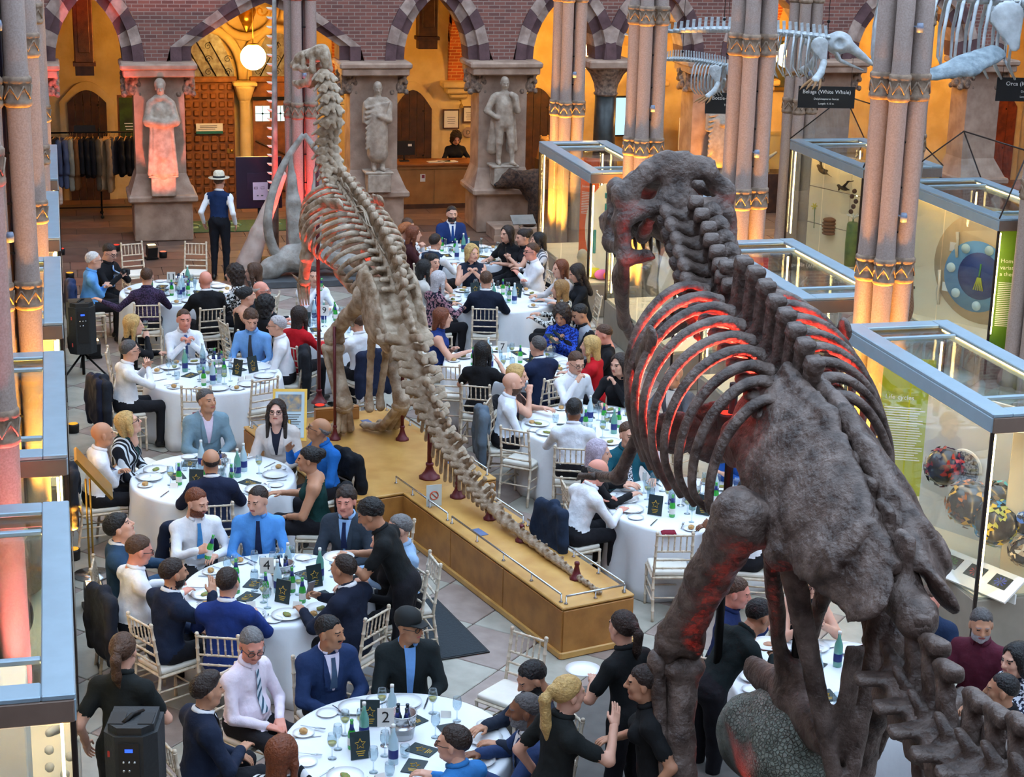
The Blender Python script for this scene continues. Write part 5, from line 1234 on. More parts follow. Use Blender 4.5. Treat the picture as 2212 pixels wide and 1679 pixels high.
# ribs
def rib(s, y, zt, wid, ln, r0, sweep):
    pts = [(s*0.13,y,zt-0.40),(s*0.27,y-0.01,zt-0.33),(s*0.44*wid,y-0.02,zt-0.40),(s*0.60*wid,y-sweep*0.2,zt-0.58),(s*0.70*wid,y-sweep*0.45,zt-0.82),(s*0.72*wid,y-sweep*0.7,zt-1.06),(s*0.68*wid,y-sweep*0.9,zt-1.06-ln*0.5),(s*0.60*wid,y-sweep,zt-1.06-ln)]
    P = []
    for _ in range(2):
        Q = [pts[0]]
        for a, b in zip(pts[:-1], pts[1:]): Q += [tuple(a[i]*0.75+b[i]*0.25 for i in range(3)), tuple(a[i]*0.25+b[i]*0.75 for i in range(3))]
        pts = Q+[pts[-1]]
    n = len(pts); rad = [r0*(1.5-0.7*min(1, i/6)) if i < 7 else r0*(0.95-0.45*(i/n)) for i in range(n)]
    m = MB().tube(pts, rad, 10, flat=((0,1,0),1.55)); m.obj('rib', REX, rex)
for s in (-1, 1):
    for i, (y, z) in enumerate(tops[:9]):
        rib(s, y-0.02, z+0.05, (1.02,1.14,1.18,1.19,1.18,1.14,1.08,1.02,0.93)[i], (0.46,0.50,0.46,0.40,0.36,0.30,0.24,0.16,0.10)[i], 0.043, 0.10)
# shoulder girdle and small arms
for s in (-1, 1):
    bone(rex, 'shoulder_blade', chain([(s*0.74,1.75,3.95), (s*0.76,2.1,3.55), (s*0.58,2.42,3.12)], [0.09,0.07,0.12], flat=((1,0,0.2),2.6)), 0.02, 0.04, lumps(0.005, 30, 5))
    bone(rex, 'coracoid', [ell((s*0.32,2.35,3.02), (0.24,0.06,0.22), rot=rotm(25,0,s*18)), ell((s*0.50,2.40,3.10), (0.10,0.06,0.10))], 0.02, 0.04, lumps(0.006, 26, 6))
    el_ = (s*0.65,2.68,2.57)
    bone(rex, 'humerus', [cone((s*0.55,2.40,3.10), el_, 0.05, 0.052), ell((s*0.55,2.40,3.10), (0.075,0.07,0.07)), ell(el_, (0.075,0.06,0.06))], 0.018, 0.04, lumps(0.004, 40, 7))
    hd = (s*0.70,3.05,2.46)
    bone(rex, 'forearm', [cone(el_, hd, 0.042, 0.035), cone((s*0.61,2.72,2.54), (s*0.67,3.05,2.43), 0.032, 0.03)], 0.016, 0.01)
    for j in (-1, 1):
        c0 = np.array([s*0.70+j*0.03, 3.05, 2.45]); c1 = c0+[s*0.03+j*0.03,0.18,-0.05]; c2 = c1+[j*0.01,0.10,-0.08]
        bone(rex, 'claw', chain([c0, c1, c2], [0.032,0.026,0.006]), 0.014, 0.01)
# breast plates between the ribs
bone(rex, 'breast_plate', [ell((0.02,2.30,3.02), (0.30,0.05,0.30), rot=rotm(18,0,-12))], 0.02, 0.04, lumps(0.008, 22, 8))
# pelvis
for s in (-1, 1):
    n = (s*0.82, 0.0, 0.57)
    P = chain([(s*0.27,0.86,3.66), (s*0.27,0.45,3.56), (s*0.28,0.0,3.42), (s*0.28,-0.45,3.26), (s*0.22,-0.92,3.06)], [0.27,0.37,0.38,0.33,0.20], flat=(n, 4.2))
    P += [ell((s*0.40,0.92,3.40), (0.09,0.20,0.16)), cone((s*0.08,0.85,3.92), (s*0.07,0.2,3.80), 0.055, 0.06), cone((s*0.07,0.2,3.80), (s*0.08,-0.9,3.22), 0.06, 0.06), ell((s*0.42,0.28,3.12), (0.12,0.17,0.13)), ell((s*0.43,-0.12,3.02), (0.12,0.14,0.12)),
          ell((s*0.36,-0.55,3.10), (0.07,0.20,0.16))]
    bone(rex, 'ilium', P, 0.022, 0.07, rug(0.018,9))
P = []
for i in range(7): P += [rbox((0,0.75-0.27*i,3.72-0.085*i), (0.035,0.10,0.20), 0.03), cone((0,0.75-0.27*i,3.45-0.07*i), (0,0.5-0.27*i,3.38-0.07*i), 0.13, 0.13)]
bone(rex, 'sacrum', P, 0.024, 0.06, rug(0.012,10))
bone(rex, 'pubis', [cone((-0.30,0.50,3.05), (-0.07,0.62,1.85), 0.09, 0.062, flat=((1,0,0),1.3)), cone((0.30,0.50,3.05), (0.07,0.62,1.85), 0.09, 0.062, flat=((1,0,0),1.3)),
      cone((0,1.28,1.52), (0,0.55,1.62), 0.10, 0.19, flat=((1,0,0),1.5)), cone((0,0.55,1.62), (0,0.02,1.60), 0.19, 0.13, flat=((1,0,0),1.5)), ell((0,0.55,1.80), (0.08,0.18,0.16))], 0.024, 0.07, rug(0.010,11))
bone(rex, 'ischium', [cone((-0.36,-0.02,2.98), (-0.03,-0.35,1.35), 0.085, 0.05, flat=((0,1,0),1.0)), cone((0.36,-0.02,2.98), (0.03,-0.35,1.35), 0.085, 0.05), rbox((0,-0.27,1.9), (0.07,0.02,0.55), 0.015, rot=rotm(8,0,0))], 0.022, 0.06, lumps(0.005, 26, 12))
def leg(s, hip, knee, ankle):
    hip, knee, ankle = (np.array(v, float) for v in (hip, knee, ankle))
    tr = hip+(np.array([s*0.30,0.02,0.05]) if s < 0 else np.array([0.08,0.10,-0.12]))
    bone(rex, 'femur', [cone(hip, tr, 0.15, 0.17), ell(tr+[s*0.02,0.02,0.06], (0.15,0.16,0.16)), cone(tr, tr*0.55+knee*0.45+[0,0.06,0.02], 0.18, 0.145), cone(tr*0.55+knee*0.45+[0,0.06,0.02], knee+[0,0,0.12], 0.145, 0.145),
          ell(knee+[-0.09,0.02,0.04], (0.09,0.12,0.14)), ell(knee+[0.09,0.02,0.04], (0.09,0.12,0.14)), ell(knee+[0,0.12,0.05], (0.04,0.06,0.10), sub=True)], 0.022, 0.07, rug(0.014,13))
    bone(rex, 'tibia', [ell(knee+[0.02,0.0,-0.13], (0.17,0.14,0.09)), cone(knee+[0.03,0,-0.18], knee*0.4+ankle*0.6, 0.125, 0.095), cone(knee*0.4+ankle*0.6, ankle, 0.095, 0.13, flat=((0,1,0),1.4)), cone(knee+[0.0,0.14,-0.14], knee+[0.01,0.10,-0.5], 0.06, 0.02)], 0.022, 0.06, rug(0.010,14))
    bone(rex, 'fibula', [cone(knee+[s*0.16,0.0,-0.10], ankle+[s*0.12,0,0.05], 0.062, 0.032), ell(knee+[s*0.16,0.02,-0.08], (0.055,0.11,0.08))], 0.02, 0.03, lumps(0.006, 24, 15))
    mt = ankle+np.array([0,0.35,-0.55])
    bone(rex, 'metatarsal', [cone(ankle+[j*0.06,0,-0.05], [mt[0]+j*0.11,mt[1],0.62], 0.07, 0.07) for j in (-1,0,1)], 0.026, 0.02)
    for j in (-1,0,1):
        a = np.array([mt[0]+j*0.11,mt[1],0.62]); b = a+[j*0.09,0.22,-0.05]; c = b+[j*0.06,0.18,-0.03]; d = c+[j*0.03,0.12,-0.02]
        bone(rex, 'toe', chain([a,b,c,d], [0.07,0.06,0.05,0.012]), 0.022, 0.01)
leg(-1, (-0.32,0.15,3.08), (-0.76,0.80,1.96), (-0.80,0.50,1.00))
leg(1, (0.16,0.15,3.05), (0.36,-0.12,2.25), (0.34,0.15,1.30))
# tail
ct = [(-1.08,3.03),(-1.30,2.96),(-1.51,2.90),(-1.77,2.87),(-2.05,2.92),(-2.32,2.97),(-2.58,3.02),(-2.84,3.06),(-3.1,3.1),(-3.36,3.14),(-3.6,3.17)]
cau = [cone((0,-0.085,0.0), (0,0.085,0.0), 0.135, 0.135, k=0.02), ell((0,-0.095,0), (0.145,0.03,0.145), k=0.02), ell((0,0.095,0), (0.145,0.03,0.145), k=0.02), rbox((0,-0.06,0.26), (0.038,0.062,0.19), 0.03, k=0.05, rot=rotm(-20,0,0)), rbox((0,-0.12,0.41), (0.050,0.070,0.045), 0.035, k=0.04)]
cau += mir(lambda s: [rbox((s*0.17,0.0,0.09), (0.09,0.060,0.028), 0.02, k=0.05, rot=rotm(0,s*-6,s*8)), cone((s*0.045,0.06,0.15), (s*0.075,0.17,0.22), 0.036, 0.026, k=0.03)])
cau_me = sdf_mesh('caudal_vertebra', cau, 0.018, [REX], 0.05, rug(0.009,16))
chev_me = sdf_mesh('chevron', [cone((-0.07,0,0), (0,-0.03,-0.14), 0.03, 0.035), cone((0.07,0,0), (0,-0.03,-0.14), 0.03, 0.035), cone((0,-0.03,-0.14), (0,-0.14,-0.42), 0.04, 0.045, flat=((1,0,0),1.4))], 0.018, [REX], 0.03, lumps(0.004, 30, 17))
for i, (y, z) in enumerate(ct):
    sc = 1.14-0.025*i
    O('caudal_vertebra', cau_me, rex, None, (0, y, z-0.46*sc*1.12), (R(rnd.uniform(-4,4)),R(rnd.uniform(-4,4)),R(rnd.uniform(-5,5))), (sc*1.12,sc*0.95,sc*1.12))
    if i < 10: O('chevron', chev_me, rex, None, (0, y-0.12, z-0.42*sc-0.14*sc), None, sc)
for y, z in ((0.55,3.2),(2.0,3.5)):
    MB().tube([(0.0,y,0.35),(0,y,z)], 0.035, 8).obj('support_post', IRON, rex)
MB().box((0,0.9,0.175), (2.6,5.4,0.35), bev=0.03).obj('plinth', mat('grey_plinth', (90,86,82), 0.8), rex)

# ------------------------------------------------------------------ the upright plant eater skeleton on the oak plinth
IGU = mat('pale_cast_bone', (192,176,156), 0.7, vscale=7, bump=0.9, bscale=22, col2=(128,104,80), detail=8, spec=0.3)
igu = E('upright_skeleton', 'pale brown plant eating dinosaur skeleton standing upright on an oak plinth', 'skeleton', (3.42, 20.2, 0), R(14.5))
def ib(name, prims, vox=0.018, k=0.03, warp=None, loc=None, rot=None, sc=None): return bone(igu, name, prims, vox, k, warp, IGU, loc, rot, sc)
def curve(pts, n):
    """n points at even spacing along a polyline of (y, z)"""
    P = np.array(pts, float); L = np.r_[0, np.cumsum(np.linalg.norm(np.diff(P, axis=0), axis=1))]
    t = np.linspace(0, L[-1], n); return [(np.interp(x, L, P[:, 0]), np.interp(x, L, P[:, 1])) for x in t]
# skull, facing along +y
S = [cone((0,0.0,0.03), (0,0.45,-0.02), 0.10, 0.075, flat=((1,0,0),1.2)), cone((0,0.42,-0.03), (0,0.60,-0.10), 0.075, 0.055, flat=((1,0,0),1.15)), ell((0,-0.04,0.06), (0.11,0.09,0.09))]
S += mir(lambda s: [cone((s*0.11,0.0,0.03), (s*0.12,-0.02,-0.17), 0.04, 0.035), cone((s*0.11,0.20,0.02), (s*0.12,0.18,-0.15), 0.035, 0.03), cone((s*0.12,-0.02,-0.15), (s*0.10,0.25,-0.15), 0.03, 0.035), ell((s*0.11,0.09,0.0), (0.05,0.06,0.05), sub=True), cone((s*0.10,0.24,-0.13), (s*0.05,0.5,-0.13), 0.04, 0.035)])
S += [ell((0,-0.11,-0.06), (0.05,0.05,0.10))]
sk2 = ib('skull', S, 0.014, 0.03, rug(0.007,21), loc=(0.0,1.50,4.86), rot=(R(-6),0,R(10)))
ib('lower_jaw', mir(lambda s: chain([(s*0.12,-0.02,0.02), (s*0.115,0.12,-0.08), (s*0.08,0.38,-0.07), (s*0.03,0.56,-0.02)], [0.04,0.055,0.05,0.04], flat=((1,0,0),1.7))), 0.014, 0.03, lumps(0.004, 40, 22), loc=(0,1.50,4.66), rot=(R(-16),0,R(10)))
# cervical + dorsal column
cv = [ell((0,0,0), (0.06,0.075,0.06)), cone((0,-0.02,0.04), (0,-0.10,0.10), 0.03, 0.02)]
cv += mir(lambda s: [cone((s*0.03,0,0.02), (s*0.12,-0.08,0.03), 0.035, 0.025), cone((s*0.04,0.04,-0.02), (s*0.13,-0.03,-0.06), 0.03, 0.018), ell((s*0.07,-0.07,0.06), (0.03,0.06,0.025))])
cv_me = sdf_mesh('cervical_vertebra', cv, 0.014, [IGU], 0.025, rug(0.007,23))
cl = curve([(1.36,4.66),(1.22,4.42),(1.14,4.22),(1.26,4.02),(1.30,3.80),(1.22,3.60),(1.02,3.45)], 12)
for i, (y, z) in enumerate(cl):
    y2, z2 = cl[min(i+1, 11)]; y1, z1 = cl[max(i-1, 0)]; a = math.degrees(math.atan2(z1-z2, y1-y2))
    O('cervical_vertebra', cv_me, igu, None, (0,y,z), (R(a),0,R(rnd.uniform(-8,8))), 1.05+0.03*i)
dv = [cone((0,-0.06,0), (0,0.06,0), 0.07, 0.07), rbox((0,-0.03,0.17), (0.026,0.06,0.12), 0.02, k=0.04, rot=rotm(-18,0,0)), ell((0,-0.065,0.28), (0.034,0.06,0.03), k=0.04)]
dv += mir(lambda s: [cone((s*0.03,0,0.07), (s*0.19,-0.02,0.13), 0.04, 0.03, flat=((0,0,1),1.4)), cone((s*0.04,0.05,0.09), (s*0.06,0.13,0.12), 0.03, 0.02)])
dv_me = sdf_mesh('dorsal_vertebra', dv, 0.015, [IGU], 0.03, rug(0.008,24))
dl = curve([(0.98,3.36),(0.62,3.22),(0.20,3.03),(-0.15,2.86),(-0.45,2.62),(-0.62,2.42)], 16)
def tang(c, i):
    a = c[max(i-1,0)]; b = c[min(i+1,len(c)-1)]; return math.degrees(math.atan2(a[1]-b[1], a[0]-b[0]))
for i, (y, z) in enumerate(dl):
    O('dorsal_vertebra', dv_me, igu, None, (0,y,z), (R(tang(dl,i)),0,R(rnd.uniform(-4,4))), (1,1,1.0+0.02*i))
# ossified tendons along the back
for j in range(14):
    s = (-1,1)[j%2]; i0 = rnd.randint(0,9); i1 = min(15, i0+rnd.randint(3,6))
    pts = []
    for i in range(i0, i1+1):
        a = R(tang(dl,i)+90); h = 0.12+0.13*rnd.random(); pts.append((s*(0.035+0.012*(j%3)), dl[i][0]+h*math.cos(a), dl[i][1]+h*math.sin(a)))
    MB().tube(pts, 0.011, 5).obj('tendon', IGU, igu)
def irib(s, y, z, w, ln, a):
    t = R(a); dn = np.array([0, math.sin(t)*0.55, -math.cos(t)])         # ribs hang forwards of the leaning back
    f = np.array([0, 0.80, -0.60]); f = f/np.linalg.norm(f)
    o = np.array([0, y, z])
    def P(x, d): return tuple(np.array([s*x,0,0])+o+f*d)
    pts = [P(0.07,0.0), P(0.22*w,-0.06), P(0.38*w,0.02), P(0.48*w,0.18), P(0.50*w,0.38), P(0.46*w,0.38+ln*0.5), P(0.34*w,0.38+ln)]
    for _ in range(1):
        Q = [pts[0]]
        for a_, b_ in zip(pts[:-1], pts[1:]): Q += [tuple(a_[i]*0.75+b_[i]*0.25 for i in range(3)), tuple(a_[i]*0.25+b_[i]*0.75 for i in range(3))]
        pts = Q+[pts[-1]]
    n = len(pts); MB().tube(pts, [0.030-0.016*i/n for i in range(n)], 8, flat=((0,0.6,0.8),1.3)).obj('rib', IGU, igu)
for s in (-1, 1):
    for i in range(14):
        y, z = dl[i]; irib(s, y, z+0.02, (0.62,0.72,0.82,0.9,0.96,1,1,1,0.98,0.94,0.88,0.8,0.72,0.64)[i], (0.30,0.42,0.52,0.56,0.56,0.52,0.46,0.40,0.32,0.24,0.17,0.10,0.05,0.0)[i], 30)
# shoulder and arms
for s in (-1, 1):
    ib('shoulder_blade', chain([(s*0.26,0.30,3.30), (s*0.34,0.66,3.26), (s*0.38,0.95,3.08)], [0.075,0.06,0.10], flat=((1,0,0.3),2.6)), 0.016, 0.03, lumps(0.004, 40, 25))
    sh = np.array([s*0.38,0.95,3.0]); el_ = np.array([s*0.40,0.98,2.55]); wr = np.array([s*0.38,1.10,2.22])
    ib('humerus', [cone(sh, el_, 0.075, 0.07), ell(sh, (0.09,0.10,0.09)), ell(el_, (0.09,0.085,0.075)), ell(sh+[0,0.06,-0.16], (0.05,0.06,0.13))], 0.016, 0.04, lumps(0.006, 36, 26))
    ib('ulna', [cone(el_+[0,-0.04,0], wr, 0.055, 0.045), ell(el_+[0,-0.06,0.02], (0.05,0.05,0.07))], 0.015, 0.03, lumps(0.004, 40, 27))
    ib('radius', [cone(el_+[0.02*s,0.05,-0.02], wr+[0.03*s,0.04,0], 0.042, 0.04)], 0.015, 0.03)
    ib('wrist', [ell(wr, (0.075,0.07,0.06))], 0.015, 0.02, lumps(0.004, 50, 28))
    for j in range(4):
        b = wr+np.array([s*(-0.05+0.035*j), 0.02*j, -0.04]); c = b+[0.0, 0.03-0.02*j, -0.14]; d = c+[0.0,-0.03,-0.11]
        ib('finger', chain([b,c,d], [0.026,0.022,0.012]), 0.013, 0.008)
    ib('thumb_spike', [cone(wr+[s*0.05,0.05,0], wr+[s*0.11,0.16,0.08], 0.028, 0.005)], 0.012, 0.01)
# pelvis
for s in (-1, 1):
    ib('ilium', chain([(s*0.20,-0.20,2.68), (s*0.26,-0.48,2.42), (s*0.26,-0.66,2.12), (s*0.20,-0.82,1.92)], [0.12,0.27,0.27,0.14], flat=((1,0,0.15),3.6))+[cone((s*0.18,-0.25,2.62), (s*0.22,0.10,2.66), 0.07, 0.035)], 0.017, 0.05, rug(0.012,29))
    ib('pubis', chain([(s*0.18,-0.25,2.30), (s*0.20,0.15,2.34), (s*0.20,0.52,2.46)], [0.065,0.06,0.085], flat=((1,0,0),2.0)), 0.016, 0.03, lumps(0.004, 40, 30))
    ib('ischium', chain([(s*0.16,-0.42,2.10), (s*0.10,-0.22,1.60), (s*0.07,-0.10,1.05), (s*0.07,-0.12,0.93)], [0.065,0.042,0.04,0.06]), 0.016, 0.03, lumps(0.004, 40, 31))
P = []
sl = curve([(-0.55,2.54),(-0.78,2.24),(-0.95,1.98)], 7)
for (y, z) in sl: P += [ell((0,y,z), (0.09,0.09,0.09)), cone((0,y,z), (0,y-0.22,z+0.12), 0.06, 0.05, flat=((1,0,0),1.7)), cone((-0.27,y+0.03,z), (0.27,y+0.03,z), 0.06, 0.06)]
ib('sacrum', P, 0.017, 0.04, rug(0.012,32))
def ileg(s, hip, knee, ank, toe):
    hip, knee, ank, toe = (np.array(v, float) for v in (hip, knee, ank, toe))
    ib('femur', [cone(hip, hip*0.5+knee*0.5+[0,0.03,0.02], 0.105, 0.085), cone(hip*0.5+knee*0.5+[0,0.03,0.02], knee, 0.085, 0.095), ell(hip+[s*-0.10,0,0.02], (0.10,0.09,0.09)), ell(hip+[s*0.03,0,0.08], (0.09,0.11,0.10)), ell(knee+[0.06,-0.03,-0.02], (0.06,0.10,0.09)), ell(knee+[-0.06,-0.03,-0.02], (0.06,0.10,0.09)), cone(hip*0.5+knee*0.5, hip*0.5+knee*0.5+[0,-0.14,-0.05], 0.045, 0.02)], 0.018, 0.05, rug(0.009,33))
    ib('tibia', [ell(knee+[0.0,-0.02,-0.14], (0.13,0.13,0.08)), cone(knee+[0.0,0,-0.16], knee*0.45+ank*0.55, 0.095, 0.065), cone(knee*0.45+ank*0.55, ank+[0,0,0.05], 0.065, 0.105)], 0.018, 0.05, lumps(0.006, 32, 34))
    ib('fibula', [cone(knee+[s*0.12,0,-0.12], ank+[s*0.09,0,0.06], 0.04, 0.03)], 0.016, 0.02)
    ib('ankle', [ell(ank, (0.12,0.09,0.065)), ell(ank+[0,0.03,-0.03], (0.10,0.09,0.05))], 0.016, 0.03, lumps(0.005, 40, 35))
    mid = np.array([toe[0], toe[1]-0.28, 0.62])
    for j in (-1,0,1):
        a = ank+[j*0.06,0.03,-0.06]; b = np.array([mid[0]+j*0.09, ank[1]+(mid[1]-ank[1])*0.9, 0.62]); c = b+[j*0.06,0.15,-0.03]; d = c+[j*0.05,0.12,-0.01]; e = d+[j*0.02,0.08,-0.02]
        ib('metatarsal', [cone(a, b, 0.05, 0.055)], 0.016, 0.02)
        ib('toe', [cone(b,c,0.055,0.05), ell(c,(0.055,0.05,0.05)), cone(c,d,0.045,0.045), ell(d,(0.05,0.045,0.042)), cone(d,e,0.045,0.018)], 0.015, 0.012)
ileg(-1, (-0.27,-0.38,2.30), (-0.33,0.34,1.72), (-0.30,0.10,0.90), (-0.30,0.42,0.6))
ileg(1, (0.27,-0.38,2.25), (0.27,0.02,1.52), (0.25,-0.32,0.98), (0.25,0.34,0.6))
# tail down to the plinth
tl = curve([(-1.0,1.98),(-1.18,1.78),(-1.37,1.60),(-1.52,1.40),(-1.80,1.17),(-2.05,1.02),(-2.45,0.86),(-2.90,0.70),(-3.40,0.62),(-3.95,0.59),(-4.5,0.57),(-4.9,0.55),(-5.25,0.545)], 44)
tv = [cone((0,-0.055,0), (0,0.055,0), 0.075, 0.075), cone((0,-0.02,0.04), (0,-0.14,0.22), 0.035, 0.03, flat=((1,0,0),1.5)), ell((0,-0.145,0.23), (0.028,0.045,0.035))]
tv += mir(lambda s: [rbox((s*0.11,-0.02,0.02), (0.085,0.035,0.022), 0.015, rot=rotm(0,s*-10,s*14))])
tv_me = sdf_mesh('caudal_vertebra', tv, 0.015, [IGU], 0.03, rug(0.008,36))
ts_me = sdf_mesh('caudal_vertebra', [cone((0,-0.05,0), (0,0.05,0), 0.05, 0.05), ell((0,-0.05,0), (0.058,0.02,0.058)), ell((0,0.05,0), (0.058,0.02,0.058)), cone((0,-0.01,0.03), (0,-0.07,0.08), 0.022, 0.016)], 0.014, [IGU], 0.015, lumps(0.004, 60, 37))
chv_me = sdf_mesh('chevron', [cone((0,0,0), (0,-0.06,-0.30), 0.026, 0.03, flat=((1,0,0),1.5))], 0.013, [IGU], 0.01)
for i, (y, z) in enumerate(tl):
    a = tang(tl, i)
    if i < 24:
        sc = (1.40-0.028*i)*rnd.uniform(0.92,1.08); O('caudal_vertebra', tv_me, igu, None, (rnd.uniform(-.012,.012),y,z), (R(a+rnd.uniform(-7,7)),R(rnd.uniform(-9,9)),R(rnd.uniform(-9,9))), (sc*(1.0 if i < 9 else 0.78),sc,sc*rnd.uniform(0.95,1.15)))
        if 2 < i < 23: O('chevron', chv_me, igu, None, (0,y+0.02,z-0.05*sc), (R(a*0.55),0,0), (1,1,min(1.15, max(0.2,(z-0.58)/0.34))*(1.0 if i < 14 else 0.8)))
    else:
        O('caudal_vertebra', ts_me, igu, None, (0,y,z), (R(a),R(rnd.uniform(-20,20)),R(rnd.uniform(-12,12))), max(0.42, 1.22-0.038*(i-24))*rnd.uniform(0.9,1.12))
# dark red iron supports
RED = mat('oxblood_iron', (96,26,34), 0.45, 0.2, var=0.05)
def post(y, x, z1, big):
    m = MB().tube([(x,y,0.56),(x,y,z1)], 0.022*big+0.006, 8).lathe([(0.12*big,0.52),(0.12*big,0.535),(0.09*big,0.55),(0.055*big,0.60),(0.034*big,0.66),(0.045*big,0.67),(0.045*big,0.69),(0.03*big,0.70)], 8, (x,y,0))
    m.obj('support_post', RED, igu)
post(1.55,-0.02,3.6,0.9); post(-0.24,0.30,2.2,0.7); post(-1.60,0.0,1.36,1.05); post(-2.30,0.0,0.92,0.75); post(-3.05,0.0,0.68,0.6); post(-3.75,0,0.6,0.6); post(-4.85,0,0.56,0.6); post(0.10,-0.42,1.9,0.6)
# ------------------------------------------------------------------ glass display cases
TEXTW = mat('white_lettering', (236,236,232), 0.6, var=0)
def case(x0, x1, y0, y1, label, glass_side=1, base=0.55, warm=True, inner=True):
    cx, cy_ = (x0+x1)/2, (y0+y1)/2; w, l = x1-x0, y1-y0; H = 2.4
    t = E('display_case', label, 'display case', (cx, cy_, 0))
    fr = 0.20
    def bar(nm, c, d, m): return MB().box(c, d, bev=0.008).obj(nm, m, t)
    for s in (-1, 1):
        bar('top_rail', (s*(w/2-fr/2), 0, H-0.02), (fr, l, 0.04), ALU)
        bar('top_rail', (0, s*(l/2-fr/2), H-0.021), (w-fr*2, fr, 0.038), ALU)
        bar('fascia', (s*(w/2-0.02), 0, H-0.115), (0.04, l-0.02, 0.15), ALU)
        bar('fascia', (0, s*(l/2-0.02), H-0.115), (w-0.02, 0.04, 0.15), ALU_B)
    for s in (-0.33, 0.33): bar('cross_bar', (0, s*l, H-0.03), (w-fr*2, 0.05, 0.04), ALU)
    MB().box((0,0,H-0.05), (w-fr*2+0.06, l-fr*2+0.06, 0.008)).obj('top_glass', GLASS, t)
    for sx in (-1, 1):
        for sy in (-1, 1):
            cp_ = bar('corner_post', (sx*(w/2-0.022), sy*(l/2-0.022), H/2-0.05), (0.036, 0.036, H-0.25), DARK_FRAME)
            MB().box((sx*(w/2-0.09), sy*(l/2-0.09), 1.42), (0.018, 0.018, 1.5)).obj('led_strip', LED, cp_)
        for k in (-0.25, 0.25): MB().box((sx*(w/2-0.012), k*l, (base+H-0.2)/2), (0.008, l/2-0.04, H-0.2-base)).obj('side_pane', GLASS, t)
    for sx in (-1, 1): MB().box((sx*(w/2-0.12), 0, H-0.052), (0.13, l*0.86, 0.012)).obj('added_fill_bar', emit_mat('fill_bar_glow', (255,206,130), 9.0), t)  # added glowing bars hidden under the top rails to brighten the case interior
    for sy in (-1, 1): MB().box((0, sy*(l/2-0.012), (base+H-0.2)/2), (w-0.06, 0.008, H-0.2-base)).obj('end_pane', GLASS, t)
    MB().box((0,0,base/2), (w-0.01, l-0.01, base), bev=0.01).obj('base_cabinet', mat('case_base', (150,140,126), 0.7, var=0.06), t)
    MB().box((0,0,base+0.012), (w-0.08, l-0.08, 0.02)).obj('display_floor', CREAM, t)
    return t
LC = [(27.72,31.02),(23.33,26.66),(18.92,22.2),(14.5,17.78),(10.0,13.38)]
LL = ['farthest glass display case of the row beside the coats', 'second farthest glass display case along the amber columns', 'middle glass display case beside the standing loudspeaker', 'glass display case holding the pale carved brain coral', 'closest glass display case with bright white plinths inside']
lcase = [case(-1.45, -0.07, a, b, LL[i]) for i, (a, b) in enumerate(LC)]
RCS = [(8.17,9.42,27.36,30.6,'glass display case with the orange panel and oval body board'),(8.17,9.42,23.1,26.38,'glass display case half hidden by the dark skull'),(8.17,9.42,18.75,22.0,'glass display case behind the red lit ribs'),(8.17,9.42,14.2,17.56,'closest big glass case full of butterfly covered globes'),
       (12.85,14.3,27.3,30.45,'tall glass case of birds and flowers under a glass hood'),(12.95,14.4,22.9,26.2,'tall glass case about limb bones under a glass hood')]
rcase = [case(*r, base=0.55 if i < 4 else 0.3) for i, r in enumerate(RCS)]
for t, (x0,x1,y0,y1,_) in zip(rcase[4:], RCS[4:]):     # sloping glass hoods
    w, l = (x1-x0)/2, (y1-y0)/2; m = MB()
    m.add([(-w,-l,2.4),(-w,l,2.4),(0.0,l*0.6,3.25),(0.0,-l*0.6,3.25)], [(0,1,2,3)]); m.obj('hood_glass', GLASS, t)
    m = MB(); m.add([(-w,l,2.4),(w,l,2.4),(0,l*0.6,3.25)], [(0,1,2)]); m.obj('hood_glass', GLASS, t)
    m = MB(); m.add([(-w,-l,2.4),(w,-l,2.4),(0,-l*0.6,3.25)], [(0,1,2)]); m.obj('hood_glass', GLASS, t)
    for a, b in (((-w,-l,2.4),(0,-l*0.6,3.25)),((-w,l,2.4),(0,l*0.6,3.25)),((0,-l*0.6,3.25),(0,l*0.6,3.25)),((w,l,2.4),(0,l*0.6,3.25)),((w,-l,2.4),(0,-l*0.6,3.25))):
        MB().tube([a, b], 0.012, 5).obj('hood_edge', DARK_FRAME, t)
# --- boards and specimens inside the cases
def board(name, label, cat, x, y, z, w, h, col, rz=0.0, tilt=0.0, lines=0, head=None, tw=None, lm=None):
    t = E(name, label, cat, (x, y, z), rz); m = mat('board_%d_%d_%d' % col, col, 0.6, var=0.03)
    MB().box((0,0,h/2), (w,0.03,h)).obj('panel', m, t)
    zz_ = h*0.72
    if head:
        for k, ln in enumerate(head): text('heading', ln, tw or 0.1, TEXTW, t, (-w*0.42,-0.018,zz_), (R(90),0,0), align='LEFT'); zz_ -= (tw or 0.1)*1.15
    if lines:
        m = MB()
        for k in range(lines):
            wd = w*(0.80-0.15*rnd.random()); m.box((-w*0.42+wd/2,-0.018,zz_-0.03-0.028*k), (wd,0.003,0.011))
        m.obj('text_lines', lm or TEXTW, t)
    return t
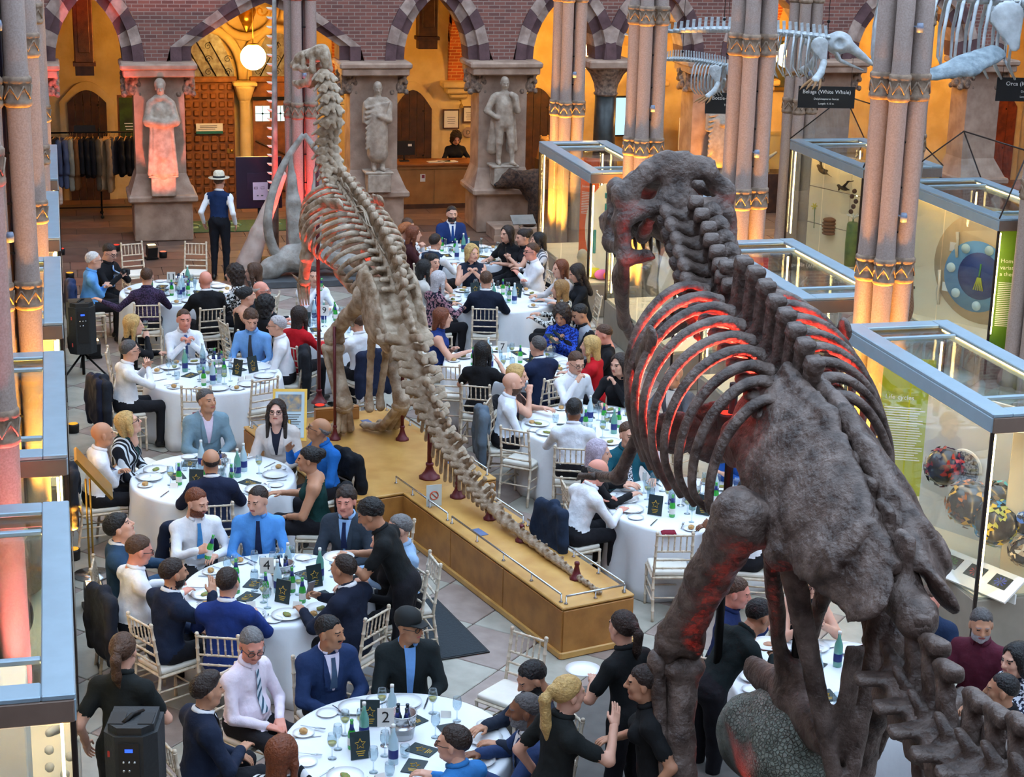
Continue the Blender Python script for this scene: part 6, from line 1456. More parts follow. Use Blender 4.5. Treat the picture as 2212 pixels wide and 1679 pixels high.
# R4: the butterfly case (panels face the aisle, -x, and the camera)
board('green_text_panel','lime green text panel headed Life in the closest right glass case','panel',8.75,17.05,0.57,0.55,1.55,(170,180,30),R(-24),lines=22,head=['Life cycles'],tw=0.075)
t = E('white_backboard','white backboard standing inside the butterfly case','panel',(8.95,15.6,0.57),R(-62)); MB().box((0,0,0.75), (1.5,0.03,1.5)).obj('panel', WHITE, t)
t = E('white_backboard','cream backboard at the near end of the butterfly case','panel',(9.0,14.5,0.57),R(-20)); MB().box((0,0,0.75), (0.75,0.03,1.5)).obj('panel', CREAM, t)
t = E('round_plaque','grey mottled round plaque hung on the white backboard','plaque',(8.66,15.48,1.42),R(-62))
MB().lathe([(0.0,0.0),(0.19,0.0),(0.2,0.02),(0.19,0.03),(0.0,0.03)], 24, T=Matrix.Rotation(R(90),4,'X')).obj('rim', WHITE, t)
MB().lathe([(0.0,0.031),(0.175,0.031),(0.175,0.036),(0.0,0.036)], 24, T=Matrix.Rotation(R(90),4,'X')).obj('face', pattern_fabric('mottled_print', (150,146,140), (70,66,64), 40), t)
def globe(x, y, z, r, label, cols, seed):
    g = E('butterfly_globe', label, 'globe', (x, y, z)); r5 = random.Random(seed)
    O('globe', MB().sphere((0,0,0), r, 20).mesh('globe', [mat('smoked_globe', (86,80,72), 0.25, var=0.2, vscale=14, coat=0.6)]), g)
    key = 'bf%d' % seed
    for i in range(58):
        a = r5.random()*6.28; b = math.asin(r5.uniform(-1,1)); n = Vector((math.cos(b)*math.cos(a), math.cos(b)*math.sin(a), math.sin(b)))
        q = n.to_track_quat('Z','Y').to_matrix().to_4x4(); q = Matrix.Translation(n*(r+0.004))@q@Matrix.Rotation(r5.random()*6,4,'Z'); s_ = 1.1+0.7*r5.random()
        m = MB()
        for sx in (-1, 1): m.add([(0,0,0.002),(sx*0.030*s_,0.022*s_,0.012),(sx*0.034*s_,0.004*s_,0.012),(sx*0.020*s_,-0.022*s_,0.008),(0,-0.006,0.002)], [(0,1,2,3,4) if sx > 0 else (4,3,2,1,0)], 0, False, q)
        m.obj('butterfly', mat('wing_%d_%d_%d' % cols[i % len(cols)], cols[i % len(cols)], 0.4, var=0.05), g)
    return g
globe(8.46,15.55,1.42,0.19,'butterfly globe with red wings hanging highest in the case',[(150,30,26),(60,52,48),(190,60,30)],1)
globe(8.50,15.05,1.20,0.225,'butterfly globe with orange wings beside the white backboard',[(214,120,30),(232,180,60),(120,70,30)],2)
globe(8.62,14.72,1.12,0.22,'butterfly globe with yellow wings hanging lowest of the large ones',[(226,190,50),(190,190,90),(60,140,190)],3)
globe(8.76,14.98,1.22,0.20,'butterfly globe with pale brown and turquoise wings',[(186,160,130),(90,190,190),(120,96,80)],4)
globe(8.86,14.62,1.16,0.14,'small butterfly globe with blue wings behind the corner post',[(80,130,220),(200,220,240),(60,50,60)],5)
globe(8.72,14.34,0.96,0.13,'small cream shell covered globe near the case corner',[(236,220,190),(200,170,130),(90,70,60)],6)
t = E('picture_shelf','sloping white label shelf with three flower photographs below the butterfly globes','label shelf',(8.36,14.55,0.62),R(-68))
T_ = Matrix.Rotation(R(30),4,'X'); MB().box((0,0,0.06), (1.0,0.34,0.02), T=T_).obj('shelf', WHITE, t)
for i, c in enumerate(((60,130,50),(190,60,50),(70,80,190))):
    MB().box((-0.30+0.30*i,0.03,0.073), (0.20,0.15,0.004), T=T_).obj('photo_ground', mat('photo_ground', (34,40,30), 0.5, var=0.1), t)
    m = MB()
    for k in range(9): a = k*0.7; m.add([(-0.30+0.30*i+0.01*math.cos(a),0.03+0.01*math.sin(a),0.077),(-0.30+0.30*i+0.06*math.cos(a-.25),0.03+0.05*math.sin(a-.25),0.077),(-0.30+0.30*i+0.07*math.cos(a+.1),0.03+0.06*math.sin(a+.1),0.077)], [(0,1,2)], 0, False, T_)
    m.obj('photo_flower', mat('petal_%d' % i, c, 0.5, var=0.3, vscale=40), t)
MB().box((0,-0.02,-0.03), (1.0,0.02,0.1)).obj('skirt', WHITE, t)
# R1: orange panel, oval board, toys
board('orange_text_panel','bright orange text panel in the far glass case','panel',8.72,29.2,0.57,0.32,1.75,(236,96,24),R(-30),lines=14,head=['Senses'],tw=0.06)
t = E('oval_body_board','white oval board with teal and yellow body diagram','panel',(8.72,27.95,0.57),R(-26))
m = MB(); P = [(0.42*math.cos(a), 0.78+0.78*math.sin(a)) for a in [2*math.pi*i/28 for i in range(28)]]; flat_poly(m, P, -0.015, 0.015); m.obj('panel', WHITE, t)
TEAL = mat('teal_paint', (30,130,140), 0.6, var=0.05); YEL = mat('yellow_paint', (230,180,40), 0.6, var=0.05)
for c, d, mm in (((-0.07,-0.02,0.95),(0.06,0.02,0.5),TEAL),((0.04,-0.02,0.95),(0.06,0.02,0.5),YEL),((0.20,-0.02,0.85),(0.05,0.02,0.42),YEL),((-0.25,-0.02,0.55),(0.05,0.02,0.4),TEAL),((0.0,-0.02,0.45),(0.06,0.02,0.55),YEL),((0.1,-0.02,0.66),(0.26,0.02,0.05),YEL),((-0.07,-0.02,1.33),(0.07,0.02,0.09),TEAL),((0.05,-0.02,1.33),(0.07,0.02,0.09),YEL),((0.30,-0.02,1.1),(0.05,0.02,0.09),YEL),((-0.34,-0.02,0.5),(0.05,0.02,0.12),mat('orange_paint',(226,96,40),0.6,var=0.05))):
    MB().box(c, d, bev=0.01).obj('diagram_shape', mm, t)
t = E('skull_model','pale skull model on the floor of the far glass case','skull',(8.45,28.6,0.75))
O('skull', qmesh('skull_model', HEADS[0,1][0]*1.1, HEADS[0,1][1], None, [mat('ivory_bone', (226,214,190), 0.6, var=0.1)]), t)
for i, (x, y, c) in enumerate(((8.42,27.75,(214,200,40)),(8.5,27.6,(214,110,190)),(8.62,27.5,(240,130,40)),(8.75,27.55,(120,180,60)))):
    o = O('foam_shape', sdf_mesh('foam_shape', [ell((0,0,0.09), (0.13,0.10,0.09))], 0.03, [mat('foam_%d' % i, c, 0.7, var=0.05)]), None, None, (x, y, 0.57)); tag(o, '%s rounded foam shape on the floor of the far glass case' % ('yellow','pink','orange','green')[i], 'toy')
# R2/R3
t = E('white_oval_board','white oval board glimpsed through the ribs','panel',(8.75,24.4,0.57),R(-35)); m = MB(); flat_poly(m, [(0.36*math.cos(a), 0.72+0.7*math.sin(a)) for a in [2*math.pi*i/24 for i in range(24)]], -0.015, 0.015); m.obj('panel', WHITE, t)
board('red_text_panel','red text panel standing in the case behind the ribs','panel',8.7,21.5,0.57,0.34,1.7,(200,36,26),R(-25),lines=8)
t = E('dark_info_panel','dark grey label panel in the case behind the ribs','panel',(8.95,19.4,0.57),R(-30)); MB().box((0,0,0.6), (0.7,0.03,1.2)).obj('panel', mat('grey_panel', (110,104,98), 0.6, var=0.05), t)
# R5: bird boards
t = E('bird_backboard','pale backboard with framed bird and flower specimens','panel',(13.55,28.9,0.32),R(-70))
for i in range(3):
    for j in range(2): MB().box((-0.7+1.05*j,0,0.30+0.66*i), (1.03,0.03,0.64)).obj('panel', CREAM, t)
MB().box((0.62,-0.03,1.72), (0.42,0.03,0.5)).obj('feather_frame', mat('tan_mount', (196,150,90), 0.7, vscale=20, col2=(160,112,60)), t)
def bird(x, y, z, rz, sc, label):
    P = [ell((0,0,0), (0.05,0.12,0.05)), ell((0,0.13,0.03), (0.035,0.045,0.035)), cone((0,0.16,0.03),(0,0.21,0.025),0.012,0.003), cone((0,-0.1,0),(0,-0.24,0.0),0.04,0.03,flat=((0,0,1),4))]
    for s in (-1,1): P += [cone((s*0.03,0.02,0.02),(s*0.2,0.0,0.10),0.045,0.03,flat=((0,0,1),3)), cone((s*0.2,0.0,0.10),(s*0.36,-0.08,0.08),0.04,0.012,flat=((0,0,1),3))]
    o = O('stuffed_bird', sdf_mesh('stuffed_bird', P, 0.016, [mat('bird_plumage', (44,38,36), 0.7, vscale=20, col2=(24,20,20))], 0.02), None, None, (x,y,z), (R(20),R(30),rz), sc); tag(o, label, 'bird')
bird(13.15,29.6,1.95,R(30),1.0,'dark stuffed bird with spread wings in the tall bird case'); bird(13.35,29.1,1.72,R(100),0.75,'slim dark swift with raised wings in the tall bird case')
t = E('nest_stack','stack of brown bracket nests on the bird backboard','nest',(13.30,29.45,0.85))
for i in range(5): O('nest_layer', MB().sphere((0,0,0.06*i), 0.15, 14, sc=(1.0-0.05*abs(i-2),0.8,0.28)).mesh('nest_layer', [mat('nest_brown', (128,84,52), 0.9, vscale=30, bump=0.5)]), t)
t = E('green_vase','tall green leaf wrapped vase holding a white flower','vase',(13.42,28.75,0.40))
MB().lathe([(0.0,0),(0.10,0),(0.11,0.4),(0.10,0.75),(0.08,0.78)], 14).obj('vase', mat('leaf_green', (54,92,40), 0.6, vscale=8, col2=(96,120,50)), t)
m = MB()
for k in range(10): a = k*0.63; m.tube([(0,0,0.85),(0.13*math.cos(a),0.10*math.sin(a),0.92)], [0.02,0.006], 5)
m.obj('flower', WHITE, t); MB().tube([(0,0,0.7),(0.0,0.0,0.86)], 0.012, 5).obj('stem', mat('stem_green', (60,110,50), 0.6), t)
for k in range(5): MB().sphere((-0.08+0.04*(k%3),-0.05,0.98+0.09*k), 0.045, 8).obj('dark_bloom', mat('bloom_dark', (70,44,40), 0.7), t)
for i, (x, y, z, c) in enumerate(((13.12,29.75,1.28,(226,206,60)),(13.55,28.35,0.72,(240,190,50)))):
    t = E('yellow_flower', ('yellow flower on a long stem near the bird case post','orange yellow flower at the foot of the green vase')[i], 'flower', (x,y,z)); m = MB()
    for k in range(6): a = k*1.05; m.tube([(0,0,0),(0.06*math.cos(a),0.03,0.06*math.sin(a))], [0.016,0.01], 5)
    m.obj('petals', mat('petal_yellow_%d' % i, c, 0.6), t); MB().tube([(0,0,0),(0.02,0.02,-0.4)], 0.008, 5).obj('stem', MATS['stem_green'], t)
# R6: limb bones
board('green_homology_panel','green text panel headed Homology variations on a theme','panel',13.42,23.05,0.32,0.62,1.95,(96,140,20),R(-24),lines=24,head=['Homology –','variations on','a theme'],tw=0.085)
t = E('homology_board','cream board with a large blue ringed disc and mounted bones','panel',(13.75,24.6,0.32),R(-58)); MB().box((0,0,0.95), (2.6,0.03,1.9)).obj('panel', CREAM, t)
def disc(x, z, r, y, m, nm): MB().lathe([(0.0,0.0),(r,0.0),(r,0.012),(0.0,0.012)], 32, T=Matrix.Translation((x,y,z))@Matrix.Rotation(R(90),4,'X')).obj(nm, m, t)
disc(0.0,0.95,0.88,-0.015,mat('beige_disc',(206,180,140),0.7,var=0.05),'beige_disc'); disc(-0.12,0.80,0.56,-0.03,mat('blue_ring',(100,160,206),0.6,var=0.05),'blue_ring'); disc(-0.06,0.82,0.37,-0.045,mat('navy_disc',(24,60,130),0.5,var=0.1),'navy_disc')
for k in range(7):
    a = 0.3+k*0.9; disc(-0.10+0.465*math.cos(a), 0.81+0.465*math.sin(a), 0.075, -0.047, mat('pale_dot',(196,226,236),0.6,var=0.02), 'pale_dot')
m = MB()
for k in range(5): m.tube([(-0.05+0.012*(k-2),-0.07,0.80),(-0.05+0.04*(k-2),-0.07,0.60)], 0.011, 5)
m.obj('drawn_hand', mat('lime_bone',(190,200,50),0.6), t); MB().tube([(-0.05,-0.07,0.81),(-0.04,-0.07,1.02)], 0.014, 5).obj('drawn_arm', mat('green_bone',(70,150,70),0.6), t)
for k, (x, z, l) in enumerate(((0.35,1.25,0.5),(0.62,1.2,0.55),(0.55,0.7,0.45),(0.9,0.9,0.5),(-0.75,0.8,0.55),(-0.5,1.45,0.4))):
    MB().tube([(x,-0.06,z),(x+0.02,-0.06,z-l*0.45),(x,-0.06,z-l*0.55),(x+0.03,-0.06,z-l)], [0.03,0.018,0.03,0.02], 6).obj('mounted_bone', MATS.get('ivory_bone'), t)
for k, (x, z) in enumerate(((0.5,1.5),(0.78,0.72),(0.72,0.42),(0.30,0.25),(-0.62,0.55),(-0.55,1.2),(0.85,1.3))): MB().box((x,-0.03,z), (0.15,0.01,0.14)).obj('caption_card', WHITE, t)
# small standing ape skeleton
t = E('small_skeleton','small pale standing ape skeleton in the limb bone case','skeleton',(13.22,25.7,0.75)); IV = MATS['ivory_bone']
O('skull', sdf_mesh('ape_skull', [ell((0,0,0.80), (0.055,0.065,0.06)), ell((0,-0.05,0.76), (0.035,0.03,0.03))], 0.014, [IV]), t)
MB().tube([(0,0.02,0.75),(0,0.03,0.55),(0,0.02,0.36)], 0.016, 6).obj('spine', IV, t)
for s in (-1, 1):
    for k in range(5): MB().tube([(0,0.02,0.68-0.04*k),(s*0.08,0,0.67-0.04*k),(s*0.07,-0.06,0.63-0.04*k),(0,-0.07,0.62-0.04*k)], 0.006, 5).obj('rib', IV, t)
    MB().tube([(s*0.09,0,0.68),(s*0.14,0,0.48),(s*0.12,-0.03,0.30)], [0.013,0.014,0.01], 6).obj('arm', IV, t); MB().tube([(s*0.05,0,0.35),(s*0.06,-0.02,0.18),(s*0.06,0,0.02)], [0.016,0.016,0.012], 6).obj('leg', IV, t)
MB().box((0,0,0), (0.3,0.2,0.04)).obj('stand', BLACK, t)
# woven basket-like grass nest behind the grey column
o = O('woven_nest', sdf_mesh('woven_nest', [ell((0,0,0), (0.26,0.26,0.55)), ell((0,0,-0.25), (0.28,0.28,0.3))], 0.035, [stripe_fabric('straw_nest', (150,110,80), (90,62,44), 14, 0.5)], 0.1), None, None, (10.9,21.9,1.65)); tag(o, 'big brown woven hanging nest half hidden by the grey column', 'nest')
MB().tube([(10.9,21.9,2.15),(10.9,21.9,2.4)], 0.01, 5).obj('nest_cord', IRON, None); 
bpy.data.objects['nest_cord'].parent = o; bpy.data.objects['nest_cord'].matrix_parent_inverse = Matrix.Translation((-10.9,-21.9,-1.65))
MB().lathe([(0.0,0.0),(0.3,0.0),(0.3,0.05),(0.05,0.08),(0.05,0.55),(0.0,0.55)], 16).obj('nest_pedestal', WHITE, o, (0,0,-1.65), None, (1,1,2.0))
# left case contents
def thingy(name, label, cat, prims, m, loc, rz=0, vox=0.025, k=0.03, warp=None):
    o = O(name, sdf_mesh(name, prims, vox, [m], k, warp), None, None, loc, (0,0,rz)); return tag(o, label, cat)
def plinthbox(x, y, w, l, h, label, m=WHITE): o = MB().box((0,0,h/2), (w,l,h), bev=0.01).obj('display_plinth', m, None, (x,y,0.575)); tag(o, label, 'plinth')
plinthbox(-0.72,11.7,0.62,0.9,1.05,'tall white display plinth in the closest left glass case'); plinthbox(-0.66,10.55,0.62,0.6,0.75,'lower glowing white plinth under an amber jar')
t = E('amber_jar','amber glass jar glowing on the lower white plinth','jar',(-0.58,10.42,1.325)); MB().lathe([(0.0,0.0),(0.055,0.0),(0.075,0.05),(0.075,0.14),(0.045,0.18),(0.045,0.2)], 16).obj('jar', mat('amber_glass', (226,140,20), 0.15, var=0.1), t); MB().lathe([(0.0,0.2),(0.052,0.2),(0.052,0.24),(0.0,0.24)], 14).obj('lid', mat('jar_lid',(120,40,20),0.4), t)
DKB = mat('dark_specimen', (44,36,34), 0.5, vscale=12, col2=(24,20,20)); IVB = MATS['ivory_bone']; CRB = mat('coral', (226,206,180), 0.8, vscale=20, bump=1.0, bscale=30)
thingy('brain_coral','pale carved brain coral on top of the fourth glass case shelf','coral',[ell((0,0,0.1),(0.2,0.16,0.13))],CRB,(-0.62,14.75,1.55),0,0.022,0.02,lumps(0.015,60,1))
MB().box((0,0,0), (0.9,0.6,0.02)).obj('glass_shelf', GLASS, lcase[3], (0.0,-1.4,1.55))
thingy('horned_skull','pale horned animal skull over a dark mount in the fourth case','skull',[ell((0,0,0.1),(0.09,0.14,0.10)),cone((0,-0.1,0.05),(0,-0.26,-0.02),0.06,0.03),cone((0.06,0.05,0.15),(0.2,0.1,0.3),0.03,0.008),cone((-0.06,0.05,0.15),(-0.2,0.1,0.3),0.03,0.008)],IVB,(-0.66,14.72,1.12))
thingy('dark_mount','dark hollow animal mount in the fourth glass case','specimen',[ell((0,0,0.25),(0.24,0.2,0.27))],DKB,(-0.66,14.9,0.58))
thingy('black_bull','small black bull figure in the third glass case','figure',[ell((0,0,0.35),(0.22,0.4,0.2)),ell((0.05,-0.42,0.42),(0.1,0.14,0.11)),cone((0.1,-0.5,0.5),(0.28,-0.55,0.55),0.03,0.01),cone((-0.05,-0.5,0.5),(-0.2,-0.55,0.55),0.03,0.01)]+[cone((sx*0.12,sy*0.25,0.3),(sx*0.12,sy*0.25,0),0.06,0.045) for sx in (-1,1) for sy in (-1,1)],DKB,(-0.6,19.5,0.575))
thingy('dark_globe','small dark round specimen in the second glass case','specimen',[ell((0,0,0.12),(0.12,0.12,0.12))],DKB,(-0.55,23.7,0.575))
plinthbox(-0.5,23.95,0.4,0.5,0.5,'small white plinth in the second glass case'); plinthbox(-0.45,19.05,0.28,0.3,0.8,'narrow cream plinth beside the black bull',CREAM)
thingy('jointed_bones','string of pale foot bones in the closest left case','bones',[ell((0.02*i*(i%2),0.07*i,0.03*i),(0.035,0.045,0.035)) for i in range(10)]+[cone((0,0.7,0.3),(0.05,0.95,0.2),0.03,0.04)],IVB,(-0.28,11.2,0.9),0,0.018,0.01)
thingy('shaggy_specimen','grey rounded animal specimen in the fourth glass case','specimen',[ell((0,0,0.3),(0.22,0.35,0.3)),ell((0.02,-0.3,0.45),(0.12,0.14,0.12)),ell((0,0.3,0.35),(0.2,0.25,0.25))],mat('grey_hide',(120,110,100),0.9,vscale=10,bump=0.8),(-0.5,16.0,0.575),0,0.035,0.05)
thingy('grey_bust','grey weathered stone bust in the closest left case corner','bust',[ell((0,0,0.55),(0.12,0.14,0.16)),ell((0,0,0.25),(0.24,0.2,0.22)),ell((0,0,0.05),(0.2,0.2,0.1))],mat('grey_carved',(140,132,124),0.9,vscale=9,bump=0.6),(-0.22,10.35,0.575),0,0.03,0.06)

# ------------------------------------------------------------------ oak plinth under the pale skeleton
pl = E('oak_plinth','T shaped oak plinth with a low chrome rail round its top','plinth',(3.42,20.2,0),R(14.5))
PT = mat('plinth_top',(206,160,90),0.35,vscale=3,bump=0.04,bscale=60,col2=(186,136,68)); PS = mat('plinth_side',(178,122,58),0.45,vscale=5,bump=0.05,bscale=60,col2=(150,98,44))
def plat(x0,x1,y0,y1):
    cx,cy_=(x0+x1)/2,(y0+y1)/2; w,l=x1-x0,y1-y0
    MB().box((cx,cy_,0.24),(w-0.03,l-0.03,0.48)).obj('core',PS,pl)
    MB().box((cx,cy_,0.505),(w+0.01,l+0.01,0.03),bev=0.008).obj('top_board',PT,pl)
    n = max(1,int(round(l/1.15)))
    for i in range(n):
        for s,xx in ((-1,x0),(1,x1)): MB().box((xx+s*-0.005,y0+l*(i+0.5)/n,0.27),(0.022,l/n-0.012,0.42),bev=0.004).obj('side_panel',PS,pl)
    for yy in (y0,y1): MB().box((cx,yy,0.27),(w-0.02,0.022,0.42),bev=0.004).obj('end_panel',PS,pl)
    for s,xx in ((-1,x0),(1,x1)): MB().box((xx+s*0.012,cy_,0.035),(0.03,l+0.03,0.07),bev=0.01).obj('skirting',PT,pl)
    for yy in (y0,y1): MB().box((cx,yy+(-0.012 if yy==y0 else 0.012),0.035),(w+0.03,0.03,0.07),bev=0.01).obj('skirting',PT,pl)
plat(-1.22,0.677,-1.91,1.02); plat(-0.47,0.31,-5.40,-1.92)
def rail(a,b,n):
    a,b=Vector(a),Vector(b); MB().tube([a+Vector((0,0,0.60)),b+Vector((0,0,0.60))],0.011,7).obj('rail',CHROME,pl)
    for i in range(n):
        p=a+(b-a)*(i/(n-1)); MB().lathe([(0.02,0.522),(0.02,0.528),(0.007,0.54),(0.007,0.60)],8,(p.x,p.y,0)).obj('rail_post',CHROME,pl)
rail((-0.42,-5.28,0),(-0.42,-3.0,0),5); rail((-0.42,-2.9,0),(-0.42,-1.62,0),4); rail((-0.40,-5.34,0),(0.24,-5.34,0),3); rail((0.26,-5.3,0),(0.26,-3.4,0),5); rail((0.26,-3.3,0),(0.26,-1.7,0),4); rail((0.62,-1.8,0),(0.62,0.9,0),5); rail((-1.16,0.96,0),(0.5,0.96,0),4); rail((-1.16,-1.8,0),(-1.16,0.9,0),5)
for i,(x,y,rz) in enumerate(((-0.75,-1.35,0.1),(0.2,0.55,0.0),(-0.28,-3.35,0.05),(0.45,-1.3,0.0),(-0.95,0.55,0.1))):
    o = MB().box((0,0,0.003),(0.10,0.20,0.006)).obj('blue_label',mat('blue_label',(92,110,150),0.5,var=0.1),None); v = Matrix.Rotation(R(14.5),4,'Z')@Vector((x,y,0)); o.location=(3.42+v.x,20.2+v.y,0.521); o.rotation_euler=(0,0,R(14.5)+rz)
    tag(o,['blue label plate on the plinth beside the dark jacketed chair','blue label plate on the plinth between the skeleton feet','blue label plate on the narrow arm of the plinth','blue label plate under the skeleton tail on the plinth','blue label plate near the framed lectern on the plinth'][i],'label')
def inplinth(o,x,y,z,rz=0):
    v = Matrix.Rotation(R(14.5),4,'Z')@Vector((x,y,0)); o.location=(3.42+v.x,20.2+v.y,z); o.rotation_euler=(0,0,R(14.5)+rz)
t = E('no_touching_sign','small clear sign with a red crossed circle on the plinth edge','sign'); inplinth(t,-0.36,-2.45,0.522,R(-10))
MB().box((0,0,0.12),(0.17,0.006,0.24)).obj('plate',mat('clear_plate',(196,206,206),0.3,var=0.03),t); MB().tube([(0.045*math.cos(a),-0.006,0.12+0.045*math.sin(a)) for a in [2*math.pi*i/16 for i in range(17)]],0.006,5).tube([(-0.03,-0.006,0.15),(0.03,-0.006,0.09)],0.006,5).obj('red_circle',mat('sign_red',(200,80,50),0.5,var=0),t)
t = E('framed_lectern','gold framed information panel leaning at the plinth corner','sign'); inplinth(t,-1.02,0.05,0.522,R(-25))
T_ = Matrix.Rotation(R(-28),4,'X')
MB().box((0,0,0.38),(0.40,0.03,0.62),T=T_).obj('frame',BRASS,t); MB().box((0,-0.018,0.38),(0.34,0.01,0.55),T=T_).obj('sheet',mat('pale_blue_sheet',(190,212,222),0.6,var=0.03),t); MB().box((0,-0.026,0.52),(0.27,0.006,0.20),T=T_).obj('picture',mat('sheet_photo',(70,110,140),0.6,vscale=14,col2=(190,160,110)),t)
m = MB()
for k in range(9): m.box((0,-0.025,0.38-0.028*k),(0.26-0.04*(k%3),0.004,0.009),T=T_)
m.obj('text_lines',MATS['grey_print'],t)
MB().tube([(0,0.0,0.0),(0,0.10,0.30)],0.018,6).obj('strut',BRASS,t)
t = E('plinth_box','low oak box standing at the back of the plinth','box'); inplinth(t,-0.10,0.80,0.522,R(-8)); MB().box((0,0,0.08),(0.55,0.08,0.16)).obj('body',OAK,t); MB().box((0,-0.045,0.08),(0.52,0.012,0.12)).obj('front',OAK,t)
# ------------------------------------------------------------------ statues on the piers
STAT = mat('statue_stone',(186,168,150),0.85,vscale=8,bump=0.35,bscale=26,col2=(150,132,116))
def statue(x, label, kind, z0=1.28, ped=True):
    t = E('statue', label, 'statue', (x, 34.38, 0))
    P = [ell((0,0,0.92),(0.17,0.11,0.14)),ell((0,0.01,1.25),(0.19,0.125,0.2)),cone((-0.15,0,1.38),(0.15,0,1.38),0.075,0.075),cone((0,0,1.4),(0,-0.01,1.52),0.07,0.055)]
    if kind == 'monk':
        P += [cone((0,0.0,1.2),(0,0.0,0.05),0.18,0.27),cone((-0.2,0,1.33),(-0.25,-0.10,1.02),0.08,0.10),cone((0.2,0,1.33),(0.25,-0.10,1.02),0.08,0.10),cone((-0.25,-0.10,1.02),(0.0,-0.24,1.0),0.10,0.07),cone((0.25,-0.10,1.02),(0.02,-0.24,0.98),0.10,0.07),ell((0,0.01,1.45),(0.15,0.12,0.08)),cone((0,0.0,1.0),(0.0,-0.18,0.35),0.12,0.10)]
        for i in range(7): P.append(cone((-0.2+0.065*i,-0.14-0.04*math.sin(i),0.95),(-0.26+0.085*i,-0.22,0.03),0.03,0.04,k=0.03))
        P += [ell((0,0.05,1.70),(0.11,0.11,0.13))]
    elif kind == 'draped':
        P += [cone((0,0,1.15),(0,0,0.35),0.19,0.21),cone((-0.08,-0.02,0.4),(-0.08,-0.03,0.04),0.065,0.05),cone((0.09,-0.02,0.4),(0.09,-0.05,0.04),0.065,0.05),cone((-0.08,-0.03,0.04),(-0.09,-0.16,0.03),0.045,0.035),cone((0.09,-0.05,0.04),(0.10,-0.18,0.03),0.045,0.035),cone((-0.22,0,1.32),(-0.25,-0.02,0.98),0.075,0.065),cone((0.22,0,1.32),(0.20,-0.12,1.02),0.075,0.065),cone((0.2,-0.12,1.02),(0.0,-0.2,1.1),0.065,0.05)]
        for i in range(9): P.append(cone((0.2-0.02*i,-0.13,1.36-0.05*i),(-0.24,-0.10,1.25-0.10*i),0.028,0.03,k=0.03))
    else:
        P += [cone((0,0,1.2),(0,0.02,0.85),0.18,0.19),cone((-0.12,0.08,1.0),(-0.2,0.10,0.30),0.12,0.13,flat=((0,1,0),1.6)),cone((0.14,0.08,1.0),(0.2,0.10,0.30),0.11,0.12,flat=((0,1,0),1.6)),cone((-0.09,-0.02,0.88),(-0.10,-0.05,0.45),0.10,0.07),cone((-0.10,-0.05,0.45),(-0.10,-0.02,0.05),0.065,0.045),cone((0.09,-0.02,0.88),(0.14,-0.10,0.46),0.10,0.07),cone((0.14,-0.10,0.46),(0.16,-0.10,0.05),0.065,0.045),cone((-0.10,-0.02,0.04),(-0.11,-0.16,0.03),0.045,0.035),cone((0.16,-0.10,0.04),(0.19,-0.24,0.03),0.045,0.035),
              cone((-0.22,0,1.34),(-0.36,-0.03,1.08),0.075,0.06),cone((-0.36,-0.03,1.08),(-0.17,-0.12,0.95),0.06,0.045),cone((0.22,0,1.34),(0.26,-0.06,1.08),0.075,0.06),cone((0.26,-0.06,1.08),(0.12,-0.17,1.38),0.055,0.04),ell((0.1,-0.17,1.42),(0.05,0.05,0.06))]
    V,Q,Mf = nets(P,0.02,0.04)
    hv,hq,_ = HEADS[0,0]; HRx = rotm(-12 if kind != 'monk' else -4,0,180)
    W = np.array([0,-0.01,1.63])+(hv*1.08)@HRx.T
    me = qmesh('figure',np.concatenate([V,W]),np.concatenate([Q,hq+len(V)]),None,[STAT])
    O('figure',me,t,None,(0,0,z0),(0,0,0),0.98)
    MB().box((0,0,z0-0.02),(0.56,0.46,0.05),bev=0.015).obj('figure_base',STAT,t)
    MB().box((0,-0.02,z0-0.22),(0.46,0.42,0.36),bev=0.015).obj('pedestal',STAT,t)
    return t
statue(1.84,'stone statue of a robed figure floodlit red on the pier','monk',1.30)
statue(5.95,'stone statue of a bald draped figure with bowed head','draped',1.28)
statue(8.46,'stone statue of a man in a long coat with hand to chin','coat',1.36)
statue(12.95,'orange lit stone statue behind the clustered columns','draped',1.05)
statue(-0.5,'pink lit stone statue partly hidden behind the column by the coat rail','coat',1.2)

# ------------------------------------------------------------------ bear beside the pier
FUR = mat('dark_bear_fur',(86,60,44),0.95,vscale=20,bump=1.0,bscale=45,col2=(36,24,20))
bp = [ell((0.15,0,0.72),(0.55,0.27,0.30)),ell((-0.30,0,0.72),(0.30,0.27,0.32)),ell((0.55,0,0.74),(0.32,0.27,0.30)),cone((-0.45,0,0.82),(-0.78,-0.05,0.88),0.20,0.16),ell((-0.86,-0.06,0.88),(0.17,0.15,0.15)),cone((-0.95,-0.07,0.84),(-1.12,-0.09,0.79),0.09,0.055),ell((-0.82,0.07,1.02),(0.05,0.03,0.055)),ell((-0.80,-0.18,1.02),(0.05,0.03,0.055))]
for (x,y,k) in ((-0.36,-0.15,-0.10),(-0.30,0.15,0.10),(0.62,-0.15,-0.06),(0.55,0.15,0.14)): bp += [cone((x,y,0.62),(x+k*0.4,y,0.32),0.15,0.10),cone((x+k*0.4,y,0.32),(x+k,y,0.08),0.10,0.085),ell((x+k-0.06,y,0.06),(0.13,0.085,0.055))]
o = O('bear',sdf_mesh('bear',bp,0.03,[FUR],0.08,lumps(0.012,45,1)),None,None,(9.32,33.85,0.25),(0,0,R(8)),1.06); tag(o,'dark brown stuffed bear standing in front of the coated statue','bear')
MB().sphere((-1.165,-0.095,0.80),0.03,8,sc=(0.7,1,0.8)).obj('nose',BLACK,o)
for s in (-1,1): MB().sphere((-0.98,-0.08+s*0.075,0.92),0.014,8).obj('eye',BLACK,o)
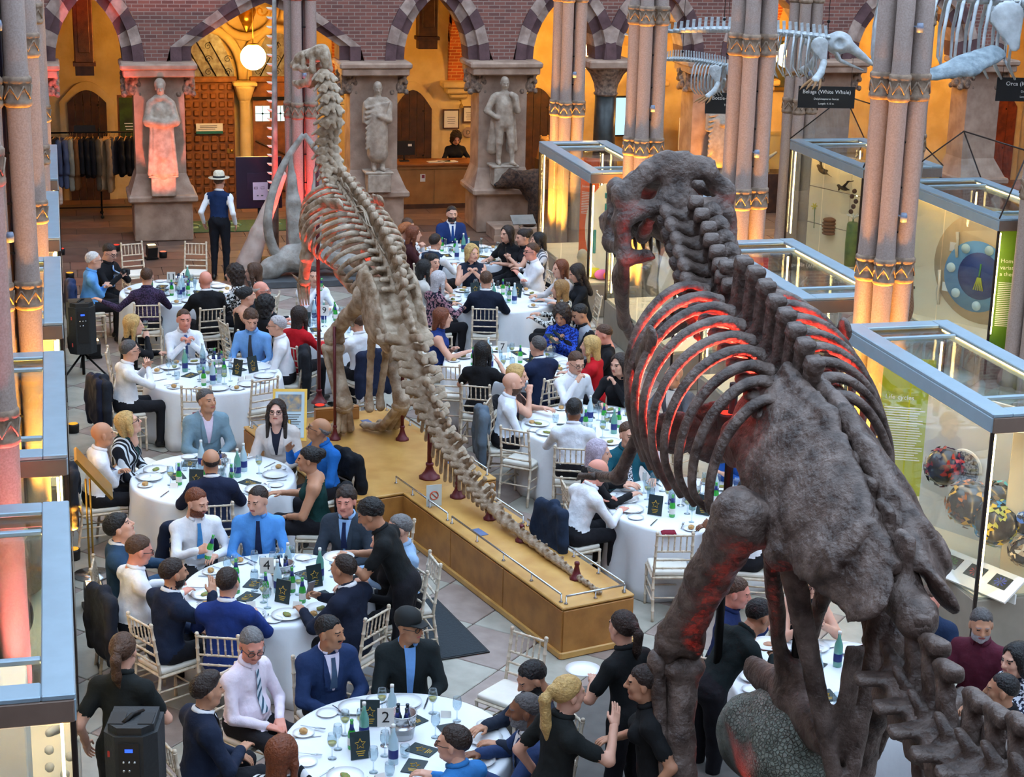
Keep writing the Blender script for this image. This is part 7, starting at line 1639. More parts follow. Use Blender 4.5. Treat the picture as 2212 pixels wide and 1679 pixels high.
t = E('bear_plinth','low grey platform under the stuffed bear','plinth',(9.25,33.85,0)); MB().box((0,0,0.125),(2.3,0.75,0.25),bev=0.01).obj('deck',STONE,t); MB().box((0,-0.39,0.06),(2.34,0.03,0.12)).obj('edge',STONE,t)
t = E('reading_stand','small grey reading stand in front of the bear','stand',(8.50,33.1,0)); MB().box((0,0,0.02),(0.3,0.3,0.04)).tube([(0,0,0.04),(0,0,0.55)],0.02,6).obj('leg',STEEL,t); MB().box((0,0,0.6),(0.45,0.3,0.02),T=Matrix.Rotation(R(25),4,'X')).obj('board',mat('grey_board',(140,136,130),0.6),t)
t = E('cougar_head','mounted tan cougar bust beside the dark arched door','taxidermy',(9.9,36.6,1.32)); O('head',sdf_mesh('cougar',[ell((0,0,0.12),(0.11,0.13,0.12)),cone((0,-0.1,0.08),(0,-0.17,0.06),0.06,0.045),cone((0,0.05,0.05),(0,0.1,-0.25),0.11,0.14),ell((0.08,0.03,0.23),(0.035,0.02,0.04)),ell((-0.08,0.03,0.23),(0.035,0.02,0.04))],0.02,[mat('tan_fur',(196,146,80),0.9,vscale=12,bump=0.6)],0.03),t); MB().box((0,0.05,-0.62),(0.3,0.3,0.75)).obj('stand',DARK_DOOR,t)
# ------------------------------------------------------------------ coat rail
t = E('coat_rail','long black coat rail on castors in the entrance arch','coat rail',(0.62,36.9,0))
MB().tube([(-0.95,0,1.72),(0.95,0,1.72)],0.018,7).obj('top_bar',IRON,t)
for x in (-0.93,0.12,0.93): MB().tube([(x,0,0.10),(x,0,1.80)],0.018,7).obj('upright',IRON,t)
for x in (-0.93,0.12,0.93):
    MB().tube([(x,-0.25,0.10),(x,0.25,0.10)],0.016,6).obj('foot',IRON,t)
    for s in (-1,1): MB().sphere((x,s*0.25,0.05),0.04,8).obj('castor',IRON,t)
MB().tube([(-0.93,0,0.2),(0.93,0,0.2)],0.014,6).obj('lower_bar',IRON,t)
MB().box((-0.15,-0.02,1.80),(0.42,0.02,0.14)).obj('sign_holder',BLACK,t)
coat_p = [cone((0,-0.18,0.0),(0,0.18,0.0),0.055,0.055),rbox((0,0,-0.35),(0.055,0.21,0.38),0.05),rbox((0,0,-0.72),(0.06,0.23,0.25),0.05)]
for s in (-1,1): coat_p += chain([(0,s*0.2,-0.02),(0.02,s*0.25,-0.32),(0.03,s*0.24,-0.62)],[0.06,0.055,0.05])
coat_me = sdf_mesh('coat',coat_p,0.026,[fabric((30,30,34))],0.04,lumps(0.01,24,3)); short_me = sdf_mesh('coat',coat_p[:2]+coat_p[3:],0.026,[fabric((30,30,34))],0.04,lumps(0.01,24,5))
HANGW = mat('hanger_wood',(206,150,80),0.5)
hang_me = MB().tube([(0,-0.2,0.0),(0,0,0.06),(0,0.2,0.0)],0.012,6).tube([(0,0,0.06),(0,0,0.11),(0.02,0.0,0.135),(0.0,0.0,0.15)],0.004,5).mesh('hanger',[HANGW])
cc = [((26,26,30),0,'black'),((30,28,32),0,'black'),((80,90,118),1,'slate blue'),((84,94,120),1,'slate blue'),((150,146,128),1,'grey green'),((126,82,44),1,'brown'),((24,24,28),0,'black'),((22,22,26),0,'black'),((24,26,32),0,'black'),((90,80,66),1,'khaki'),((166,138,104),1,'camel'),((158,132,100),1,'camel'),((66,66,72),0,'grey'),((26,26,30),0,'black'),((28,26,28),0,'black'),((24,24,28),0,'black'),((22,22,26),0,'black')]
for i,(c,lg,cn) in enumerate(cc):
    x = 0.62-0.86+1.72*i/16
    o = O('coat',coat_me if lg else short_me,None,fabric(c),(x,36.9,1.555),(0,0,R(rnd.uniform(-16,16)-14)),(1,1,1.0+rnd.uniform(-0.05,0.08))); tag(o,'%s coat hanging on the coat rail' % cn,'coat','%s coats on the coat rail' % cn)
    h = O('hanger',hang_me,None,None,(x,36.9,1.575),(0,0,R(rnd.uniform(-14,14)-14))); tag(h,'wooden hanger on the coat rail','hanger','wooden hangers on the coat rail')
for i in range(6):
    h = O('hanger',hang_me,None,None,(0.62+(-0.5+0.045*i if i<3 else 0.12+0.04*i),36.88,1.575),(0,R(6),R(-30))); tag(h,'wooden hanger on the coat rail','hanger','wooden hangers on the coat rail')
t = E('green_poster_frame','tall wooden framed green poster beside the robed statue','poster',(1.37,37.9,1.45)); MB().box((0,0,0.42),(0.44,0.04,0.92)).obj('frame',DOOR_OAK,t); MB().box((0,-0.025,0.42),(0.36,0.01,0.82)).obj('sheet',mat('green_sheet',(70,96,30),0.6,vscale=4,col2=(40,44,24)),t)
m = MB()
for k in range(4): m.box((0.02,-0.033,0.30-0.06*k),(0.22-0.03*k,0.003,0.02))
m.obj('text_lines',TEXTW,t)
# ------------------------------------------------------------------ reception
t = E('reception_desk','long oak reception desk beneath the arch','desk',(7.6,37.0,0)); MB().box((0,0.03,0.44),(1.7,0.06,0.88)).obj('front',OAK,t)
for i in range(2): MB().box((-0.42+0.85*i,-0.005,0.46),(0.82,0.02,0.74),bev=0.005).obj('front_panel',OAK,t)
MB().box((0,0.30,0.93),(1.84,0.72,0.06),bev=0.012).obj('counter',mat('counter_oak',(150,92,42),0.4,vscale=4,col2=(124,72,32)),t); MB().box((0,0.30,0.87),(1.76,0.66,0.05)).obj('counter_edge',OAK,t); MB().box((0,0.02,0.05),(1.74,0.08,0.10)).obj('skirting',DARK_DOOR,t)
for s in (-1,1): MB().box((s*0.84,0.3,0.44),(0.04,0.6,0.86)).obj('side_panel',OAK,t)
t = E('computer_monitor','dark computer monitor on the reception desk','monitor',(7.03,37.35,0.96)); MB().box((0,0,0.01),(0.2,0.16,0.02)).tube([(0,0,0.02),(0,0,0.14)],0.02,6).obj('stand',BLACK,t); MB().box((0,0,0.28),(0.46,0.04,0.30),bev=0.006).obj('screen',BLACK,t); MB().box((0.12,-0.025,0.34),(0.08,0.006,0.05)).obj('sticker',PAPER,t)
for i,(x,y,rz) in enumerate(((7.65,37.15,0.1),(7.85,37.2,-0.1),(7.98,37.17,0.2))):
    o = MB().box((0,0,0.004),(0.30,0.21,0.008)).box((0.01,0.0,0.01),(0.28,0.2,0.004)).obj('paper_sheet',PAPER,None,(x,y,0.962),(0,0,rz)); tag(o,'loose white papers on the reception counter','paper','papers on the reception counter')
t = E('desk_notice','small red and white notice on the desk front','sign',(7.36,36.965,0.66)); MB().box((0,0,0),(0.11,0.008,0.16)).obj('card',PAPER,t); MB().box((0.01,-0.006,0.03),(0.06,0.004,0.07)).obj('emblem',mat('maroon_print',(140,30,50),0.5),t)
def framed(x,z,w,h,label,y=38.86): 
    t = E('framed_certificate',label,'picture',(x,y,z)); MB().box((0,0,0),(w,0.03,h)).obj('frame',DARK_DOOR,t); MB().box((0,-0.017,0),(w-0.06,0.008,h-0.06)).obj('sheet',PAPER,t)
    m = MB()
    for k in range(4): m.box((0,-0.023,h*0.1-0.045*k),(w*0.5-0.03*(k%2),0.002,0.01))
    m.obj('text_lines',MATS['grey_print'],t); return t
framed(8.36,1.62,0.37,0.43,'larger framed certificate on the wall above the receptionist'); framed(8.76,1.72,0.28,0.36,'smaller framed certificate on the wall above the receptionist')
t = E('wall_medallion','round grey stone medallion below the framed certificates','medallion',(8.75,38.88,1.32)); MB().lathe([(0.0,0),(0.115,0),(0.12,0.02),(0.1,0.03),(0.0,0.03)],24,T=Matrix.Rotation(R(90),4,'X')).obj('disc',STONE,t); text('letter','D',0.13,mat('dark_letter_stone',(90,80,70),0.9),t,(0,-0.034,0),(R(90),0,0),0.004)  # letter in a darker tone than the disc
t = E('wall_lamp','small brass wall lamp above the certificates','lamp',(8.55,38.85,2.02)); MB().tube([(0,0,0),(0,-0.12,0.03),(0,-0.16,-0.05)],0.012,6).obj('arm',BRASS,t); MB().lathe([(0.03,-0.05),(0.05,-0.12),(0.045,-0.13)],12,(0,-0.16,0)).obj('shade',BRASS,t)
t = E('wall_clock','round cream wall clock beside the draped statue','clock',(5.89,38.84,1.97)); T_ = Matrix.Rotation(R(90),4,'X'); MB().lathe([(0.0,0),(0.19,0),(0.2,0.02),(0.18,0.04),(0.0,0.04)],28,T=T_).obj('rim',DARK_DOOR,t); MB().lathe([(0.0,0.042),(0.175,0.042),(0.175,0.046),(0.0,0.046)],28,T=T_).obj('dial',mat('clock_dial',(240,222,180),0.6,var=0.02),t)
m = MB()
for k in range(12): a = k*math.pi/6; m.box((0.145*math.sin(a),-0.05,0.145*math.cos(a)),(0.018,0.004,0.018))
m.obj('hour_marks',BLACK,t); MB().tube([(0,-0.055,0),(0.10,-0.055,0.015)],0.006,5).obj('hour_hand',BLACK,t); MB().tube([(0,-0.058,0),(-0.13,-0.058,0.06)],0.0045,5).obj('minute_hand',BLACK,t)
t = E('wall_television','bright wall television showing a blue and white picture','television',(12.45,38.3,1.72)); MB().box((0,0,0),(1.25,0.05,0.90)).obj('bezel',BLACK,t); MB().box((0,-0.028,0),(1.17,0.006,0.82)).obj('screen',emit_mat('tv_picture',(150,210,240),1.6),t); MB().box((0.38,-0.033,-0.02),(0.3,0.004,0.66)).obj('dark_figure',emit_mat('tv_dark',(20,30,50),0.5),t); MB().tube([(0,0,-0.45),(0,0,-1.70)],0.04,8).obj('stand',IRON,t); MB().box((0,0,-1.7),(0.7,0.5,0.04)).obj('foot',IRON,t)
t = E('photo_poster','cream framed poster with an orange photograph','poster',(13.75,38.5,0.95)); MB().box((0,0,0.33),(0.42,0.03,0.72)).obj('frame',WHITE,t); MB().box((0,-0.02,0.48),(0.3,0.008,0.28)).obj('photo',mat('poster_photo',(150,120,100),0.6,vscale=9,col2=(80,60,50)),t); MB().box((0,-0.02,0.2),(0.3,0.008,0.22)).obj('orange_photo',mat('poster_orange',(226,90,30),0.6,vscale=6,col2=(200,160,60)),t)
t = E('wall_painting','gold framed landscape painting behind the beluga skeleton','painting',(16.1,38.8,2.8)); MB().box((0,0,0),(0.95,0.05,1.2)).obj('frame',GOLD,t); MB().box((0,-0.03,0),(0.80,0.01,1.05)).obj('canvas',mat('canvas',(90,80,40),0.5,vscale=3,col2=(50,56,24)),t)
# ------------------------------------------------------------------ screen by the whale jaws
t = E('presentation_screen','dark purple display screen on a floor stand behind the whale jaw','screen',(3.42,32.25,0)); MB().box((0,0,1.47),(0.82,0.06,0.94),bev=0.01).obj('panel',mat('purple_screen',(44,28,50),0.35,var=0.05),t); MB().box((0,-0.035,1.5),(0.42,0.01,0.3)).obj('back_plate',mat('purple_plate',(56,36,60),0.4),t); MB().box((0.02,-0.045,1.32),(0.27,0.006,0.32)).obj('notice',mat('lilac_paper',(226,200,222),0.6,var=0.02),t)
m = MB()
for i in range(2): m.tube([(-0.06+0.12*i+0.03*a,-0.05,1.38+0.018*b) for a,b in ((-1,-1),(1,-1),(1,1),(-1,1),(-1,-1))],0.004,4)
m.box((-0.03,-0.05,1.24),(0.03,0.003,0.02)).box((0.05,-0.05,1.24),(0.04,0.003,0.02)); m.obj('notice_print',MATS['grey_print'],t)
MB().tube([(0,0.02,0.05),(0,0.02,1.1)],0.03,8).obj('pole',IRON,t); MB().box((0,0,0.03),(0.6,0.5,0.05)).obj('foot',IRON,t)
t = E('green_doormat','green entrance mat with pale rings before the oak doors','mat',(3.3,35.6,0)); MB().box((0,0,0.012),(3.0,1.1,0.016)).obj('pile',mat('green_mat',(74,98,60),0.95,vscale=20,bump=0.3),t)
for i in range(3): MB().tube([(-0.9+0.8*i+0.2*math.cos(a),0.2*math.sin(a),0.022) for a in [2*math.pi*k/16 for k in range(15)]],0.03,4).obj('ring',mat('pale_green_mat',(140,160,110),0.95),t)
t = E('charcoal_doormat','dark charcoal mat on the floor beside the oak plinth','mat',(3.25,15.75,0),R(10)); MB().box((0,0,0.010),(0.62,1.35,0.012)).obj('pile',mat('charcoal_mat',(44,52,58),0.95,vscale=60,bump=0.4),t); MB().box((0,0,0.007),(0.66,1.39,0.008)).obj('border',BLACK,t)
# ------------------------------------------------------------------ whale jaw arch, skull and the tall toothed jaw
WB = mat('grey_whale_bone',(176,172,166),0.75,vscale=5,bump=0.6,bscale=20,col2=(124,116,108)); PB = mat('pink_whale_bone',(216,196,184),0.7,vscale=5,bump=0.3,bscale=20,col2=(186,160,146))
wj = E('whale_skull','grey whale skull mounted nose upwards with arching jaw bones','skull',(4.02,30.55,0))
for s in (-1,1):
    pts = [(s*0.42,0,0.35),(s*0.66,-0.05,0.85),(s*0.62,-0.05,1.45),(s*0.36,0,2.10),(s*0.0,0.02,2.58)]
    for _ in range(2):
        Q = [pts[0]]
        for a,b in zip(pts[:-1],pts[1:]): Q += [tuple(a[i]*0.75+b[i]*0.25 for i in range(3)),tuple(a[i]*0.25+b[i]*0.75 for i in range(3))]
        pts = Q+[pts[-1]]
    n=len(pts); MB().tube(pts,[0.10-0.055*i/n for i in range(n)],9,flat=((0,1,0),0.8)).obj('jaw_bone',WB,wj)
    bone(wj,'rostrum_plank',[cone((s*0.12,0.05,0.55),(s*0.20,0.0,1.4),0.16,0.13,flat=((0,1,0),1.8)),cone((s*0.20,0.0,1.4),(s*0.24,0,2.25),0.13,0.035,flat=((0,1,0),1.5))],0.03,0.05,lumps(0.01,14,s),WB)
bone(wj,'braincase',[ell((0,0,0.45),(0.45,0.35,0.28)),cone((-0.3,0,0.45),(-0.72,-0.1,0.22),0.2,0.14),cone((0.3,0,0.45),(0.85,-0.05,0.25),0.2,0.16),ell((0.75,-0.1,0.30),(0.28,0.15,0.2)),ell((-0.6,-0.1,0.3),(0.2,0.15,0.18)),cone((0,-0.1,0.5),(0.02,-0.2,0.95),0.16,0.05)],0.03,0.08,lumps(0.014,14,5),WB)
MB().box((0,0.05,0.06),(2.0,0.9,0.12),bev=0.01).obj('base',mat('grey_plinth2',(86,88,92),0.8),wj)
o = O('whale_rib_bone',sdf_mesh('whale_rib_bone',[cone((-0.55,0,0.1),(-0.30,0,0.75),0.22,0.15),cone((-0.30,0,0.75),(0.12,0.05,1.75),0.15,0.08)],0.03,[PB],0.05,lumps(0.006,12,2)),None,None,(3.60,31.2,0.02)); tag(o,'long pale pink whale bone leaning beside the jaw arch','bone')
t = E('toothed_whale_jaw','upright slender whale jaw with a row of white teeth beside the column','jaw bone',(3.68,31.95,0))
MB().tube([(-0.02,0,0.05),(0.0,0,2.4),(0.03,0,4.9)],[0.10,0.08,0.05],8,flat=((1,0,0),0.7)).obj('jaw',WB,t)
tm_ = MB().tube([(0,0,0),(-0.06,0,0.01),(-0.10,0,0.03)],[0.03,0.024,0.004],7).mesh('tooth',[mat('white_tooth',(236,230,214),0.3,var=0.02)])
for i in range(22): O('tooth',tm_,t,None,(-0.05+0.01*i/6,0,1.2+0.16*i))
MB().box((0,0,0.04),(0.2,0.4,0.08)).obj('base',IRON,t)
# ------------------------------------------------------------------ hanging cetacean skeletons
CB = mat('bleached_bone',(196,204,208),0.65,vscale=9,bump=0.4,bscale=30,col2=(160,166,170)); CBB = mat('stained_bone',(150,110,70),0.7,vscale=9,bump=0.4)
def whale(label, loc, rz, L, skl, ribs, sign, zsign, flip=True, sc=1.0, tail=None, ss=1.0):
    """skeleton along +x (nose at +x); L: length of the backbone behind the skull"""
    t = E('whale_skeleton', label, 'skeleton', loc, rz)
    t.scale = (sc,)*3
    O('skull', skl, t, None, (0.05*(ss-1),0,-0.06*(ss-1)), None, ss)
    n = 34; vm = MB().cyl((-0.05,0,0),(0.05,0,0),0.055,n=8).box((-0.02,0,0.12),(0.05,0.018,0.16)).box((0,0.10,0.02),(0.05,0.14,0.014)).box((0,-0.10,0.02),(0.05,0.14,0.014)).mesh('vertebra',[CB])
    for i in range(n):
        u = i/(n-1); k = (1.0 if u < 0.6 else 1.0-(u-0.6)*2.1)
        O('vertebra',vm,t,None,(-0.10-L*u,0,0.10+0.16*math.sin(u*2.6)-0.12*u),(0,R(-8+16*u),0),(max(0.6,L/3.4*1.0),max(0.15,k),max(0.15,k)))
    for s in (-1,1):
        for i in range(ribs):
            x = -0.16-i*0.13*L/3.4; w = 0.34-0.02*abs(i-ribs*0.4)
            MB().tube([(x,s*0.06,0.14),(x-0.03,s*w*0.75,0.08),(x-0.06,s*w,-0.16),(x-0.06,s*w*0.85,-0.42),(x+0.02,s*w*0.35,-0.56)],[0.016,0.018,0.016,0.014,0.010],6).obj('rib',CB,t)
        bone(t,'shoulder_blade',[cone((-0.28,s*0.36,0.0),(-0.20,s*0.40,-0.24),0.15,0.05,flat=((0,1,0),4))],0.02,0.02,None,CB)
        if flip:
            bone(t,'flipper_arm',[cone((-0.20,s*0.40,-0.26),(-0.26,s*0.52,-0.42),0.055,0.06),cone((-0.26,s*0.52,-0.42),(-0.36,s*0.66,-0.52),0.06,0.07)],0.018,0.02,None,CB)
            for j in range(4):
                bone(t,'finger',chain([(-0.36+0.05*(j-1.5),s*0.66,-0.52),(-0.44+0.09*(j-1.5),s*0.80,-0.60),(-0.50+0.10*(j-1.5),s*0.90,-0.66)],[0.026,0.022,0.008]),0.014,0.01,None,CBB if sc < 1.3 else CB)
    for x in (-0.10,-L*0.55): MB().tube([(x,0,0.15),(x,0,3.0/sc)],0.006,5).sphere((x,0,0.36),0.03,6).obj('hanging_wire',IRON,t)
    return t
def dolph_skull(ln, h):
    P = [ell((0.05,0,0.03),(0.17,0.15,0.14)),cone((0.15,0,0.02),(0.15+ln,0,-0.10-h),0.10,0.035,flat=((0,0,1),1.5)),ell((0.05,0.10,0.06),(0.05,0.05,0.04),sub=True),ell((0.05,-0.12,0.04),(0.06,0.05,0.05),sub=True)]
    return sdf_mesh('skull',P,0.018,[CB],0.04,lumps(0.006,30,3))
def jaw_low(t, ln, drop):
    for s in (-1,1): MB().tube([(0.02,s*0.13,-0.08),(0.12,s*0.11,-0.16-drop),(0.15+ln,s*0.02,-0.20-h_-drop)],[0.03,0.035,0.015],6,flat=((0,1,0),0.6)).obj('lower_jaw',CB,t)
h_ = 0.12
w1 = whale('pale beluga whale skeleton hanging beside the clustered column',(11.80,26.5,4.50),R(-14),3.3,dolph_skull(0.34,0.12),10,None,0,sc=0.95,ss=1.35); jaw_low(w1,0.38,0.10)
w2 = whale('small dolphin skeleton hanging half behind the clustered column',(10.50,27.5,3.98),R(-30),2.0,dolph_skull(0.40,0.16),9,None,0,sc=0.72,ss=1.2); jaw_low(w2,0.36,0.06)
w3 = whale('large orca skeleton hanging at the frame edge with a broad flipper',(13.55,23.5,5.20),R(-24),3.1,dolph_skull(0.6,0.14),11,None,0,flip=False,sc=1.6); jaw_low(w3,0.5,0.06)
FLB = mat('blue_grey_flipper',(150,164,172),0.8,vscale=14,bump=0.9,bscale=30,col2=(110,124,132))
bone(w3,'flipper',[cone((-0.36,-0.42,-0.30),(-0.62,-0.66,-0.40),0.10,0.13,flat=((0.3,-0.4,0.9),2.4)),cone((-0.62,-0.66,-0.40),(-0.98,-0.78,-0.50),0.13,0.06,flat=((0.3,-0.4,0.9),2.4))],0.02,0.03,lumps(0.008,45,4),FLB)
tail_me = sdf_mesh('tail_fluke',[cone((0,-0.05,0),(-0.12,-0.32,0),0.10,0.02,flat=((0,0,1),3)),cone((0,0.05,0),(-0.12,0.32,0),0.10,0.02,flat=((0,0,1),3))],0.02,[CB],0.03)
O('tail_fluke',tail_me,w2,None,(-1.95,0,0.06),(R(35),0,0))
def whale_sign(x,y,z,w,h,lines,label,rz=R(-12)):
    t = E('species_sign',label,'sign',(x,y,z),rz); MB().box((0,0,0),(w,0.012,h)).obj('board',BLACK,t)
    text('heading',lines[0],0.085,TEXTW,t,(0,-0.009,h*0.24),(R(90),0,0)); text('latin_name',lines[1],0.045,TEXTW,t,(0,-0.009,-h*0.08),(R(90),0,0)); text('length_line',lines[2],0.042,TEXTW,t,(0,-0.009,-h*0.30),(R(90),0,0))
    for s in (-1,1): MB().tube([(s*w*0.42,0,h/2),(s*w*0.42,0,h/2+0.45)],0.003,4).obj('wire',IRON,t)
whale_sign(11.75,26.5,3.67,0.90,0.34,['Beluga (White Whale)','Delphinapterus leucas','Length: 4.10 m'],'black sign reading Beluga White Whale under the skeleton')
whale_sign(10.60,27.5,3.45,0.95,0.34,['Bottle-nosed Dolphin','Tursiops truncatus','Length: 3.20 m'],'black sign reading Bottle nosed Dolphin beside the column')
whale_sign(13.55,23.5,4.15,0.95,0.34,['Orca (Killer Whale)','Orcinus orca','Length: 4.45 m'],'black sign reading Orca Killer Whale at the frame edge')
# ------------------------------------------------------------------ loudspeakers, stands, floor lamps
def speaker(x,y,rz,h,label,z0=0.0,sc=1.0):
    t = E('loudspeaker',label,'loudspeaker',(x,y,z0),rz); t.scale=(sc,)*3; w,d = 0.34,0.36; hh = 0.66
    m = MB(); prof=[(-w/2,-d/2+0.08),(-w/2+0.08,-d/2),(w/2-0.08,-d/2),(w/2,-d/2+0.08),(w/2,d/2),(-w/2,d/2)]; m.prism(prof,0.0,hh-0.05); m.prism([(a*0.86,b*0.86) for a,b in prof],hh-0.05,hh); m.obj('cabinet',mat('speaker_black',(30,34,38),0.6,var=0.1,vscale=30,bump=0.2),t)
    MB().box((0.0,-d/2-0.004,0.36),(0.13,0.012,0.42)).obj('control_panel',BLACK,t); MB().box((0,-d/2-0.012,0.52),(0.05,0.006,0.022)).obj('blue_display',emit_mat('blue_lcd',(50,90,255),1.5),t)
    for k in range(5): MB().sphere((-0.035+0.035*(k%3),-d/2-0.012,0.44-0.06*(k//3)),0.010,6).obj('knob',STEEL,t)
    MB().box((-0.12,-d/2+0.045,0.47),(0.05,0.01,0.04),T=None).obj('sticker',mat('red_sticker',(190,60,50),0.5,var=0.05),t); MB().box((-0.12,-d/2+0.045,0.12),(0.05,0.01,0.05)).obj('sticker',MATS['red_sticker'],t)
    MB().tube([(-0.05,-0.08,hh-0.005),(0,0.0,hh+0.02),(0.05,0.10,hh-0.005)],0.016,6).obj('carry_handle',IRON,t)
    for s in (-1,1): MB().box((s*0.09,-0.02,hh+0.002),(0.09,0.16,0.006)).obj('top_recess',BLACK,t)
    m = MB()
    for s in (-1,1): m.tube([(0,0,-0.02),(s*0.3,-0.25,-0.9*h),(s*0.32,-0.27,-0.92*h)],0.014,6)
    m.tube([(0,0,-0.9*h),(0,0,0.0)],0.02,7).tube([(0,0,-0.02),(0,0.35,-0.92*h)],0.014,6)
    if h > 0: m.obj('tripod',IRON,t)
    return t
speaker(0.29,11.35,R(-12),0.82,'large black loudspeaker in front of the waitress with the ponytail',0.84,1.06)
speaker(0.16,25.3,R(5),0.35,'black loudspeaker beside the light blue shirted man',0.35,1.1)
t = E('poster_stand','gilt poster stand with a sloping frame beside the bald man','stand',(0.10,17.75,0)); MB().lathe([(0.0,0),(0.19,0),(0.19,0.015),(0.03,0.03),(0.0,0.03)],20).obj('base',STEEL,t)
for s in (-1,1): MB().tube([(s*0.02,0,0.02),(s*0.02,0,1.05)],0.012,6).obj('pole',BRASS,t)
MB().box((0,0,1.12),(0.03,0.42,0.55),T=Matrix.Translation((0.06,-0.05,0))@Matrix.Translation((0,0,1.12))@Matrix.Rotation(R(-38),4,'Y')@Matrix.Translation((0,0,-1.12))).obj('frame',BRASS,t)
def floor_lamp(x,y,rz,label):
    t = E('floor_uplighter',label,'uplighter',(x,y,0),rz); MB().box((0,0,0.02),(0.22,0.18,0.03)).obj('bracket',IRON,t); MB().box((0,0,0.15),(0.18,0.16,0.2),T=Matrix.Translation((0,0,0.02))@Matrix.Rotation(R(18),4,'X')).obj('housing',BLACK,t); MB().box((0,-0.03,0.275),(0.14,0.12,0.01)).obj('lens',emit_mat('uplighter_lens',(255,210,150),3.0),t); return t
floor_lamp(1.50,32.8,0.2,'small floor uplighter in front of the red statue pier'); floor_lamp(0.32,26.2,0.1,'small floor uplighter beside the standing loudspeaker'); floor_lamp(0.10,16.9,0.1,'small floor uplighter at the foot of the poster stand'); floor_lamp(2.75,21.75,0.1,'small floor uplighter behind the gold framed lectern')
o = MB().tube([(0.12,17.4,0.012),(0.16,16.6,0.012),(0.10,15.6,0.012),(0.20,14.6,0.012),(0.14,13.4,0.012),(0.2,12.4,0.012)],0.010,6).obj('floor_cable',BLACK); tag(o,'thin black cable running along the foot of the display cases','cable')
# ------------------------------------------------------------------ scaly dinosaur model below the tail
SCALE = mat('scaly_hide',(142,150,140),0.7,vscale=5,col2=(104,112,102))
_N = SCALE.node_tree.nodes; _L = SCALE.node_tree.links; vo = _N.new('ShaderNodeTexVoronoi'); vo.feature = 'DISTANCE_TO_EDGE'; vo.inputs['Scale'].default_value = 34; tc_ = _N.new('ShaderNodeTexCoord'); bp_ = _N.new('ShaderNodeBump'); bp_.inputs['Strength'].default_value = 1.0; bp_.inputs['Distance'].default_value = 0.02
mr_ = _N.new('ShaderNodeMapRange'); mr_.inputs['From Max'].default_value = 0.12; _L.new(tc_.outputs['Object'],vo.inputs['Vector']); _L.new(vo.outputs['Distance'],mr_.inputs['Value']); _L.new(mr_.outputs[0],bp_.inputs['Height']); _L.new(bp_.outputs['Normal'],_N['Principled BSDF'].inputs['Normal'])
o = O('dinosaur_head_model',sdf_mesh('dinosaur_head_model',[ell((0,0,1.0),(0.42,0.55,0.42)),ell((0.05,0.35,0.85),(0.36,0.5,0.36)),cone((0,-0.2,0.8),(0,-0.3,0.0),0.42,0.46),ell((-0.2,-0.2,1.05),(0.25,0.3,0.3)),cone((-0.25,0.4,1.12),(0.25,0.1,1.30),0.09,0.07)],0.04,[SCALE],0.12,lumps(0.02,9,2)),None,None,(4.78,10.6,0.36),(0,0,R(15)),0.9); tag(o,'grey green scaly dinosaur head model standing under the dark skeleton','model')
# ------------------------------------------------------------------ empty chairs and a few carried things
for x,y,f,lab in ((1.12,29.6,165,'empty chair on the far side of the table numbered 11 beside the whale bone'),(2.02,29.5,195,'empty chair on the far side of the table numbered 11 beside the dark haired man'),(1.50,21.55,10,'empty chair in front of the table where a man claps, beside a burgundy napkin'),(2.22,21.75,340,'empty chair in front of the table where a man claps, nearer the oak plinth'),(3.42,13.30,230,'empty chair beyond the table numbered 2 near the charcoal mat'),(5.66,15.75,10,'empty chair with a burgundy napkin in front of the table numbered 3'),(5.05,19.2,40,'empty chair drawn back in front of the bald bearded man'),(5.72,18.35,15,'empty chair pulled out beside the dark haired man in white'),(5.10,13.0,25,'empty chair with a burgundy napkin beside the dark shin bone'),(0.72,19.75,60,'empty chair angled beside the man tilting his head back'),(5.0,23.9,60,'empty chair between the sleeveless blue dress and the oak plinth'),(2.88,16.4,320,'empty chair behind the heavy man in navy suit'),(4.75,22.0,20,'empty round seated chair beside the skeleton tail')):
    chair(x,y,f,lab)
for x,y,z,lab in ((1.50,21.55,0.497,'burgundy napkin on the empty chair where a man claps'),(5.10,13.0,0.497,'burgundy napkin on the empty chair beside the shin bone')): ware('napkin',nap_me,x,y,0.4,lab,'napkin',None,z=z)
ware('napkin',nap_me,5.70,15.92,R(-10),'burgundy napkin draped over the table edge behind the empty chair','napkin',None,z=0.75)
chair(0.55,21.9,75,'chair under the hanging jackets beside the glass cases'); jacket(bpy.data.objects[[o.name for o in COL.objects if o.get('label')=='chair under the hanging jackets beside the glass cases'][0]],(24,30,52),'dark navy jacket hung on the chair beside the glass cases',1)
# ------------------------------------------------------------------ globe lamps of the cloister
GLOBE = emit_mat('lamp_globe',(255,194,92),75.0)
for x,lab in ((3.8,'glowing round globe lamp above the oak entrance doors'),(10.68,'glowing round globe lamp beside the slim marble column'),(15.2,'glowing round globe lamp behind the beluga skeleton'),(19.55,'glowing round globe lamp behind the orca rib cage')):
    t = E('globe_lamp',lab,'lamp',(x,36.5,3.24)); O('globe',MB().sphere((0,0,0),0.255,24).mesh('globe',[GLOBE]),t); MB().lathe([(0.0,0.24),(0.09,0.24),(0.09,0.27),(0.0,0.28)],14).obj('cap',BRASS,t); MB().tube([(0,0,0.27),(0,0,2.02)],0.008,6).obj('rod',BRASS,t)

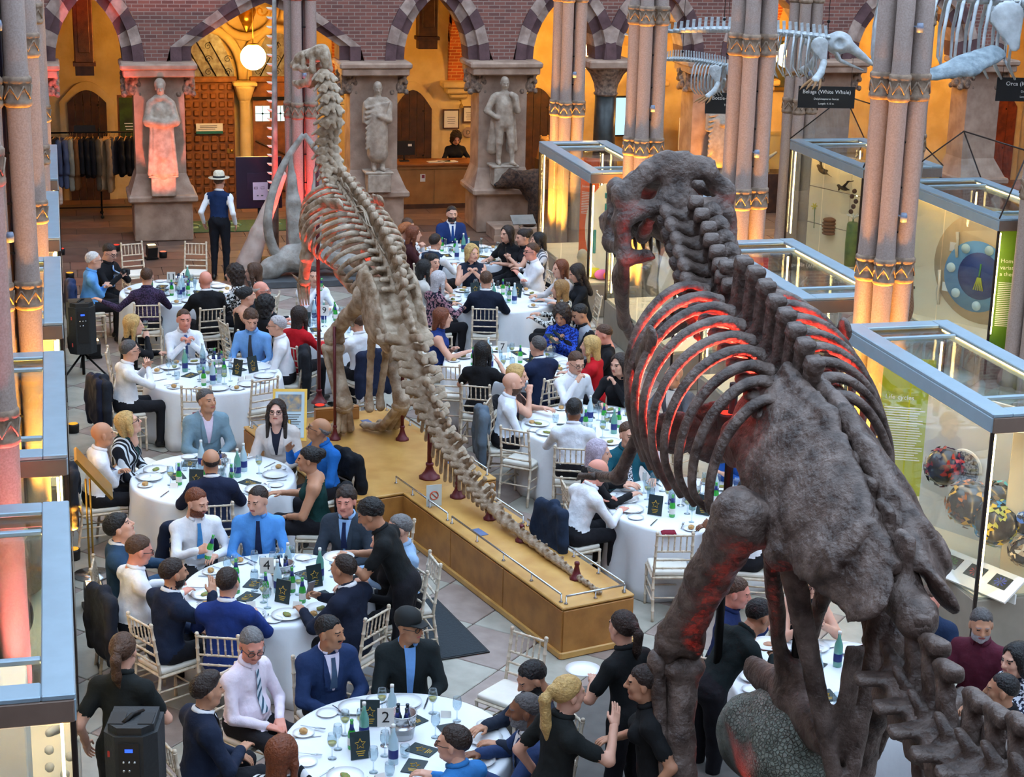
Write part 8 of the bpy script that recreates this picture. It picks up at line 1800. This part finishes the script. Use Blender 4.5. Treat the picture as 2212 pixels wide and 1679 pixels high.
t = E('table_case','small glass topped table case holding a branching bone behind the column','display case',(14.6,35.9,0)); MB().box((0,0,0.42),(1.1,0.6,0.84),bev=0.01).obj('cabinet',DARK_DOOR,t)
for sx in (-1,1): MB().box((sx*0.54,0,1.25),(0.008,0.58,0.8)).obj('side_pane',GLASS,t)
for sy in (-1,1): MB().box((0,sy*0.29,1.25),(1.08,0.008,0.8)).obj('end_pane',GLASS,t)
MB().box((0,0,1.65),(1.1,0.6,0.012)).obj('top_pane',GLASS,t); bone(t,'branching_bone',[cone((0,0,0.86),(0.02,0,1.15),0.12,0.05),cone((0.02,0,1.15),(-0.05,0,1.5),0.05,0.06),cone((0.02,0,1.1),(0.25,0,1.25),0.05,0.03)],0.025,0.04,None,IVB)
# ------------------------------------------------------------------ things held in hands
def hold(who, side, name, me, label, cat, dz=-0.10, rot=(0,0,0), m=None, parts=(), off=(0,0)):
    p = HANDPOS[who][side]; o = O(name, me, None, m, (p[0]+off[0], p[1]+off[1], p[2]+dz), rot); tag(o, label, cat)
    for a, b in parts: O(a, b, o)
    return o
BP = (('label', blabel_me), ('neck_label', bneck_me))
phone_me = MB().box((0,0,0),(0.075,0.010,0.15),bev=0.003).box((0,-0.006,0),(0.066,0.003,0.135)).mesh('phone',[BLACK])
cam_me = MB().box((0,0,0),(0.13,0.06,0.09),bev=0.01).lathe([(0.035,0.03),(0.035,0.08),(0.03,0.085),(0.0,0.085)],14,T=Matrix.Rotation(R(90),4,'X')).mesh('camera_body',[BLACK])
hold('man in white shirt and blue tie drinking from a bottle',1,'beer_bottle',bottle_me,'green beer bottle raised to the lips of the man in blue tie','bottle',-0.06,(R(35),0,0),None,BP)
hold('bearded man in white shirt holding a beer bottle',1,'beer_bottle',bottle_me,'green beer bottle in the hand of the bearded man','bottle',-0.10,(0,R(15),0),None,BP)
hold('blonde woman in black top drinking white wine',1,'wine_glass',wine_me,'wine glass raised by the blonde woman in black','glass',-0.06,(R(-15),0,0),None,(('wine',fill_me),))
hold('dark haired man in black shirt looking down at a camera',1,'hand_camera',cam_me,'black camera in the hands of the man in black shirt','camera',0.0,(0,0,R(-40)))
hold('dark haired woman in black top holding a pink phone',0,'phone',phone_me,'bright pink phone held by the woman in black top','phone',0.03,(R(-20),R(80),0),mat('pink_phone',(226,40,140),0.4,var=0.02))
hold('dark haired woman raising a phone',0,'phone',phone_me,'black phone held up by the woman at the farthest table','phone',0.04,(0,0,R(80)))
hold('heavy man in navy suit with shaved neck seen from behind',1,'phone',phone_me,'phone in the hand of the heavy man in navy','phone',0.05,(R(20),0,R(30)),mat('grey_phone',(150,150,156),0.3,var=0.02))
for w_,lb in (('curly haired woman in blue patterned dress reading a menu','open black menu held by the woman in blue patterned dress'),('man in grey waistcoat over a black shirt reading a menu','open black menu held by the man in grey waistcoat')):
    o_ = hold(w_,0,'menu_booklet',menu_me,lb,'menu',0.0,(R(25),R(10),R(30))); O('gold_star',star_me,o_)
hold('black haired waiter in black bending over the table',0,'dinner_plate',plate_me,'white plate carried by the bending waiter','plate',-0.02)
hold('tall waitress in black with brown ponytail facing away',0,'dinner_plate',plate_me,'white plate carried by the tall waitress','plate',-0.02,off=(-0.06,0.1))
hold('black haired waiter in black stooping beside the thigh bone',0,'dinner_plate',plate_me,'white plate carried by the stooping waiter','plate',-0.02)
# ------------------------------------------------------------------ coloured event uplighters (each stands at the foot of what it lights)
def uplight(name, loc, target, color, power, spot=50, size=0.06):
    t = bpy.data.objects.new('event_light', None); COL.objects.link(t); t.location = loc
    L = lamp(name, 'SPOT', loc, power, color, target, size, spot, 0.6)
    L.parent = t; L.matrix_parent_inverse = Matrix.Translation(loc).inverted()
    MB().lathe([(0.0,-0.15),(0.07,-0.15),(0.075,-0.05),(0.07,-0.04),(0.0,-0.04)],12).obj('can',BLACK,t); MB().lathe([(0.0,-0.035),(0.06,-0.035),(0.06,-0.032),(0.0,-0.032)],12).obj('lens',emit_mat('lens_%d'%int(color[1]*100),tuple(int(255*c**0.45) for c in color),1.0),t)
    return tag(t, name, 'spotlight')
AMB = (1.0,0.40,0.04); PINK = (1.0,0.16,0.16); REDL = (1.0,0.05,0.03); VIO = (0.35,0.12,1.0)
for i,y in enumerate((13.95,18.35,22.75,27.15,31.5)):
    uplight(('pink spotlight at the foot of the closest left column','amber spotlight at the foot of the second left column','amber spotlight at the foot of the third left column','amber spotlight at the foot of the fourth left column','amber spotlight at the foot of the farthest left column')[i],((-0.50,-0.35,-0.3,-0.27,-0.25)[i],y-0.52,0.15),((-0.70,-0.54,-0.48,-0.45,-0.43)[i],y-0.12,3.4),(PINK,AMB,AMB,AMB,AMB)[i],(1300,2400,2400,2400,2400)[i],34)
    uplight(('amber spotlight behind the closest left column','amber spotlight behind the second left column','second amber spotlight behind the third left column','second amber spotlight behind the fourth left column','second amber spotlight behind the farthest left column')[i],((-0.24,-0.08,-0.02,0.02,0.04)[i],y-0.12,0.15),((-0.55,-0.40,-0.34,-0.3,-0.28)[i],y,3.4),(PINK,AMB,AMB,AMB,AMB)[i],(900,1800,1800,1800,1800)[i],34)
for i,y in enumerate((18.15,22.55,26.95,31.4)):
    uplight(('amber spotlight at the foot of the column beside the pelvis','amber spotlight at the foot of the column beyond the skull','amber spotlight at the foot of the column behind the skull','amber spotlight at the foot of the column by the far case')[i],(8.42,y-0.20,0.15),(8.82,y-0.05,3.2),AMB,3200,36)
    uplight(('second amber spotlight between the shafts beside the pelvis','second amber spotlight between the shafts beyond the skull','second amber spotlight between the shafts behind the skull','second amber spotlight between the shafts by the far case')[i],(8.80,y-0.50,0.15),(8.84,y-0.10,3.4),AMB,2600,26)
uplight('red spotlight clamped to the post inside the dark rib cage',(4.72,12.02,3.30),(4.40,11.5,4.15),REDL,850,130,0.05)
uplight('second red spotlight clamped inside the dark rib cage',(4.80,11.2,3.12),(4.55,11.3,4.1),REDL,520,125,0.05)
uplight('red spotlight at the foot of the dark legs',(4.25,10.55,0.5),(4.25,10.6,3.0),REDL,38,44)
uplight('red spotlight below the pale skeleton chest',(2.95,21.2,0.68),(3.1,21.2,3.2),REDL,420,60)
uplight('orange red spotlight below the pale skeleton skull',(2.35,21.95,0.15),(3.0,21.75,4.8),REDL,1400,26)
uplight('red floodlight before the robed statue',(1.72,32.9,0.15),(1.86,34.4,2.2),(1.0,0.22,0.12),430,44)
uplight('red floodlight inside the whale jaw arch',(4.03,30.93,0.30),(4.1,31.25,2.4),REDL,500,80)
uplight('pink floodlight at the left end of the arcade',(-0.15,33.3,0.15),(-0.5,34.4,2.4),PINK,500,50)
uplight('orange floodlight before the fourth statue',(12.6,33.6,0.15),(12.95,34.4,2.0),AMB,300,50)
uplight('red spotlight on the arcade brickwork',(0.9,33.6,0.15),(1.25,34.95,4.6),REDL,900,12)
uplight('pink spotlight on the far end of the brickwork',(-0.1,33.4,0.15),(-0.05,34.95,4.7),REDL,900,12)
